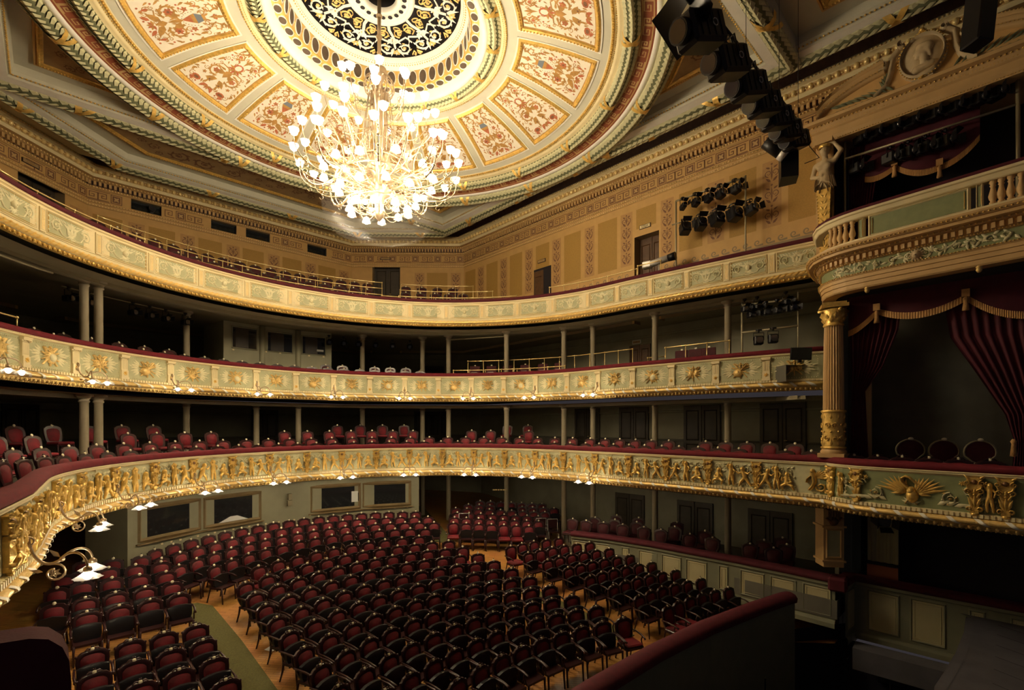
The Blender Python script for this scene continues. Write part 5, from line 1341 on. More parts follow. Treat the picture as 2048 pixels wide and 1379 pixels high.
for k in range(9):
    z=.35+.17*k; w=.10+.08*(z-.2)/1.75; xf=-.175-.04*(z-.2)/1.75
    for sg in (-1,1): leaf(mb,0,z,PI/2-sg*.6,.16,.07,.03,0,lambda x,zz,h,xf=xf:(xf-h,-x,zz)); mb.bead((xf,sg*(w-.01),z),.022,0); mb.bead((xf,sg*(w-.01),z+.085),.022,0)
mb.obj('gilt_pedestal',['gold'],cy)
mb=MB(); mb.lathe([(.13,0),(.16,.04),(.14,.08)],14,0,c=(-.10,0,3.10)); mb.box((-.08,0,3.26),(.34,.42,.12),0,1); mb.obj('head_crown',['gold','cornice_tan'],cy)
# ---------- box interiors: dark walls + curtains
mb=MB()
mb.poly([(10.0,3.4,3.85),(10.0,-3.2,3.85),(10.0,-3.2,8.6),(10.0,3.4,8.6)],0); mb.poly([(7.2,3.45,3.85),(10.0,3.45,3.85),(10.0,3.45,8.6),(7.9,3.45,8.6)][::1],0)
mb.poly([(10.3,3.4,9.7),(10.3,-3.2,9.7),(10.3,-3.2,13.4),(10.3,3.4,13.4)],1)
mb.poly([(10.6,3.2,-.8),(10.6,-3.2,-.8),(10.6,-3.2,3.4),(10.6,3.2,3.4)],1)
mb.poly([(8.9,3.45,9.6),(10.4,3.45,9.6),(10.4,3.45,13.4),(8.9,3.45,13.4)],1)  # side wall added to shut out world light past the pier
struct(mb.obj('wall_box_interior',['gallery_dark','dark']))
mb=MB(); mb.box((10.95,3.5,4.3),(2.7,.12,11.0),0,0); mb.box((9.9,3.5,1.3),(1.4,.10,4.2),0,0); mb.box((10.1,3.66,8.2),(1.0,.10,2.9),0,0)
struct(mb.obj('wall_leak_stop',['gallery']))  # added walls, closing the gallery ends against leaking world light
mb=MB(); mb.box((-11.4,2.6,5.),(2.2,.12,12.),0,0); struct(mb.obj('wall_leak_stop_near',['gallery']))  # added unseen counterpart, also stopping world light
def cloth_panel(name,pts,label,matk='curtain',folds=9,amp=.05):
    """hanging curtain: pts = list of (y_left,y_right,z) rows at plane X, from top to bottom"""
    mb=MB(); V=[];n=folds*4
    for X,ya,yb,z in pts:
        for i in range(n+1):
            t=i/n; V.append((X+amp*sin(2*PI*folds*t)*(.4+.6*min(1,abs(ya-yb)/.8)),ya+(yb-ya)*t,z))
    mb.add(V,[(r*(n+1)+i,r*(n+1)+i+1,(r+1)*(n+1)+i+1,(r+1)*(n+1)+i) for r in range(len(pts)-1) for i in range(n)],0,True)
    return mb.obj(name,[matk])
def swag(name,X,knots,label,zt,sag,fr=.13,matk='curtain',mfr='fringe',tass=True):
    root=empty(name,(0,0,0)); tag(root,label,'curtain')
    for (ya,za),(yb,zb) in zip(knots,knots[1:]):
        n=16; mb=MB(); V=[];rows=7
        for r in range(rows):
            f=r/(rows-1)
            for i in range(n+1):
                t=i/n; y=ya+(yb-ya)*t; zb_=za+(zb-za)*t-sag*4*t*(1-t)*abs(ya-yb)/1.5; V.append((X-.07*sin(PI*t)*f-.03*sin(f*18+t*3),y,zt+(zb_-zt)*f))
        mb.add(V,[(r*(n+1)+i,r*(n+1)+i+1,(r+1)*(n+1)+i+1,(r+1)*(n+1)+i) for r in range(rows-1) for i in range(n)],0,True); mb.obj('valance',[matk],root)
        mb=MB(); V=[]
        for i in range(n*4+1):
            t=i/(n*4); y=ya+(yb-ya)*t; z=za+(zb-za)*t-sag*4*t*(1-t)*abs(ya-yb)/1.5; x=X-.07*sin(PI*t)-.02-.012*(i%2); V+=[(x,y,z+.02),(x-.01,y,z-fr)]
        mb.add(V,[(2*i,2*i+1,2*i+3,2*i+2) for i in range(n*4)],0,False); mb.obj('gold_fringe',[mfr],root)
    if tass:
        mb=MB()
        for y,z in knots[1:-1]:
            mb.box((X-.10,y,z+.03),(.08,.13,.16),0,0); mb.lathe([(.02,-.05),(.05,-.10),(.035,-.14),(.06,-.34),(.0,-.35)],8,0,c=(X-.10,y,z))
        mb.obj('tassel',[mfr],root)
    return root
def yz(px,py,X): v=on_x(px,py,X); return (v.y,v.z)
XC=7.35
swag('stage_box_valance',XC,[yz(1697,663,XC),yz(1755,618,XC),yz(1932,590,XC),yz(2075,622,XC)],'wine red swagged valance with gold fringe hanging in the middle stage box',8.6,.23)
o=cloth_panel('stage_box_curtain',[(XC+.1,yz(1697,0,XC)[0],yz(1805,0,XC)[0],8.55),(XC+.12,yz(1697,0,XC)[0],yz(1795,0,XC)[0],7.7),(XC+.14,yz(1700,0,XC)[0],yz(1765,0,XC)[0],6.9),(XC+.15,yz(1700,0,XC)[0],yz(1728,0,XC)[0],6.3),(XC+.15,yz(1698,0,XC)[0],yz(1735,0,XC)[0],4.6)],''); tag(o,'wine red curtain tied back beside the great column','curtain')
o=cloth_panel('stage_box_curtain',[(XC+.1,yz(1880,0,XC)[0],yz(2100,0,XC)[0],8.55),(XC+.12,yz(1900,0,XC)[0],yz(2100,0,XC)[0],7.4),(XC+.14,yz(1945,0,XC)[0],yz(2100,0,XC)[0],6.7),(XC+.15,yz(2010,0,XC)[0],yz(2100,0,XC)[0],5.7),(XC+.15,yz(2030,0,XC)[0],yz(2070,0,XC)[0],5.1),(XC+.15,yz(2020,0,XC)[0],yz(2080,0,XC)[0],4.3)],''); tag(o,'wine red curtain gathered toward the tasselled tieback, far side of the stage box','curtain')
mb=MB(); y,z=yz(2027,880,XC); mb.lathe([(.02,.10),(.05,.05),(.03,.0),(.055,-.25),(0,-.26)],8,0,c=(XC-.02,y,5.1)); tag(mb.obj('curtain_tieback',['fringe']),'gold tasselled tieback on the far curtain of the stage box','tieback')
swag('upper_box_valance',9.3,[yz(1730,355,9.3),yz(1790,330,9.3),yz(1880,330,9.3),yz(1960,270,9.3)],'red fringed valance glimpsed behind the spotlights in the upper box',13.2,.30,.14)
o=cloth_panel('upper_box_curtain',[(9.35,yz(1697,0,9.3)[0],yz(1765,0,9.3)[0],13.2),(9.35,yz(1697,0,9.3)[0],yz(1745,0,9.3)[0],11.6),(9.35,yz(1697,0,9.3)[0],yz(1735,0,9.3)[0],9.9)],''); tag(o,'dark wine curtain hanging behind the caryatid in the upper box','curtain')
# pale curtain + barrier seen through the lower stage box
X_=9.9; ya,yb=yz(1735,0,X_)[0],yz(1797,0,X_)[0]
o=cloth_panel('pale_curtain',[(X_,ya,yb,3.4),(X_,ya,yb,1.66)],'','panel_cream',4,.03); tag(o,'pale striped curtain in the lower box beside the orchestra pit','curtain')
mb=MB(); mb.box((X_-.05,(ya+yb)/2,1.15),(.05,abs(ya-yb),.85),0,0); mb.box((X_-.08,(ya+yb)/2,1.62),(.1,abs(ya-yb),.05),0,1); tag(mb.obj('wooden_barrier',['terracotta','dark']),'reddish wooden barrier below the pale curtain','barrier')
# ---------- orchestra pit
PR=Path([(7.55,4.2),(7.3,4.28),(6,4.56),(4,4.90),(2,5.08),(0,5.13),(-2,5.08),(-4,4.9),(-6.5,4.5)])
pr=empty('pit_barrier'); tag(pr,'curved orchestra pit barrier with thick dark red velvet top','barrier')
mb=MB(); prof=[(.02,.78),(-.02,.90),(.06,.98),(.20,1.0),(.34,.96),(.40,.88),(.38,.76)]; PRi=Path([(p.x,p.y) for p in PR.p])
sweep(mb,PRi,[(o-.2,z) for o,z in prof],0,True); endcaps(mb,PRi,[(o-.2,z) for o,z in prof],0); mb.obj('velvet_top',['velvet_dark'],pr)
mb=MB(); sweep(mb,PRi,[(-.14,.80),(-.14,-.4)],0); sweep(mb,PRi,[(.12,.80),(.12,-2.3)],1)
for px0,px1 in ((1240,1430),):
    pass
mb.obj('wall_board',['lacquer','panel_grey'],pr)
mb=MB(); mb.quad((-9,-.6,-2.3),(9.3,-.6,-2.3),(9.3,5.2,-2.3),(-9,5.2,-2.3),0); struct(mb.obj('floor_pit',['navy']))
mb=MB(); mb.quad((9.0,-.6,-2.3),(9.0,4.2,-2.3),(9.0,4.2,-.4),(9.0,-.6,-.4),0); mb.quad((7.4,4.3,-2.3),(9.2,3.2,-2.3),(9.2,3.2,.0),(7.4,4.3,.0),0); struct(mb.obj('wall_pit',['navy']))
# stage floor with curved apron
apr=[on_z(1948,1236,.9),on_z(1945,1268,.9),on_z(1930,1310,.9),on_z(1908,1350,.9),on_z(1890,1379,.9)]
ap=[(v.x,v.y) for v in apr]+[(1.0,.62),(-6.,.3)]
mb=MB(); mb.poly([(9.2,.95,.9)]+[(x,y,.9) for x,y in ap]+[(-6,-6,.9),(9.2,-6,.9)],0)
AP=Path(ap); sweep(mb,AP,[(.0,.9),(.0,.72),(.06,.70),(.06,-2.3)],0); sweep(mb,AP,[(.02,.905),(-.14,.905),(-.14,.90)],1)
struct(mb.obj('floor_stage',['stage','stage']))
# boundaries between the boards
mb=MB()
for k in range(9): mb.box((3+k*.72,-1.2,.9035),(.012,3.4,.003),-.5,0)
struct(mb.obj('trim_3',['dark']))
# music stands in the pit
def music_stand(x,y,rz,label):
    r=empty('music_stand',(x,y,-2.3),rz); tag(r,label,'music stand','music stands in the orchestra pit')
    mb=MB(); mb.box((0,.03,1.22),(.52,.015,.34),0,0); mb.box((0,-.03,1.06),(.52,.1,.012),0,0); mb.box((0,.02,1.40),(.52,.02,.015),0,1); mb.obj('desk',['black','steel'],r)
    mb=MB(); mb.tube([(0,.05,0.05),(0,.05,1.15)],.014,6); mb.obj('stem',['black'],r)
    for k in range(3): mb=MB(); a=2*PI*k/3; mb.tube([(0,.05,.14),(.3*cos(a),.05+.3*sin(a),.01)],.012,5); mb.obj('leg',['black'],r)
for i,(px,py) in enumerate(((1560,1300),(1610,1302),(1570,1332),(1780,1355),(1510,1370),(1700,1325))):
    v=on_z(px,py,-1.1); music_stand(v.x,v.y,.6*i,('black music stand in the dark orchestra pit, %s from the barrier')%ORD[i])
# low guard rail seen in the pit
mb=MB(); a=on_z(1535,1262,-.6); 
for k in range(6): mb.tube([(a.x+.12*k,a.y-.02*k,-2.3),(a.x+.12*k,a.y-.02*k,-.7)],.012,5)
for z in (-.7,-1.5): mb.tube([(a.x,a.y,z),(a.x+.6,a.y-.1,z)],.014,5)
tag(mb.obj('pit_ladder_rail',['steel']),'dim grey guard rail standing in the pit near the barrier end','rail')
# ---------- velvet partition close to the camera
A=Vector((-6.80,2.03)); 
mb=MB(); n=14; pts=[]
prof=[(.0,3.6),(.0,4.72),(.005,4.79),(.02,4.835),(.05,4.868),(.09,4.882),(.16,4.888),(.30,4.905),(.50,4.925),(.9,4.97),(1.8,5.0),(1.8,3.6)]
V=[(A.x-u,A.y-.06,z) for u,z in prof]+[(A.x-u,A.y+.06,z) for u,z in prof]; k=len(prof)
mb.add(V,[tuple(range(k-1,-1,-1)),tuple(range(k,2*k))],0); mb.add(V,[(i,(i+1)%k,(i+1)%k+k,i+k) for i in range(k)],0,True)
tag(mb.obj('velvet_partition',['velvet_dark']),'rounded dark velvet box partition close in front of the viewer','partition')
# ================================================================== CHAIRS
def shield(w,z0,z1,n=9):
    """arched shield outline (x,z)"""
    pts=[(-w*.72,z0),(w*.72,z0),(w*.92,z0+(z1-z0)*.25),(w,z0+(z1-z0)*.62),(w*.98,z0+(z1-z0)*.80)]
    for i in range(n):
        t=i/(n-1); x=w*.90*(1-2*t); pts.append((x,z0+(z1-z0)*(.86+.14*math.sqrt(max(0,1-(abs(1-2*t))**2.2)))))
    pts+= [(-w*.98,z0+(z1-z0)*.80),(-w,z0+(z1-z0)*.62),(-w*.92,z0+(z1-z0)*.25)]
    return pts
def inset(pts,k,cz):
    return [(x*k,cz+(z-cz)*k) for x,z in pts]
def lean(mb,z0,sl,y0):
    mb.v=[(x,y+y0+(z-z0)*sl,z) for x,y,z in mb.v]
def back_parts(w,z0,z1,sl,y0,up,parent,rim=None):
    cz=(z0+z1)/2; pts=shield(w,z0,z1)
    mb=MB(); mb.prism(pts,-.022,.022,0); 
    # moulded rim
    a=pts; b=inset(pts,.74,cz-.01); n=len(a); V=[(x,-.022,z) for x,z in a]+[(x*.93,-.036,cz+(z-cz)*.93) for x,z in a]+[(x,-.024,z) for x,z in b]
    mb.add(V,[(i,(i+1)%n,(i+1)%n+n,i+n) for i in range(n)]+[(i+n,(i+1)%n+n,(i+1)%n+2*n,i+2*n) for i in range(n)],0,True)
    for sg in (-1,1): mb.ball((sg*w*.93,0,z0+(z1-z0)*.83),.028,0,6,4)
    lean(mb,z0,sl,y0); bk=mb.obj('backrest',['lacquer'],parent)
    mb=MB(); q=inset(pts,.72,cz-.01); n=len(q); V=[(x,-.024,z) for x,z in q]+[(x*.85,-.046,cz+(z-cz)*.87) for x,z in q]+[(0,-.056,cz)]
    mb.add(V,[(i,(i+1)%n,(i+1)%n+n,i+n) for i in range(n)]+[(i+n,(i+1)%n+n,2*n) for i in range(n)],0,True); 
    V=[(x*.93,.024,cz+(z-cz)*.93) for x,z in q]; mb.add(V,[tuple(range(n-1,-1,-1))],0)
    lean(mb,z0,sl,y0); mb.obj('upholstery',[up],bk)
    mb=MB(); z=z1+.005
    mb.ball((0,-.015,z),.038,0,8,5,(1,.5,1)); 
    for sg in (-1,1): ribbon(mb,[(sg*.03,z+.01),(sg*.07,z+.025),(sg*.11,z-.01)],.035,.015,.03,1,lambda x,zz,h:(x,-.01-h,zz)); mb.ball((sg*.012,-.01,z+.05),.016,1,5,4)
    lean(mb,z0,sl,y0); mb.obj('medallion',['ivory','lacquer'],bk)
    return bk
def leg_mesh(x,y,h,dx,dy):
    mb=MB(); mb.tube([(x,y,h),(x+dx*.3,y+dy*.3,h*.55),(x+dx,y+dy,0.0)],[.026,.022,.017],6,0); return mb
def stalls_proto(folded=True):
    r=empty('stalls_chair')
    back_parts(.245,.44,.955,.17,.20,'uphol',r)
    mb=MB()
    if folded:
        pts=[(-.235,.50),(-.20,.40),(-.12,.345),(0,.33),(.12,.345),(.20,.40),(.235,.50),(.235,.70),(.12,.735),(0,.745),(-.12,.735),(-.235,.70)]
        mb.prism(pts,-.0,.07,0); n=len(pts); q=inset(pts,.8,.54); V=[(x,-.0,z) for x,z in pts]+[(x,-.018,z) for x,z in q]; mb.add(V,[(i,(i+1)%n,(i+1)%n+n,i+n) for i in range(n)]+[tuple(range(n,2*n))],0,True)
        mb.box((0,-.03,.36),(.44,.02,.03),0,0); lean(mb,.33,.10,.04); mb.obj('seat',['under'],r)
    else:
        mb.box((0,-.02,.44),(.46,.44,.05),0,1,.02); mb.box((0,-.02,.485),(.44,.42,.06),0,0,.028); mb.obj('seat',['uphol','lacquer'],r)
    for sg in (-1,1):
        mb=MB(); mb.tube([(sg*.255,.26,.66),(sg*.265,.12,.665),(sg*.27,-.08,.65),(sg*.262,-.20,.62),(sg*.258,-.235,.60)],[.018,.02,.024,.022,.028],6,0); mb.tube([(sg*.262,-.13,.64),(sg*.25,-.10,.54),(sg*.245,-.14,.42)],.017,6,0)
        mb.obj('armrest',['lacquer'],r)
    for x,y,dx,dy in ((.225,-.19,.0,-.03),(-.225,-.19,.0,-.03),(.20,.19,.02,.10),(-.20,.19,-.02,.10)): leg_mesh(x,y,.42,dx,dy).obj('leg',['lacquer'],r)
    mb=MB(); mb.box((0,.0,.40),(.46,.40,.045),0,0); mb.obj('seat_frame',['lacquer'],r)
    return r
def merged_proto(name,folded,arm=True,w=.235,up='uphol'):
    """the same chair as one mesh, for places too far away to show its parts"""
    mb=MB(); pts=shield(w,.44,.955); cz=.70; mb.prism(pts,-.022,.022,0); n=len(pts)
    b=inset(pts,.72,cz); V=[(x,-.024,z) for x,z in b]+[(x*.85,-.05,cz+(z-cz)*.87) for x,z in b]; mb.add(V,[(i,(i+1)%n,(i+1)%n+n,i+n) for i in range(n)]+[tuple(range(n,2*n))],1,True)
    V=[(x,.024,z) for x,z in b]; mb.add(V,[tuple(range(n-1,-1,-1))],1)
    mb.ball((0,-.015,.965),.040,2,7,4,(1,.5,1)); mb.ball((0,-.01,1.01),.016,0,5,3)
    for sg in (-1,1): mb.ball((sg*.22,0,.88),.026,0,5,4)
    lean(mb,.44,.17,.20)
    if folded: 
        q=[(-.235,.50),(-.12,.345),(.12,.345),(.235,.50),(.235,.70),(0,.745),(-.235,.70)]; k=len(mb.v); mb.prism(q,.03,.09,3)
    else: mb.box((0,-.02,.45),(.46,.44,.09),0,1,.03)
    for sg in (-1,1):
        if arm: mb.tube([(sg*.255,.26,.66),(sg*.27,-.08,.65),(sg*.258,-.235,.60)],.02,5,0)
        mb.tube([(sg*.225,-.19,.42),(sg*.225,-.22,0)],.02,5,0); mb.tube([(sg*.2,.19,.42),(sg*.22,.29,0)],.02,5,0)
    mb.box((0,0,.40),(.46,.40,.045),0,0)
    return mb.obj(name,['lacquer',up,'ivory','under'])
F_=stalls_proto(True); D_=stalls_proto(False)
for o in (F_,D_): index_kids(o)
FM=merged_proto('stalls_chair',True); DM=merged_proto('stalls_chair',False)
USED={}
def put(proto,x,y,z,rz,label,group,cat='chair'):
    if not USED.get(proto.name): USED[proto.name]=True; o=proto
    else: o=dup(proto)
    o.location=(x,y,z); o.rotation_euler=(0,0,rz); tag(o,label,cat,group); return o
rc=random.Random(5)
def near(x,y): return math.hypot(x-CXYZ[0],y-CXYZ[1])
seatn=[0]
def stall(x,y,label,group,rz=0.,down=False,far=None):
    far=near(x,y)>14.5 if far is None else far
    pr=(DM if far else D_) if down else (FM if far else F_)
    put(pr,x,y,zf(y),rz+rc.uniform(-.03,.03),label,group); seatn[0]+=1
# main block
MROWS=[]
for k in range(11):
    ye=6.35+.785*k; r=[]
    for j in range(12):
        x=-3.11+j*.565+rc.uniform(-.012,.012); yy=ye-9.0*(1-math.sqrt(1-(3.1/9)**2))+ (9.0*(1-0))*0
        y=ye-(math.sqrt(81-3.1**2)-math.sqrt(81-x*x)); y=ye+(math.sqrt(81-x*x)-math.sqrt(81-3.1**2))
        if k==10 and (j<1 or j>10): continue
        down=(k,j) in ((10,1),(8,11),(0,11))
        stall(x,y,'red tip-up chair, %s from the carpet in the %s main row behind the pit'%(ORD[j],ORD[k]),'main block of stalls chairs',-math.asin(x/9.0),down)
# rear block in front of the booth
for k in range(4):
    R=8.72-.83*k; n=(18,18,17,14)[k]
    for j in range(n):
        s=(j-(n-1)/2)*.535; a=s/R; x=R*sin(a)-.0-.1; y=9.8+R*cos(a)
        if k==3 and x<-3.8: continue
        stall(x,y,'wine red chair, %s row in front of the booth, %s from the near end'%(('first','second','third','fourth')[k],ORD[j]),'rear block of stalls chairs',-a,False,True)
# left block beside the olive aisle carpet
for k,yr in enumerate((8.3,9.15,10.0,10.83,11.66,13.55,14.4,15.25,16.1)):
    for j in range(4):
        x=-4.62-j*.545; y=yr-.045*(j-1.5)*(1 if k<4 else -.3)
        if k>=7: y+=.1*j
        stall(x,y,'dark red tip-up chair, %s from the carpet in the %s row of the near block'%(ORD[j],ORD[k]),'near block of stalls chairs',.05 if k<4 else -.02)
for j,(x,y) in enumerate(((-5.0,16.9),(-5.6,17.0),(-6.2,17.2),(-6.6,16.3),(-6.75,15.4),(-6.8,14.4))):
    stall(x,y,'shadowed chair below the near balcony, %s from the booth corner'%ORD[j],'chairs in shadow below the balcony',-.15,False,True)
# right block beside the parterre boxes
for k in range(8):
    yr=6.0+.83*k; n=6 if k<7 else 5
    for j in range(n):
        x=4.72+.545*j+(.0 if k<5 else -.03*(k-4)); y=yr-.035*j*j*.5
        if x>7.85-(.0 if yr<9.5 else (yr-9.5)*.28): continue
        stall(x,y,'dark chair by the parterre boxes, %s from the far aisle, %s row from pit'%(ORD[j],ORD[k]),'far block of stalls chairs',-.10-.02*j,(k,j) in ((0,0),(0,1),(6,1),(7,0)))
# angled rear block on the far side
u=Vector((.775,-.632)); nn=Vector((.632,.775)); base=Vector((4.55,15.2))
for k in range(6):
    n=(7,8,8,9,9,7)[k]
    for j in range(n):
        p=base+u*(.50*j+(0,.0,.1,.0,.55,1.1)[k])+nn*(.80*k)
        if (p-Vector((9.36,13.64))).length<.45 or (p-Vector((8.17,16.03))).length<.4 or (p-Vector((6.85,18.64))).length<.4: continue
        if p.x>8.9 and p.y<13.4: continue
        stall(p.x,p.y,'chair in the angled rear block, %s from the doorway, %s row from its front'%(ORD[j],ORD[k]),'angled rear block of stalls chairs',-.68,k==0 and j in (0,4,5),True)
# folding chairs with pale frames at the very back
for i,px in enumerate((928,1083,1106)):
    v=on_z(px,1010,1.9); 
    d=20.5; dx,dy=ray(px); x,y=CXYZ[0]+d*dx,d*dy
    mb=MB()
    for sg in (-1,1): mb.tube([(sg*.21,.1,0),(sg*.21,.05,.45),(sg*.21,.12,.95)],.014,5,0); mb.tube([(sg*.21,-.2,0),(sg*.21,-.15,.45)],.014,5,0)
    mb.tube([(-.21,.12,.95),(.21,.12,.95)],.014,5,0); mb.box((0,.1,.74),(.40,.03,.36),0,1); mb.box((0,-.05,.46),(.42,.40,.05),0,1)
    o=mb.obj('stacking_chair',['silver','lacquer'],loc=(x,y,zf(y)),rot=(0,0,-.65)); tag(o,('pale-framed square chair at the very back of the stalls, %s from the doorway')%ORD[i],'chair','pale framed stacking chairs')
# ---------------- balcony chairs
def bal_proto(name,up='uphol',w=.25,ht=1.0,arm=False):
    r=empty(name); back_parts(w,.50,ht-.03,.14,.17,up,r)
    mb=MB(); mb.box((0,-.02,.43),(.47,.45,.05),0,1,.02); mb.box((0,-.02,.475),(.45,.43,.06),0,0,.028); mb.obj('seat',[up,'lacquer'],r)
    for x,y,dx,dy in ((.21,-.20,0,-.02),(-.21,-.20,0,-.02),(.19,.17,.02,.08),(-.19,.17,-.02,.08)): leg_mesh(x,y,.42,dx,dy).obj('leg',['lacquer'],r)
    index_kids(r); return r
def bal_merged(name,up): return merged_proto(name,False,False,.25,up)
C1=bal_proto('balcony_chair'); C1F=bal_merged('balcony_chair','uphol')
def rowon(path,off,s0,s1,sp,z,lab,grp,proto,protof,gaps=(),jit=.02,cut=15.,turn=0.):
    n=int(abs(s1-s0)/sp); i=0
    for k in range(n+1):
        s=s0+(s1-s0)*k/max(1,n); p,T,N=path.at(s,-off)
        if any(math.hypot(p.x-c[1],p.y-c[2])<.56 for c in COLS+[(0,7.12,3.12),(0,-.6,21.9)]): continue
        if any(a<s<b for a,b in gaps): continue
        rz=math.atan2(-N.y,-N.x)-PI/2+turn       # chair local +y points outward
        put(protof if near(p.x,p.y)>cut else proto,p.x,p.y,z,rz+rc.uniform(-.04,.04),lab%ORD[min(i,49)],grp); i+=1
h1=B1P.hit
rowon(B1P,.72,h1(1598),h1(60),.62,3.82,'red chair in the front row of the lowest balcony, %s from the great column','front row chairs of the lowest balcony',C1,C1F,[(h1(1505)-.0,h1(1475)+.0)] )
rowon(B1P,1.50,h1(1545),h1(20),.64,3.98,'red chair in the second row of the lowest balcony, %s from the great column','second row chairs of the lowest balcony',C1,C1F,[(h1(1330),h1(1290))])
rowon(B1P,2.75,h1(1010),h1(160),.62,4.25,'dark chair in the third row of the lowest balcony, %s from the column side','third row chairs of the lowest balcony',C1,C1F,[(h1(890),h1(852)),(h1(600),h1(540))])
rowon(B1P,3.60,h1(1000),h1(200),.62,4.50,'dark chair in the rear row of the lowest balcony, %s from the column side','rear row chairs of the lowest balcony',C1,C1F,[(h1(940),h1(846)),(h1(710),h1(655)),(h1(590),h1(470))])
# middle balcony
C2F=bal_merged('upper_circle_chair','uphol2'); C2=C2F
h2=B2P.hit
rowon(B2P,.70,h2(838),h2(175),.60,7.03,'dark velvet chair in the front row of the middle balcony, %s from the doorway','front row chairs of the middle balcony',C2,C2F,[])
rowon(B2P,1.55,h2(838),h2(668),.60,7.26,'dark velvet chair in the second row of the middle balcony, %s from the doorway','second row chairs of the middle balcony',C2,C2F)
rowon(B2P,1.55,h2(440),h2(190),.60,7.26,'velvet chair in the near second row of the middle balcony, %s from the booth','near second row chairs of the middle balcony',C2,C2F)
# tip-up seats with pale undersides on the far side of the middle balcony
def pale_seat(name):
    mb=MB(); mb.box((0,.20,.72),(.50,.05,.56),0,1,.02)
    pts=[(-.21,.44),(-.15,.36),(.15,.36),(.21,.44),(.21,.66),(.12,.70),(-.12,.70),(-.21,.66)]; mb.prism(pts,.0,.06,0); frame(mb,-.20,.38,.20,.69,.02,.012,1,lambda x,z,h:(x,-.0-h,z))
    for sg in (-1,1): mb.box((sg*.26,.02,.30),(.04,.40,.60),0,1); mb.ball((sg*.26,-.2,.60),.035,2,6,4)
    mb.box((0,.22,1.03),(.07,.02,.05),0,2)
    return mb.obj(name,['cane','uphol2','ivory'])
PSM=pale_seat('tip_up_seat')
for i,px in enumerate((938,968,998,1030,1062,1092,1120,1333,1362,1390,1417)):
    s=h2(px); p,T,N=B2P.at(s,-1.15)
    if not any(math.hypot(p.x-c[1],p.y-c[2])<.45 for c in COLS): put(PSM,p.x,p.y,7.26,math.atan2(-N.y,-N.x)-PI/2,'tip-up seat with pale underside behind the brass rail, %s along the middle balcony'%ORD[i],'pale underside seats')
# top gallery
C3F=bal_merged('gallery_seat','uphol2'); 
G3=Path(arcpts(0,10.9,8.88,5,178,90))
def arcrow(R,pxa,pxb,sp,z,lab,grp):
    P_=Path(arcpts(0,10.9,R,0,178,120)); sa,sb=P_.hit(pxa),P_.hit(pxb); n=int(abs(sb-sa)/sp)
    for k in range(n+1):
        s=sa+(sb-sa)*k/n; p,T,N=P_.at(s); put(C3F,p.x,p.y,z,math.atan2(-N.y,-N.x)-PI/2,lab%ORD[min(k,49)],grp)
nm=('front','second','third','top')
for k in range(4):
    R=9.78+.78*k; z=10.07+.5*k
    arcrow(R,736,(345,300,250,205)[k],.60,z,'dark seat in the '+nm[k]+' row of the top gallery, %s from the tall doorway','near '+nm[k]+' row seats of the top gallery')
    arcrow(R,(1040,985,925,905)[k],812,.60,z,'dark seat in the far '+nm[k]+' row of the top gallery, %s from far end','far '+nm[k]+' row seats of the top gallery')
# parterre box chairs
C4=bal_proto('box_chair','uphol2'); C4F=bal_merged('box_chair','uphol2')
spots=[(8.75,5.0),(8.75,5.7),(8.72,6.9),(8.70,7.6),(8.62,8.7),(8.55,9.3),(8.4,10.1),(8.2,10.8),(8.0,11.5),(7.9,12.1),(9.5,4.9),(9.6,5.6),(9.6,6.8),(9.55,7.5),(9.45,8.6),(9.4,9.2),(9.2,10.0),(9.0,10.9),(8.8,11.7),(10.4,5.3),(10.4,7.1),(10.3,8.9),(10.0,10.4),(9.8,11.3)]
for i,(x,y) in enumerate(spots):
  if not any(math.hypot(x-c[1],y-c[2])<.5 for c in COLS): put(C4 if i<10 else C4F,x,y,.80,-PI/2+.25+rc.uniform(-.15,.15),'red chair in the ground floor boxes, %s row from the ledge, %s from pit end'%(('first','second','third')[0 if i<10 else 1 if i<19 else 2],ORD[i if i<10 else i-10 if i<19 else i-19]),'ground floor box chairs')
# stage box chairs (larger, pale-edged frames)
def stage_chair(name):
    r=empty(name); mb=MB(); pts=[(.30*cos(a)*1.0,.95+.27*sin(a)) for a in [2*PI*k/20 for k in range(20)]]; pts=[(x,z) if z>.85 else (x*.85,z) for x,z in pts]
    mb.prism(pts,-.02,.02,0); mb.v=[(x,y+.2,z) for x,y,z in mb.v]; bk=mb.obj('backrest',['uphol2'],r)
    mb=MB(); mb.tube([(x,.19,z) for x,z in pts],.022,6,0,True); mb.obj('pale_rim',['steel'],bk)
    mb=MB(); mb.ball((0,.16,1.24),.05,0,8,5,(1.2,.5,.8)); mb.obj('medallion',['ivory'],bk)
    mb=MB(); mb.box((0,0,.48),(.52,.5,.12),0,0,.04); mb.obj('seat',['uphol2'],r)
    for x,y,dx,dy in ((.22,-.2,0,-.02),(-.22,-.2,0,-.02),(.2,.2,.02,.06),(-.2,.2,-.02,.06)): leg_mesh(x,y,.42,dx,dy).obj('leg',['lacquer'],r)
    for sg in (-1,1): mb=MB(); mb.tube([(sg*.27,.2,.74),(sg*.29,0,.72),(sg*.28,-.18,.68),(sg*.25,-.16,.5)],.022,6); mb.obj('armrest',['steel'],r)
    index_kids(r); return r
SC=stage_chair('stage_box_armchair')
for i,px in enumerate((1828,1896,1970)):
    v=on_x(px,890,8.6); put(SC,v.x,v.y,3.9,-PI/2+.5,'oval-backed armchair with ivory crest in the stage box, %s from the column'%ORD[i],'stage box armchairs')
for i,px in enumerate((1712,1760,1810,1865,1925,1990)):
    v=on_x(px,930,7.05); put(C1,v.x,v.y,3.78,-PI/2+.35,'shadowed red chair behind the velvet rail of the stage box, %s from the column'%ORD[i],'front chairs of the stage box')
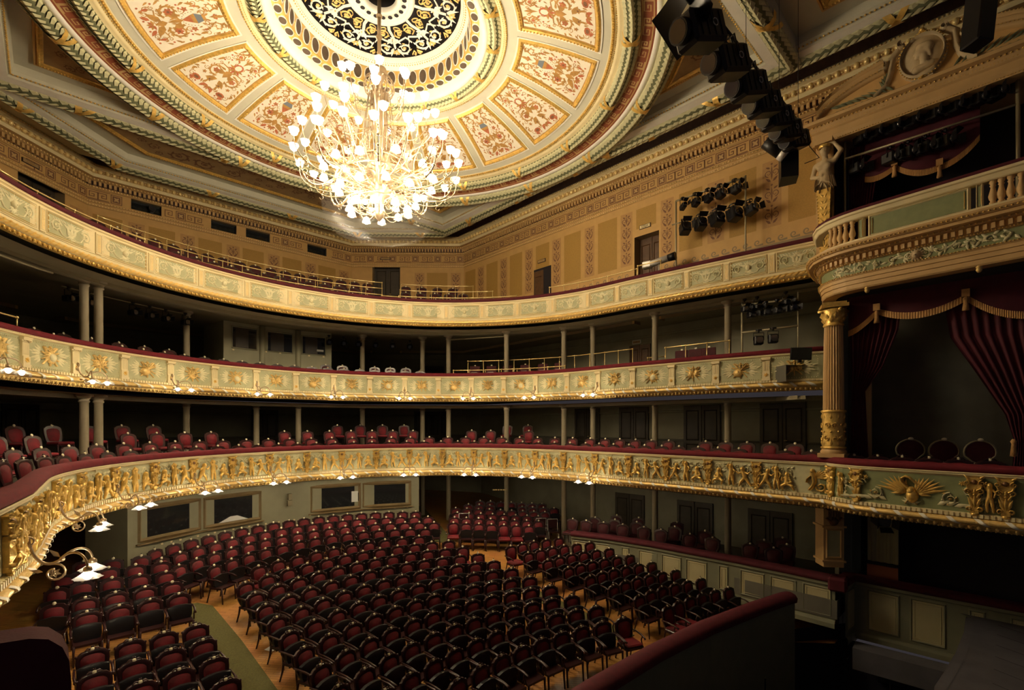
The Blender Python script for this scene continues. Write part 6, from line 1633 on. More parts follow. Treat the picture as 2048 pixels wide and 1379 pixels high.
# ================================================================== CHANDELIER, SCONCES, RAILS, STAGE LIGHTS
def bez(p0,p1,p2,p3,n=10):
    P=[Vector(p) for p in (p0,p1,p2,p3)]; return [tuple(P[0]*(1-t)**3+P[1]*3*t*(1-t)**2+P[2]*3*t*t*(1-t)+P[3]*t**3) for t in [i/n for i in range(n+1)]]
CH=empty('chandelier',(CC[0],CC[1]+.05,0)); tag(CH,'great gilt chandelier with tiers of glowing globe lamps hanging from the ceiling','chandelier')
mb=MB(); mb.tube([(0,0,17.75),(0,0,14.9)],.055,10,0)
for z in (17.2,16.6,16.0): mb.lathe([(.055,-.05),(.085,-.02),(.085,.02),(.055,.05)],12,0,c=(0,0,z))
mb.obj('suspension_rod',['bronze'],CH)
mb=MB(); mb.lathe([(.06,15.75),(.20,15.68),(.23,15.55),(.14,15.42),(.09,15.3),(.12,15.1),(.22,15.0),(.26,14.85),(.20,14.7),(.16,14.4),(.22,14.2),(.24,13.9),(.17,13.6),(.15,13.3),(.24,13.15),(.30,13.0),(.31,12.85),(.22,12.7),(.16,12.55),(.26,12.45),(.34,12.25),(.28,12.05),(.15,11.95),(.12,11.7),(.18,11.6),(.12,11.45),(.05,11.35),(0,11.3)],20,0)
for k in range(10):
    a=2*PI*k/10
    def PC(x,z,h,a=a): r=.24+h; return (r*cos(a+x/.24),r*sin(a+x/.24),z)
    leaf(mb,0,12.95,PI/2,.35,.14,.08,0,PC); leaf(mb,0,12.2,PI/2,.3,.14,.12,0,PC); leaf(mb,0,14.6,PI/2,.4,.12,.05,0,PC)
mb.obj('central_stem',['bronze'],CH)
TIERS=[(15.35,.80,6,1),(14.75,1.42,10,1),(14.05,1.78,12,1),(13.45,2.05,14,1),(12.95,2.32,18,0),(12.55,1.55,12,-1),(12.10,1.15,10,-1),(11.62,.85,10,-1)]
globe=MB(); globe.ball((0,0,.0),.10,0,12,8,(1,1,1.08)); GL=None
lampn=0; LAMPPOS=[]
rl=random.Random(3)
for ti,(z,r,n,up) in enumerate(TIERS):
    for k in range(n):
        a=2*PI*(k+.5*(ti%2))/n+rl.uniform(-.05,.05); rr=r+rl.uniform(-.10,.06); zz=z+rl.uniform(-.10,.10); c,s=cos(a),sin(a)
        mb=MB(); zs=zz+(.1 if up>=0 else .5)-(.55 if up==1 else 0)
        if up==1: pts=bez((.2*c,.2*s,zz-.75),(rr*.55*c,rr*.55*s,zz-1.15),(rr*1.02*c,rr*1.02*s,zz-.85),(rr*c,rr*s,zz-.10),9)
        elif up==0: pts=bez((.26*c,.26*s,zz-.7),(rr*.8*c,rr*.8*s,zz-1.0),(rr*1.02*c,rr*1.02*s,zz-.6),(rr*c,rr*s,zz-.09),9)
        else: pts=bez((.24*c,.24*s,zz+.15),(rr*.6*c,rr*.6*s,zz-.15),(rr*.95*c,rr*.95*s,zz+.75),(rr*c,rr*s,zz+.10),9)
        mb.tube(pts,[.020,.018]+[.014]*7+[.012],5,0)
        sg=1 if up>=0 else -1
        V=[] ; mb.lathe([(.02,-.02*sg),(.055,.0),(.065,.03*sg),(.05,.05*sg)],8,0,c=(rr*c,rr*s,zz-.09*sg))
        q=len(pts)//2; m=pts[q]; mb.ball(m,.035,0,6,4)
        for w in (-1,1):   # scroll curl beside the arm
            cx=m; mb.tube([(m[0]+ (.10-.02*i)*cos(i*1.1)*c, m[1]+(.10-.02*i)*cos(i*1.1)*s, m[2]+w*.07+(.10-.02*i)*sin(i*1.1)*w) for i in range(5)],.008,4,0,caps=False)
        arm=mb.obj('lamp_arm',['bronze'],CH)
        if GL is None: o=globe.obj('glowing_globe',['bulb'],arm); GL=o.data
        else: o=bpy.data.objects.new('glowing_globe',GL); COL.objects.link(o); o.parent=arm
        o.location=(rr*c,rr*s,zz)
        # glass petal shade
        mb=MB(); n2=12; V=[]
        for i in range(4):
            for j in range(n2):
                t=i/3; R=.05+.085*t*(1+.10*cos(6*2*PI*j/n2)); V.append((rr*c+R*cos(2*PI*j/n2),rr*s+R*sin(2*PI*j/n2),zz-sg*(.07-.13*t)))
        mb.add(V,[(i*n2+j,i*n2+(j+1)%n2,(i+1)*n2+(j+1)%n2,(i+1)*n2+j) for i in range(3) for j in range(n2)],0,True); mb.obj('glass_shade',['shade'],arm)
        LAMPPOS.append((CC[0]+rr*c,CC[1]+.05+rr*s,zz)); lampn+=1
for z,r,rad in ((12.42,1.18,.022),(11.78,.80,.02),(13.0,.62,.018)):
    mb=MB(); mb.tube([(r*cos(2*PI*i/48),r*sin(2*PI*i/48),z) for i in range(48)],rad,6,0,True); mb.obj('hoop',['bronze'],CH)
for k in range(8):   # tall dark S-brackets
    a=2*PI*(k+.35)/8; c,s=cos(a),sin(a)
    mb=MB(); pts=bez((1.18*c,1.18*s,12.42),(.75*c,.75*s,12.9),(1.0*c,1.0*s,13.4),(1.35*c,1.35*s,14.0),12); mb.tube(pts,[.03]*6+[.026]*7,6,0); pts=bez((1.18*c,1.18*s,12.42),(1.7*c,1.7*s,11.9),(2.05*c,2.05*s,12.2),(2.1*c,2.1*s,12.75),12); mb.tube(pts,[.035]*6+[.022]*7,6,0)
    mb.tube([(2.1*c+.09*(1-i/8)*cos(i)*c,2.1*s+.09*(1-i/8)*cos(i)*s,12.78+.09*(1-i/8)*sin(i)) for i in range(8)],.015,5,0)
    for i in range(1,12,2): p=pts[i]; mb.ball(p,.045,0,5,4)
    mb.tube(bez((.3*c,.3*s,12.25),(.7*c,.7*s,12.0),(1.0*c,1.0*s,12.1),(1.18*c,1.18*s,12.42),8),.02,5,0)
    mb.tube(bez((.12*c,.12*s,11.6),(.4*c,.4*s,11.3),(.7*c,.7*s,11.5),(.8*c,.8*s,11.78),8),.016,5,0)
    mb.obj('scroll_bracket',['bronze'],CH)
mb=MB()
for k in range(16):
    a=2*PI*k/16; c,s=cos(a),sin(a)
    mb.tube([(.3*c,.3*s,14.9),(.42*c,.42*s,14.0),(.40*c,.40*s,13.2)],.012,4,0); mb.tube([(.62*c,.62*s,13.0),(1.18*c,1.18*s,12.42)],.008,4,0)
    mb.tube(bez((.15*c,.15*s,15.5),(.5*c,.5*s,15.4),(.5*c,.5*s,15.0),(.25*c,.25*s,14.9),7),.016,5,0)
    mb.tube([(.40*c+.12*(1-i/9)*cos(i*.9),.40*s+.12*(1-i/9)*cos(i*.9)*.2,13.6+.16*(1-i/9)*sin(i*.9)) for i in range(9)],.010,4,0,caps=False)
mb.obj('filigree_cage',['bronze'],CH)
mb=MB(); mb.lathe([(1.5,12.1),(1.56,11.7),(1.5,11.3),(1.3,11.05),(.9,10.92),(.4,10.88),(.0,10.88)],32,0); mb.obj('safety_net',['net'],CH)
# ---- two-lamp sconces on the balcony fronts
def sconce_proto(name):
    r=empty(name)
    mb=MB(); # local -y toward the hall
    mb.tube([(0,-.05+ .10*(1-i/10)*0 - .06*i/10 -.02, .20-.0) if False else (0,-.06-.07*sin(i*.55)*(1-i/14),.28+.07*cos(i*.55)*(1-i/14)) for i in range(12)],.012,5,0,caps=False)
    mb.tube(bez((0,-.06,.34),(0,-.09,.02),(0,-.24,-.10),(0,-.38,.02),10),[.02]*11,6,0)
    for i in (3,6,9): pass
    mb.tube([(.0,-.31+.12*cos(a)*(1-.04*k),-.15+.12*sin(a)*(1-.04*k)) for k,a in enumerate([PI*.5+.45*j for j in range(15)])],.014,5,0)
    rosette(mb,-.31,-.15,.07,.02,0,0,lambda x,z,h:(h-.01,x,z)); leaf(mb,-.20,-.12,.3,.14,.05,.02,0,lambda x,z,h:(h,x,z))
    mb.ball((0,-.38,.02),.035,0,6,4); mb.ball((0,-.06,.20),.05,0,6,4,(1,.5,1.4)); leaf(mb,-.36,.05,.8,.16,.06,.02,0,lambda x,z,h:(h,x,z))
    mb.obj('scrolled_bracket',['bronze'],r)
    for sg in (-1,1):
        mb=MB(); pts=bez((0,-.37,.02),(sg*.05,-.46,.16),(sg*.26,-.66,.16),(sg*.23,-.66,-.12),10); mb.tube(pts,[.016]*11,5,0); e=pts[-1]
        mb.lathe([(.015,.06),(.045,.04),(.05,.0),(.03,-.02)],8,0,c=e)
        arm=mb.obj('lamp_arm',['bronze'],r)
        g=MB(); g.ball((e[0],e[1],e[2]-.07),.05,0,10,7); g.obj('glowing_bulb',['lampglow'],arm)
        m2=MB(); n2=16; V=[]
        for i in range(4):
            for j in range(n2): t=i/3; R=.035+.12*t*(1+.08*cos(8*2*PI*j/n2)); V.append((e[0]+R*cos(2*PI*j/n2),e[1]+R*sin(2*PI*j/n2),e[2]-.01-.085*t**.8))
        m2.add(V,[(i*n2+j,i*n2+(j+1)%n2,(i+1)*n2+(j+1)%n2,(i+1)*n2+j) for i in range(3) for j in range(n2)],0,True); m2.obj('glass_shade',['shade'],arm)
    index_kids(r); return r
SP=sconce_proto('sconce'); SCPOS=[]
def sconce(path,s,z,label,grp):
    p,T,N=path.at(s,.03); o=put(SP,p.x,p.y,z,math.atan2(-N.y,-N.x)-PI/2,label,grp,'wall lamp')
    for sg in (-1,1):
        q=p+N*.66-T*(sg*.23); SCPOS.append((q.x,q.y,z-.19))
lab1=['first','second','third','fourth','fifth','sixth','seventh','eighth','ninth','tenth','eleventh']
i=0
for k,s in enumerate(pil1):
    # every second pilaster, starting from the one nearest the boxes
    if k in (4,6,8,10,12,14,16,18,20,22) : sconce(B1P,s,3.72,'gilt two-lamp sconce on the lowest balcony, %s counted from the parterre box end'%ORD[i],'sconces on the lowest balcony'); i+=1
SC1N=i
i=0
for k,s in enumerate(pil2):
    if k in (4,6,8,10,12,14,16,18,20): sconce(B2P,s,6.80,'gilt two-lamp sconce on the middle balcony, %s counted from the stage box end'%ORD[i],'sconces on the middle balcony'); i+=1
# ---- brass rails of the top gallery and middle balcony
def brass(path,s0,s1,off,z0,z1,sp,label,grp='brass rails',two=False,r=.021):
    root=empty('brass_rail'); tag(root,label,'rail',grp); n=max(1,int(abs(s1-s0)/.3)); mb=MB()
    pts=[]
    for i in range(n+1): p,T,N=path.at(s0+(s1-s0)*i/n,-off); pts.append((p.x,p.y,z1))
    mb.tube(pts,r,6,0)
    if two: mb.tube([(x,y,z0+(z1-z0)*.5) for x,y,z in pts],r*.7,5,0)
    mb.obj('handrail',['brass'],root); m=max(1,int(abs(s1-s0)/sp)); me=None
    for i in range(m+1):
        p,T,N=path.at(s0+(s1-s0)*i/m,-off)
        if me is None:
            mb=MB(); mb.tube([(0,0,0),(0,0,z1-z0)],r*.8,6,0); mb.ball((0,0,z1-z0),r*1.9,0,6,4); mb.lathe([(r*2,0),(r*1.2,.04)],6,0); o=mb.obj('post',['brass'],root); me=o.data
        else: o=bpy.data.objects.new('post',me); COL.objects.link(o); o.parent=root
        o.location=(p.x,p.y,z0)
    return root
for k in range(4):
    R=9.42+.78*k; P_=Path(arcpts(0,10.9,R,0,178,120)); z=10.07+.5*max(0,k-0)
    brass(P_,P_.hit(764),P_.hit((300,262,225,195)[k]),0,z,z+(.88 if k else .98),.72,'brass rail before the %s row of the top gallery, near side of the tall doorway'%nm[k])
    brass(P_,P_.hit((1050,1033,985,946)[k]),P_.hit(796+2*k),0,z,z+(.88 if k else .98),.72,'brass rail before the %s row of the top gallery, far side of the tall doorway'%nm[k])
h3=B3P.hit
brass(B3P,h3(1268),h3(1095),.22,10.98,11.35,.62,'brass rail on the gallery front below the painted wave border')
brass(B3P,h3(1316),h3(1270),.22,10.98,11.45,.62,'short brass rail on the gallery front before the right-hand door')
brass(B3P,h3(798),h3(765),.30,10.5,11.15,.9,'short brass gate rail across the tall doorway steps')
brass(B3P,h3(300),h3(20),.22,10.98,11.22,.9,'brass rail curving along the gallery front at the near side','brass rails')
brass(B2P,h2(1030),h2(905),.25,7.72,7.95,.62,'low brass rail on the velvet edge of the middle balcony, mid far side')
brass(B2P,h2(1124),h2(1022),.25,7.72,7.95,.62,'low brass rail on the velvet edge, next to two slim columns')
brass(B2P,h2(1240),h2(928),.95,7.2,8.45,.62,'taller brass rail in front of the pale underside seats of the middle balcony')
brass(B2P,h2(1449),h2(1318),.55,7.45,8.30,.62,'brass rail in front of the four pale underside seats by the lighting frame')
brass(B2P,h2(1300),h2(1263),1.3,6.9,8.1,1.2,'short brass rail before the brown door of the middle balcony')
brass(B2P,h2(155),h2(62),.22,7.72,7.80,.9,'very low brass rail on the velvet edge of the middle balcony, near side')
brass(B2P,h2(55),h2(-40),.22,7.72,8.05,.8,'brass rail at the nearest end of the middle balcony velvet')
# ---- stage lamps
def fresnel(r,wd=.16,ln=.30,barn=True):
    """box lantern pointing to local -y, hung from its yoke at origin"""
    mb=MB(); mb.box((0,.02,-.30),(wd*1.8,ln,wd*1.9),0,0,.03); mb.lathe([(wd*.62,0),(wd*.66,.05)],12,0); mb.v=mb.v
    mb.obj('lamp_housing',['black'],r)
    mb=MB(); mb.tube([(0,-ln*.5+.02,-.30),(0,-ln*.5-.04,-.30)],wd*.72,14,0); mb.obj('lens',['lens'],r)
    if barn:
        mb=MB()
        for a,b in ((0,1),(0,-1),(1,0),(-1,0)):
            x,z=a*wd*.8,b*wd*.8; y0=-ln*.5-.04; w=wd*.75
            if b: mb.quad((-w,y0,-.30+z),(w,y0,-.30+z),(w*1.15,y0-.13,-.30+z*1.7),(-w*1.15,y0-.13,-.30+z*1.7),0)
            else: mb.quad((x,y0,-.30-w),(x,y0,-.30+w),(x*1.7,y0-.13,-.30+w*1.15),(x*1.7,y0-.13,-.30-w*1.15),0)
        mb.obj('barn_door',['black'],r)
    mb=MB(); h=wd*1.05; mb.tube([(-h,.0,-.30),(-h,.0,-.06),(h,.0,-.06),(h,.0,-.30)],.012,5,0); mb.tube([(0,0,-.06),(0,0,.02)],.015,5,0); mb.box((0,0,.0),(.05,.05,.07),0,0); mb.obj('yoke',['black'],r)
def lantern(pos,rz,label,grp,wd=.15,ln=.30,tilt=0.,name='stage_spotlight',barn=True):
    r=empty(name,pos); r.rotation_euler=(tilt,0,rz); tag(r,label,'spotlight',grp); fresnel(r,wd,ln,barn); return r
# pipe frame on the top gallery wall with ten lanterns
XF=9.75
fr=empty('lighting_rig'); tag(fr,'scaffold pipe frame standing on the gallery edge and carrying dark spotlights','lighting frame')
L0,L1=on_x(1352,400,XF).y,on_x(1491,400,XF).y
def pipe(a,b,nm,root,r=.034,m='steel'): mb=MB(); mb.tube([a,b],r,8,0); return mb.obj(nm,[m],root)
zt0=on_x(1352,402,XF).z; zt1=on_x(1491,354,XF).z; zm0=on_x(1352,447,XF).z; zm1=on_x(1491,405,XF).z
pipe((XF,L0,10.2),(XF,L0,zt0),'upright',fr); pipe((XF,L1,10.2),(XF,L1,zt1+.05),'upright',fr,.03)
pipe((XF,L0,zt0),(XF,L1,zt1),'crossbar',fr); pipe((XF,L0+.15,zm0),(XF,L1,zm1),'crossbar',fr,.028); pipe((XF,L0,10.98),(XF,L1,10.98),'crossbar',fr,.018)
def onbar(px,za,zb): y=on_x(px,400,XF).y; t=(y-L0)/(L1-L0); return (XF-.03,y,za+(zb-za)*t-.02)
for i,(px,wd) in enumerate(((1366,.10),(1391,.13),(1416,.13),(1440,.14),(1470,.14))): lantern(onbar(px,zt0,zt1),-PI/2+.9+.1*i,'dark lantern on the upper bar of the gallery wall frame, %s from far upright'%ORD[i],'upper bar gallery lanterns',wd,.28,-.2)
for i,(px,wd) in enumerate(((1370,.19),(1400,.19),(1433,.21),(1467,.21),(1500,.15))): lantern(onbar(px,zm0,zm1),-PI/2+.8+.1*i,'dark lantern on the lower bar of the gallery wall frame, %s from far upright'%ORD[i],'lower bar gallery lanterns',wd,.36,-.25)
# follow spot on tripod
v=on_x(1318,520,9.55); fs=empty('follow_spot',(9.55,v.y,10.0)); fs.rotation_euler=(0,0,math.radians(8)); tag(fs,'silver follow spot on a tripod stand beside the brown gallery door','follow spot')
za=1.55
mb=MB(); mb.tube([(0,.55,za-.06),(0,-.35,za+.06)],.12,14,0); mb.box((0,.45,za-.04),(.24,.35,.26),0,0,.03); mb.obj('lamp_tube',['silver'],fs)
mb=MB(); mb.tube([(0,-.35,za+.06),(0,-.62,za+.09)],[.13,.15],14,0); mb.obj('lens_barrel',['black'],fs)
mb=MB(); mb.tube([(0,0,za-.1),(0,0,za-.45)],.025,8,0); mb.obj('stem',['silver'],fs)
for k in range(3): a=2*PI*k/3+.3; mb=MB(); mb.tube([(0,0,za-.4),(.42*cos(a),.42*sin(a),.0)],.018,6,0); mb.obj('leg',['silver'],fs)
# frame with lanterns on the far end of the middle balcony
XG=9.9
f2=empty('lighting_rig'); tag(f2,'grey pipe frame at the stage end of the middle balcony, hung with dark lanterns','lighting frame')
ya,yb=on_x(1484,600,XG).y,on_x(1596,600,XG).y
z2=lambda px,py: on_x(px,py,XG).z
pipe((XG,ya,6.8),(XG,ya,9.6),'upright',f2); pipe((XG,yb,6.8),(XG,yb,9.6),'upright',f2,.02)
for a,b in (((1484,610),(1596,597)),((1484,665),(1596,651))): pipe((XG,ya,z2(*a)),(XG,yb,z2(*b)),'crossbar',f2)
zz=(z2(1484,610)+z2(1596,597))/2; zy=(z2(1484,665)+z2(1596,651))/2
g2='lanterns of the middle balcony frame'
for i,px in enumerate((1503,1532,1555,1585)): lantern((XG-.03,on_x(px,600,XG).y,zz-.02),-PI/2+.8,'dark lantern on the upper bar of the middle balcony rig, %s from far upright'%ORD[i],g2,.11,.26)
for i,px in enumerate((1518,1547)): lantern((XG-.03,on_x(px,600,XG).y,zy-.02),-PI/2+.6,'round lantern on the lower bar of the middle balcony rig, %s from far upright'%ORD[i],g2,.15,.22,0,'stage_spotlight',False)
for i,px in enumerate((1490,1515,1572)): lantern((XG-.03,on_x(px,600,XG).y,9.62),-PI/2+.8,'dark lantern under the gallery soffit above the rig, %s from far upright'%ORD[i],g2,.10,.25)
# monitor screen on the rail of the middle balcony
s=h2(1602); p,T,N=B2P.at(max(.2,s if s else .2),.12); mb=MB(); mb.box((0,0,.0),(.60,.05,.36),0,0,.01); mb.box((0,-.028,0),(.56,.005,.32),0,1); mb.box((0,.05,-.1),(.08,.08,.3),0,0)
o=mb.obj('monitor_screen',['black','glass']); q=on_x(1602,707,8.9); o.location=(q.x,q.y,q.z); o.rotation_euler=(.1,0,-PI/2+.75); tag(o,'black monitor screen fixed at the stage end of the middle balcony rail','monitor')
# lantern bar under the top gallery, near side, and far middle ones
def soffit_bar(path,off,pxs,label,grp,z=9.55):
    for i,px in enumerate(pxs):
        s=path.hit(px)
        if s is None: continue
        p,T,N=path.at(s,-off); lantern((p.x,p.y,z),math.atan2(-N.y,-N.x)-PI/2,label%ORD[i],grp,.10,.26)
soffit_bar(B3P,1.9,(245,275,345,372,398,430),'dark lantern below the top gallery, near side, %s from the near columns','near soffit lanterns')
soffit_bar(B3P,2.4,(680,705,730,760,790,820),'dark lantern below the top gallery beyond the balcony booth, %s from it','rear soffit lanterns')
mb=MB(); pts=[]
for px in range(235,445,15):
    p,T,N=B3P.at(B3P.hit(px),-1.9); pts.append((p.x,p.y,9.57))
mb.tube(pts,.022,6,0); tag(mb.obj('lighting_pipe',['steel']),'grey lighting pipe fixed below the top gallery on the near side','pipe')
p0,T,N=B3P.at(h3(10),-.8); p1,T,N=B3P.at(h3(170),-.8); mb=MB(); pts=[]
for px in range(0,176,16): p,T,N=B3P.at(h3(px),-.75); pts.append((p.x,p.y,9.52))
mb.tube(pts,.03,8,0); tag(mb.obj('soffit_pipe',['steel']),'plain grey pipe following the gallery soffit at the near side','pipe')
mb=MB(); a=Vector((6.85,18.64,9.5)); b=Vector((8.17,16.03,9.5)); mb.tube([tuple(a),tuple(b)],.03,8,0); tag(mb.obj('cross_pipe',['steel']),'grey pipe spanning two columns below the top gallery','pipe')
# booth with three windows on the middle balcony
BB=Path(arcpts(0,11.5,10.9,0,180,120)); sa,sb=BB.hit(663),BB.hit(447); BB2=Path([(BB.at(sa+(sb-sa)*i/24)[0].x,BB.at(sa+(sb-sa)*i/24)[0].y) for i in range(25)])
mb=MB(); sweep(mb,BB2,[(0,6.8),(0,9.74)],0)
for s in (0,BB2.len): p,T,N=BB2.at(s); q=p-N*2.; mb.add([(p.x,p.y,6.8),(q.x,q.y,6.8),(q.x,q.y,9.74),(p.x,p.y,9.74)],[(0,1,2,3)],0)
struct(mb.obj('wall_balcony_booth',['booth']))
for k,(xa,xb,ya_,yb_) in enumerate(((465,513,656,696),(535,584,666,703),(605,650,674,708))):
    s0,s1_=BB2.hit(xa),BB2.hit(xb); w=abs(s0-s1_); p,T,N=BB2.at((s0+s1_)/2,.01); zt=on_path((xa+xb)/2,ya_,BB2)[3]; zb=on_path((xa+xb)/2,yb_,BB2)[3]
    mb=MB(); flatrect(mb,-w/2,zb,w/2,zt,.005,0); frame(mb,-w/2-.05,zb-.05,w/2+.05,zt+.05,.06,.03,1); flatrect(mb,-w*.38,zb+.02,w*.16,zt-.02,.008,2)
    o=mb.obj('window_%d'%(nw+k),['glass','booth','door_dark']); o.matrix_world=local_to(p,T,0); struct(o)
    q,T,N=BB2.at(BB2.hit((xa+xb)/2+ (0 if k<2 else 20)),.02)
for px in (524,596):
    s,p,T,z=on_path(px,680,BB2,.03); mb=MB(); mb.tube([(0,0,6.8),(0,0,9.7)],.11,10,0); o=mb.obj('iron_column',['booth'],loc=(p.x,p.y,0)); tag(o,'olive painted column between the balcony booth windows, %s from its near end'%('first' if px==524 else 'second'),'column','booth columns')
for i,px in enumerate((466,532,560,618,647)):
    s,p,T,z=on_path(px,705,BB2,.02); z=on_path(px,(699,703,706,711,713)[i],BB2)[3]; mb=MB(); mb.box((0,0,0),(.08,.012,.06),0,0); o=mb.obj('number_plate',['cream']); o.matrix_world=local_to(p,T,z); tag(o,'cream number plate under the balcony booth windows, %s from its near end'%ORD[i],'plate')
s,p,T,z=on_path(640,701,BB2,.03); mb=MB(); mb.tube([(-.14,0,0),(.14,0,0)],.05,8,0); o=mb.obj('strip_lamp',['white']); o.matrix_world=local_to(p,T,z); tag(o,'small white lamp shining in the third balcony booth window','lamp')
# ---- hanging batten of big spotlights near the ceiling
P0=Vector((2.2,1.35,15.2)); 
bat=empty('lighting_batten'); tag(bat,'black lighting batten hanging on wires below the ceiling frame','batten')
E0=on_x(1330,0,3.2); 
def world(px,py,d):
    t=(px-1024)/967; dx,dy=sin(YAW)+t*cos(YAW),cos(YAW)-t*sin(YAW); return Vector((CXYZ[0]+d*dx,d*dy,5.5+d*(848-py)/967))
A0=world(1395,20,7.2); A1=world(1600,268,12.0)
mb=MB(); mb.tube([tuple(A0+(A0-A1)*.25),tuple(A1)],.04,8,0); off=Vector((.0,.0,.25)); mb.tube([tuple(A0+(A0-A1)*.25+off),tuple(A1+off)],.03,8,0); mb.obj('pipe',['black'],bat)
mb=MB()
for t in (.05,.35,.70,.97): 
    p=A0.lerp(A1,t); mb.tube([tuple(p+off),(p.x,p.y,16.05)],.006,4,0)
mb.obj('wire',['black'],bat)
mb=MB()
for i in range(14): p=A0.lerp(A1,i/14); q=A0.lerp(A1,(i+1)/14); m=(p+q)/2+Vector((0,0,.12)); mb.tube([tuple(p+off),tuple(m),tuple(q+off)],.012,4,0)
mb.obj('cable_loop',['black'],bat)
dirb=(A1-A0).normalized(); ang=math.atan2(dirb.y,dirb.x)
def bigspot(t,label,wd,ln,drop,rz):
    p=A0.lerp(A1,t); r=empty('batten_spotlight',(p.x,p.y,p.z)); r.rotation_euler=(.35,0,rz); tag(r,label,'spotlight','spotlights on the ceiling batten')
    mb=MB(); mb.box((0,.0,-drop),(wd,ln,wd*1.15),0,0,.05)
    for k in range(4): mb.box((wd*.5+.006,-ln*.3+k*ln*.2,-drop),(.012,.02,wd*.8),0,0); mb.box((-wd*.5-.006,-ln*.3+k*ln*.2,-drop),(.012,.02,wd*.8),0,0)
    mb.obj('lamp_housing',['black'],r)
    mb=MB(); mb.tube([(0,-ln*.5,-drop),(0,-ln*.5-.12,-drop)],wd*.42,14,0); mb.obj('lens_hood',['black'],r)
    mb=MB(); mb.tube([(0,-ln*.5-.10,-drop),(0,-ln*.5-.125,-drop)],wd*.36,14,0); mb.obj('lens',['lens'],r)
    mb=MB(); mb.tube([(-wd*.56,0,-drop),(-wd*.56,0,-.05),(wd*.56,0,-.05),(wd*.56,0,-drop)],.016,5,0); mb.box((0,0,-.02),(.07,.07,.1),0,0); mb.obj('yoke',['black'],r)
    mb=MB(); mb.tube([(wd*.5+.015,.08+.05*cos(a),-drop+.05*sin(a)) for a in [2*PI*i/12 for i in range(12)]],.008,4,0,True); mb.obj('focus_wheel',['silver'],r)
    return r
for i,t in enumerate((-.02,.16,.33,.48,.62,.76,.88)): bigspot(t,'large black spotlight on the ceiling batten, %s from its near end'%ORD[i],.40-.01*i,.72,.36,ang-PI/2-.35)
r=empty('hanging_loudspeaker',tuple(world(1578,285,12.0))); r.rotation_euler=(0,0,.4); tag(r,'tall black loudspeaker hanging at the far end of the ceiling batten','loudspeaker')
mb=MB(); mb.prismz([(-.28,.2),(-.22,-.18),(.22,-.18),(.28,.2)],-.95,.15,0); mb.obj('cabinet',['black'],r); mb=MB(); mb.quad((-.2,-.185,-.9),(.2,-.185,-.9),(.2,-.185,.1),(-.2,-.185,.1),0); mb.obj('grille',['black_cloth'],r); mb=MB(); mb.tube([(0,0,.15),(0,0,.5)],.02,6,0); mb.obj('bracket',['black'],r)
r=empty('batten_spotlight',tuple(world(1562,262,11.8))); r.rotation_euler=(.5,0,.6); tag(r,'pale-nosed lantern clamped beside the hanging loudspeaker','spotlight','spotlights on the ceiling batten')
mb=MB(); mb.tube([(0,.2,-.35),(0,-.25,-.45)],.16,12,0); mb.obj('lamp_housing',['black'],r); mb=MB(); mb.tube([(0,-.25,-.45),(0,-.40,-.48)],.17,12,0); mb.obj('nose_cone',['silver'],r)
mb=MB(); c=world(1608,285,12.0); mb.tube([tuple(c+Vector((.0,.0,.15))),tuple(c+Vector((.15,-.1,-.1))),tuple(c+Vector((.32,-.25,-.35))),tuple(c+Vector((.05,.0,-.5)))],.01,5,0); tag(mb.obj('speaker_cable',['black']),'thin black cable looping beside the hanging loudspeaker','cable')
# upper reflector plate at the near end of the batten
r=empty('lamp_reflector',tuple(world(1345,40,7.0))); r.rotation_euler=(PI/2-.5,.2,ang+1.0); tag(r,'grey curved reflector plate above the largest batten spotlight','reflector')
mb=MB(); n=10; V=[]
for i in range(n+1):
    a=-.9+1.8*i/n; V+=[(.55*sin(a),-.30,.35*cos(a)),(.55*sin(a),.45,.35*cos(a))]
mb.add(V,[(2*i,2*i+1,2*i+3,2*i+2) for i in range(n)],0,True); mb.obj('curved_plate',['black'],r); mb=MB(); mb.box((0,.1,.36),(1.0,.05,.03),0,0); mb.obj('rim_bar',['steel'],r)
# hanging black panel at the top right (loudspeaker array) in front of the pediment
c=world(1958,40,10.4); r=empty('hanging_loudspeaker',(c.x,c.y,c.z)); r.rotation_euler=(.12,.0,.9); tag(r,'black slab-shaped loudspeaker hanging before the pediment near the stage','loudspeaker')
mb=MB(); mb.box((0,0,.05),(.42,.38,1.25),0,0,.03); mb.obj('cabinet',['black'],r); mb=MB(); mb.box((0,-.195,.05),(.36,.01,1.15),0,0); mb.obj('grille',['black_cloth'],r); mb=MB(); mb.tube([(0,0,.65),(0,0,2.2)],.02,6,0); mb.obj('suspension_wire',['black'],r)
# lantern frame inside the upper stage box
XB=9.05
f3=empty('lighting_rig'); tag(f3,'long scaffold frame across the upper stage box opening, crowded with lanterns','lighting frame')
ya,yb=on_x(1690,300,XB).y,on_x(2036,200,XB).y
zb_=lambda px,py: on_x(px,py,XB).z
pipe((XB,ya,9.9),(XB,ya,zb_(1690,262)),'upright',f3,.03); pipe((XB,yb,9.9),(XB,yb,zb_(2036,140)),'upright',f3,.04)
pipe((XB,ya,zb_(1690,318)),(XB,yb,zb_(2036,208)),'crossbar',f3,.03); pipe((XB,ya,zb_(1690,262)),(XB,yb,zb_(2036,142)),'crossbar',f3,.022)
g3='lanterns in the upper stage box'
for i,px in enumerate((1722,1752,1788,1825,1868,1910,1955,1992)):
    y=on_x(px,260,XB).y; t=(y-ya)/(yb-ya); z=zb_(1690,262)+(zb_(2036,142)-zb_(1690,262))*t
    lantern((XB+.05,y,z-.03),-PI/2+1.0,'dark lantern on the top pipe in the upper box, %s from the caryatid'%ORD[i],g3,.14,.32)
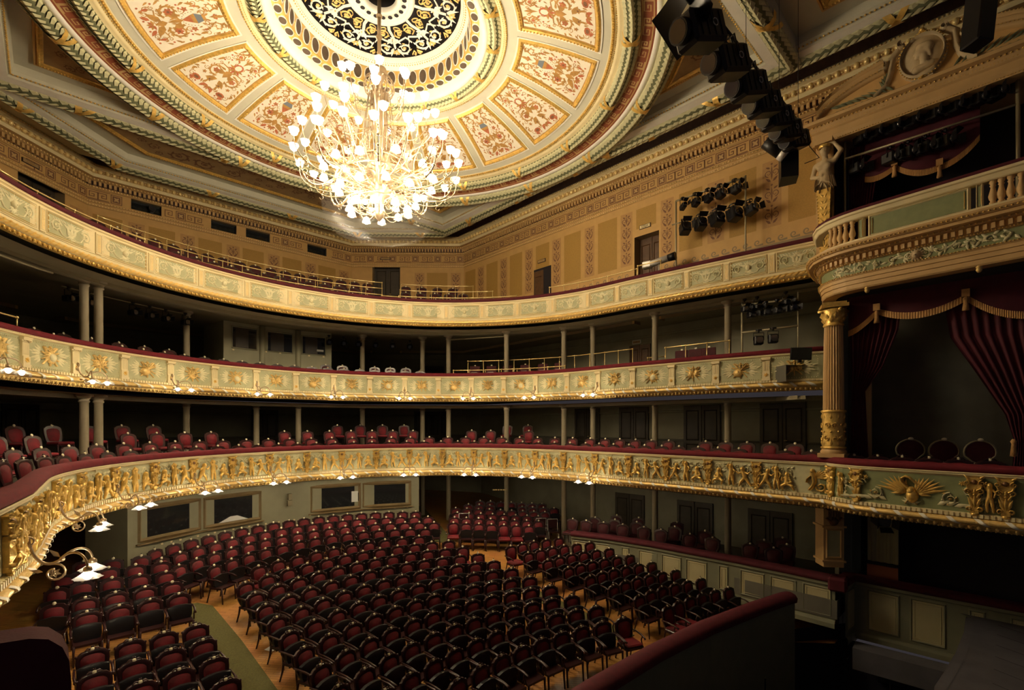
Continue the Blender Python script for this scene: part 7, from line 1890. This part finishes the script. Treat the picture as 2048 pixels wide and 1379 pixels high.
for i,px in enumerate((1712,1780,1815,1850,1890)):
    y=on_x(px,320,XB).y; t=(y-ya)/(yb-ya); z=zb_(1690,318)+(zb_(2036,208)-zb_(1690,318))*t
    lantern((XB+.08,y,z-.03),-PI/2+1.2,'dark lantern under the lower pipe in the upper box, %s from the caryatid'%ORD[i],g3,.15,.30)
# lantern hung below the lowest stage box
v=on_x(1765,1040,8.2); lantern((8.2,v.y,3.42),-PI/2+.6,'round dark lantern hung below the swan balcony by the pale curtain','single lanterns',.17,.34,.2)
# exit plates
def plate(p,T,z,w,txt,label,dark=False):
    mb=MB(); mb.box((0,-.02,0),(w,.04,.15),0,0); mb.box((0,-.042,0),(w*.9,.004,.115),0,1); o=mb.obj('exit_sign',['lacquer' if dark else 'wood_door','brown_ground' if dark else 'cream']); o.matrix_world=local_to(p,T,z); tag(o,label,'sign')
    cu=bpy.data.curves.new('lettering','FONT'); cu.body=txt; cu.size=.13; cu.align_x='CENTER'; cu.align_y='CENTER'; cu.extrude=.002; cu.materials.append(M['wall_ochre' if dark else 'door_dark']); t0=bpy.data.objects.new('lettering',cu); COL.objects.link(t0); bpy.context.view_layer.update(); tm=bpy.data.meshes.new_from_object(t0.evaluated_get(bpy.context.evaluated_depsgraph_get())); bpy.data.objects.remove(t0); t=bpy.data.objects.new('lettering',tm); COL.objects.link(t); t.parent=o; t.location=(0,-.047,0); t.rotation_euler=(PI/2,0,0)
p,T=seg_pt((10.4,Y0),(10.4,22),10.28-Y0); plate(p,T,13.42,.50,'IZEJA','small cream exit plate above the brown gallery door')
p,T=seg_pt((10.4,Y0),(10.4,22),15.9-Y0); plate(p,T,13.4,.50,'IZEJA','dark exit plate above the further right-hand gallery doorway',True)
p,T=seg_pt((10.4,22),(5.7,26.4),6.44-1.95); plate(p,T,15.0,.55,'IZEJA','dark exit plate on the greek key frieze above the tall doorway',True)
p,T=seg_pt((-5.7,26.4),(-10.4,22),6.44-4.2); plate(p,T,15.0,.6,'IZEJA','dark exit plate on the greek key frieze above the near gallery doorway',True)
# lit exit lamp on middle balcony above brown door
s=Path(OUT).hit(1274); p,T,N=Path(OUT).at(s,.03); mb=MB(); mb.box((0,0,0),(.42,.06,.17),0,0); mb.box((0,-.032,0),(.36,.004,.11),0,1); o=mb.obj('exit_sign',['paper','brown_ground']); o.matrix_world=local_to(p,T,9.18); tag(o,'pale framed exit sign over the brown door of the middle balcony','sign')
mb=MB()
for k in range(6): mb.box((-.28+.11*k,0,0),(.09,.03,.05),0,0)
dx,dy=ray(1000); o=mb.obj('vent_plate',['brass']); o.location=(CXYZ[0]+21.3*dx,21.3*dy,2.62); o.rotation_euler=(0,0,-.7); tag(o,'small brass louvred plate on the dark rear wall of the stalls','plate')
# sheet of paper on the parquet
v=on_z(541,1328,.02); mb=MB(); mb.box((0,0,.002),(.15,.21,.002),.5,0); o=mb.obj('paper_sheet',['paper']); o.location=(v.x,v.y,zf(v.y)+.02); o.rotation_euler=(math.atan(.092),0,0); tag(o,'white sheet of paper lying on the parquet beside the main block','paper')
# small white round detectors along the cornice
for i,(px,py) in enumerate(((1038,424),(926,473),(690,475),(231,348))):
    s=cp.hit(px); 
    if s is None: continue
    p,T,N=cp.at(s,.60); mb=MB(); mb.ball((p.x,p.y,15.93),.085,0,10,7,(1,1,.8)); tag(mb.obj('round_lamp',['cream']),'small ivory ball fitting on the cornice, %s from the right-hand wall'%ORD[i],'fitting','ball fittings on the cornice')
CH_W=6200.; SC_W=270.; WORLD_W=.06; EXPO=.7
# ================================================================== LIGHT
WARM=(1.0,.80,.50)
def point(name,pos,power,col=WARM,rad=.08):
    l=bpy.data.lights.new(name,'POINT'); l.energy=power; l.color=col; l.shadow_soft_size=rad; o=bpy.data.objects.new(name,l); COL.objects.link(o); o.location=pos; return o
LP2=LAMPPOS[34:]; NP=26; step=len(LP2)/NP
for i in range(NP):
    p=LP2[int(i*step)]; point('chandelier_lamp',(p[0],p[1],p[2]),CH_W/NP,WARM,.12)
for p in SCPOS: point('sconce_lamp',p,SC_W,WARM,.05)
w=bpy.data.worlds.new('world'); sc.world=w; w.use_nodes=True; w.node_tree.nodes['Background'].inputs[0].default_value=(.30,.26,.29,1); w.node_tree.nodes['Background'].inputs[1].default_value=WORLD_W
sc.view_settings.view_transform='Standard'; sc.view_settings.look='None'; sc.view_settings.exposure=EXPO; sc.view_settings.gamma=1.0; sc.view_settings.use_curve_mapping=False
sc.cycles.use_denoising=True
sc.cycles.max_bounces=6; sc.cycles.diffuse_bounces=4; sc.cycles.glossy_bounces=3; sc.cycles.transmission_bounces=3; sc.cycles.transparent_max_bounces=8
sc.cycles.caustics_reflective=False; sc.cycles.caustics_refractive=False; sc.cycles.sample_clamp_indirect=4.0
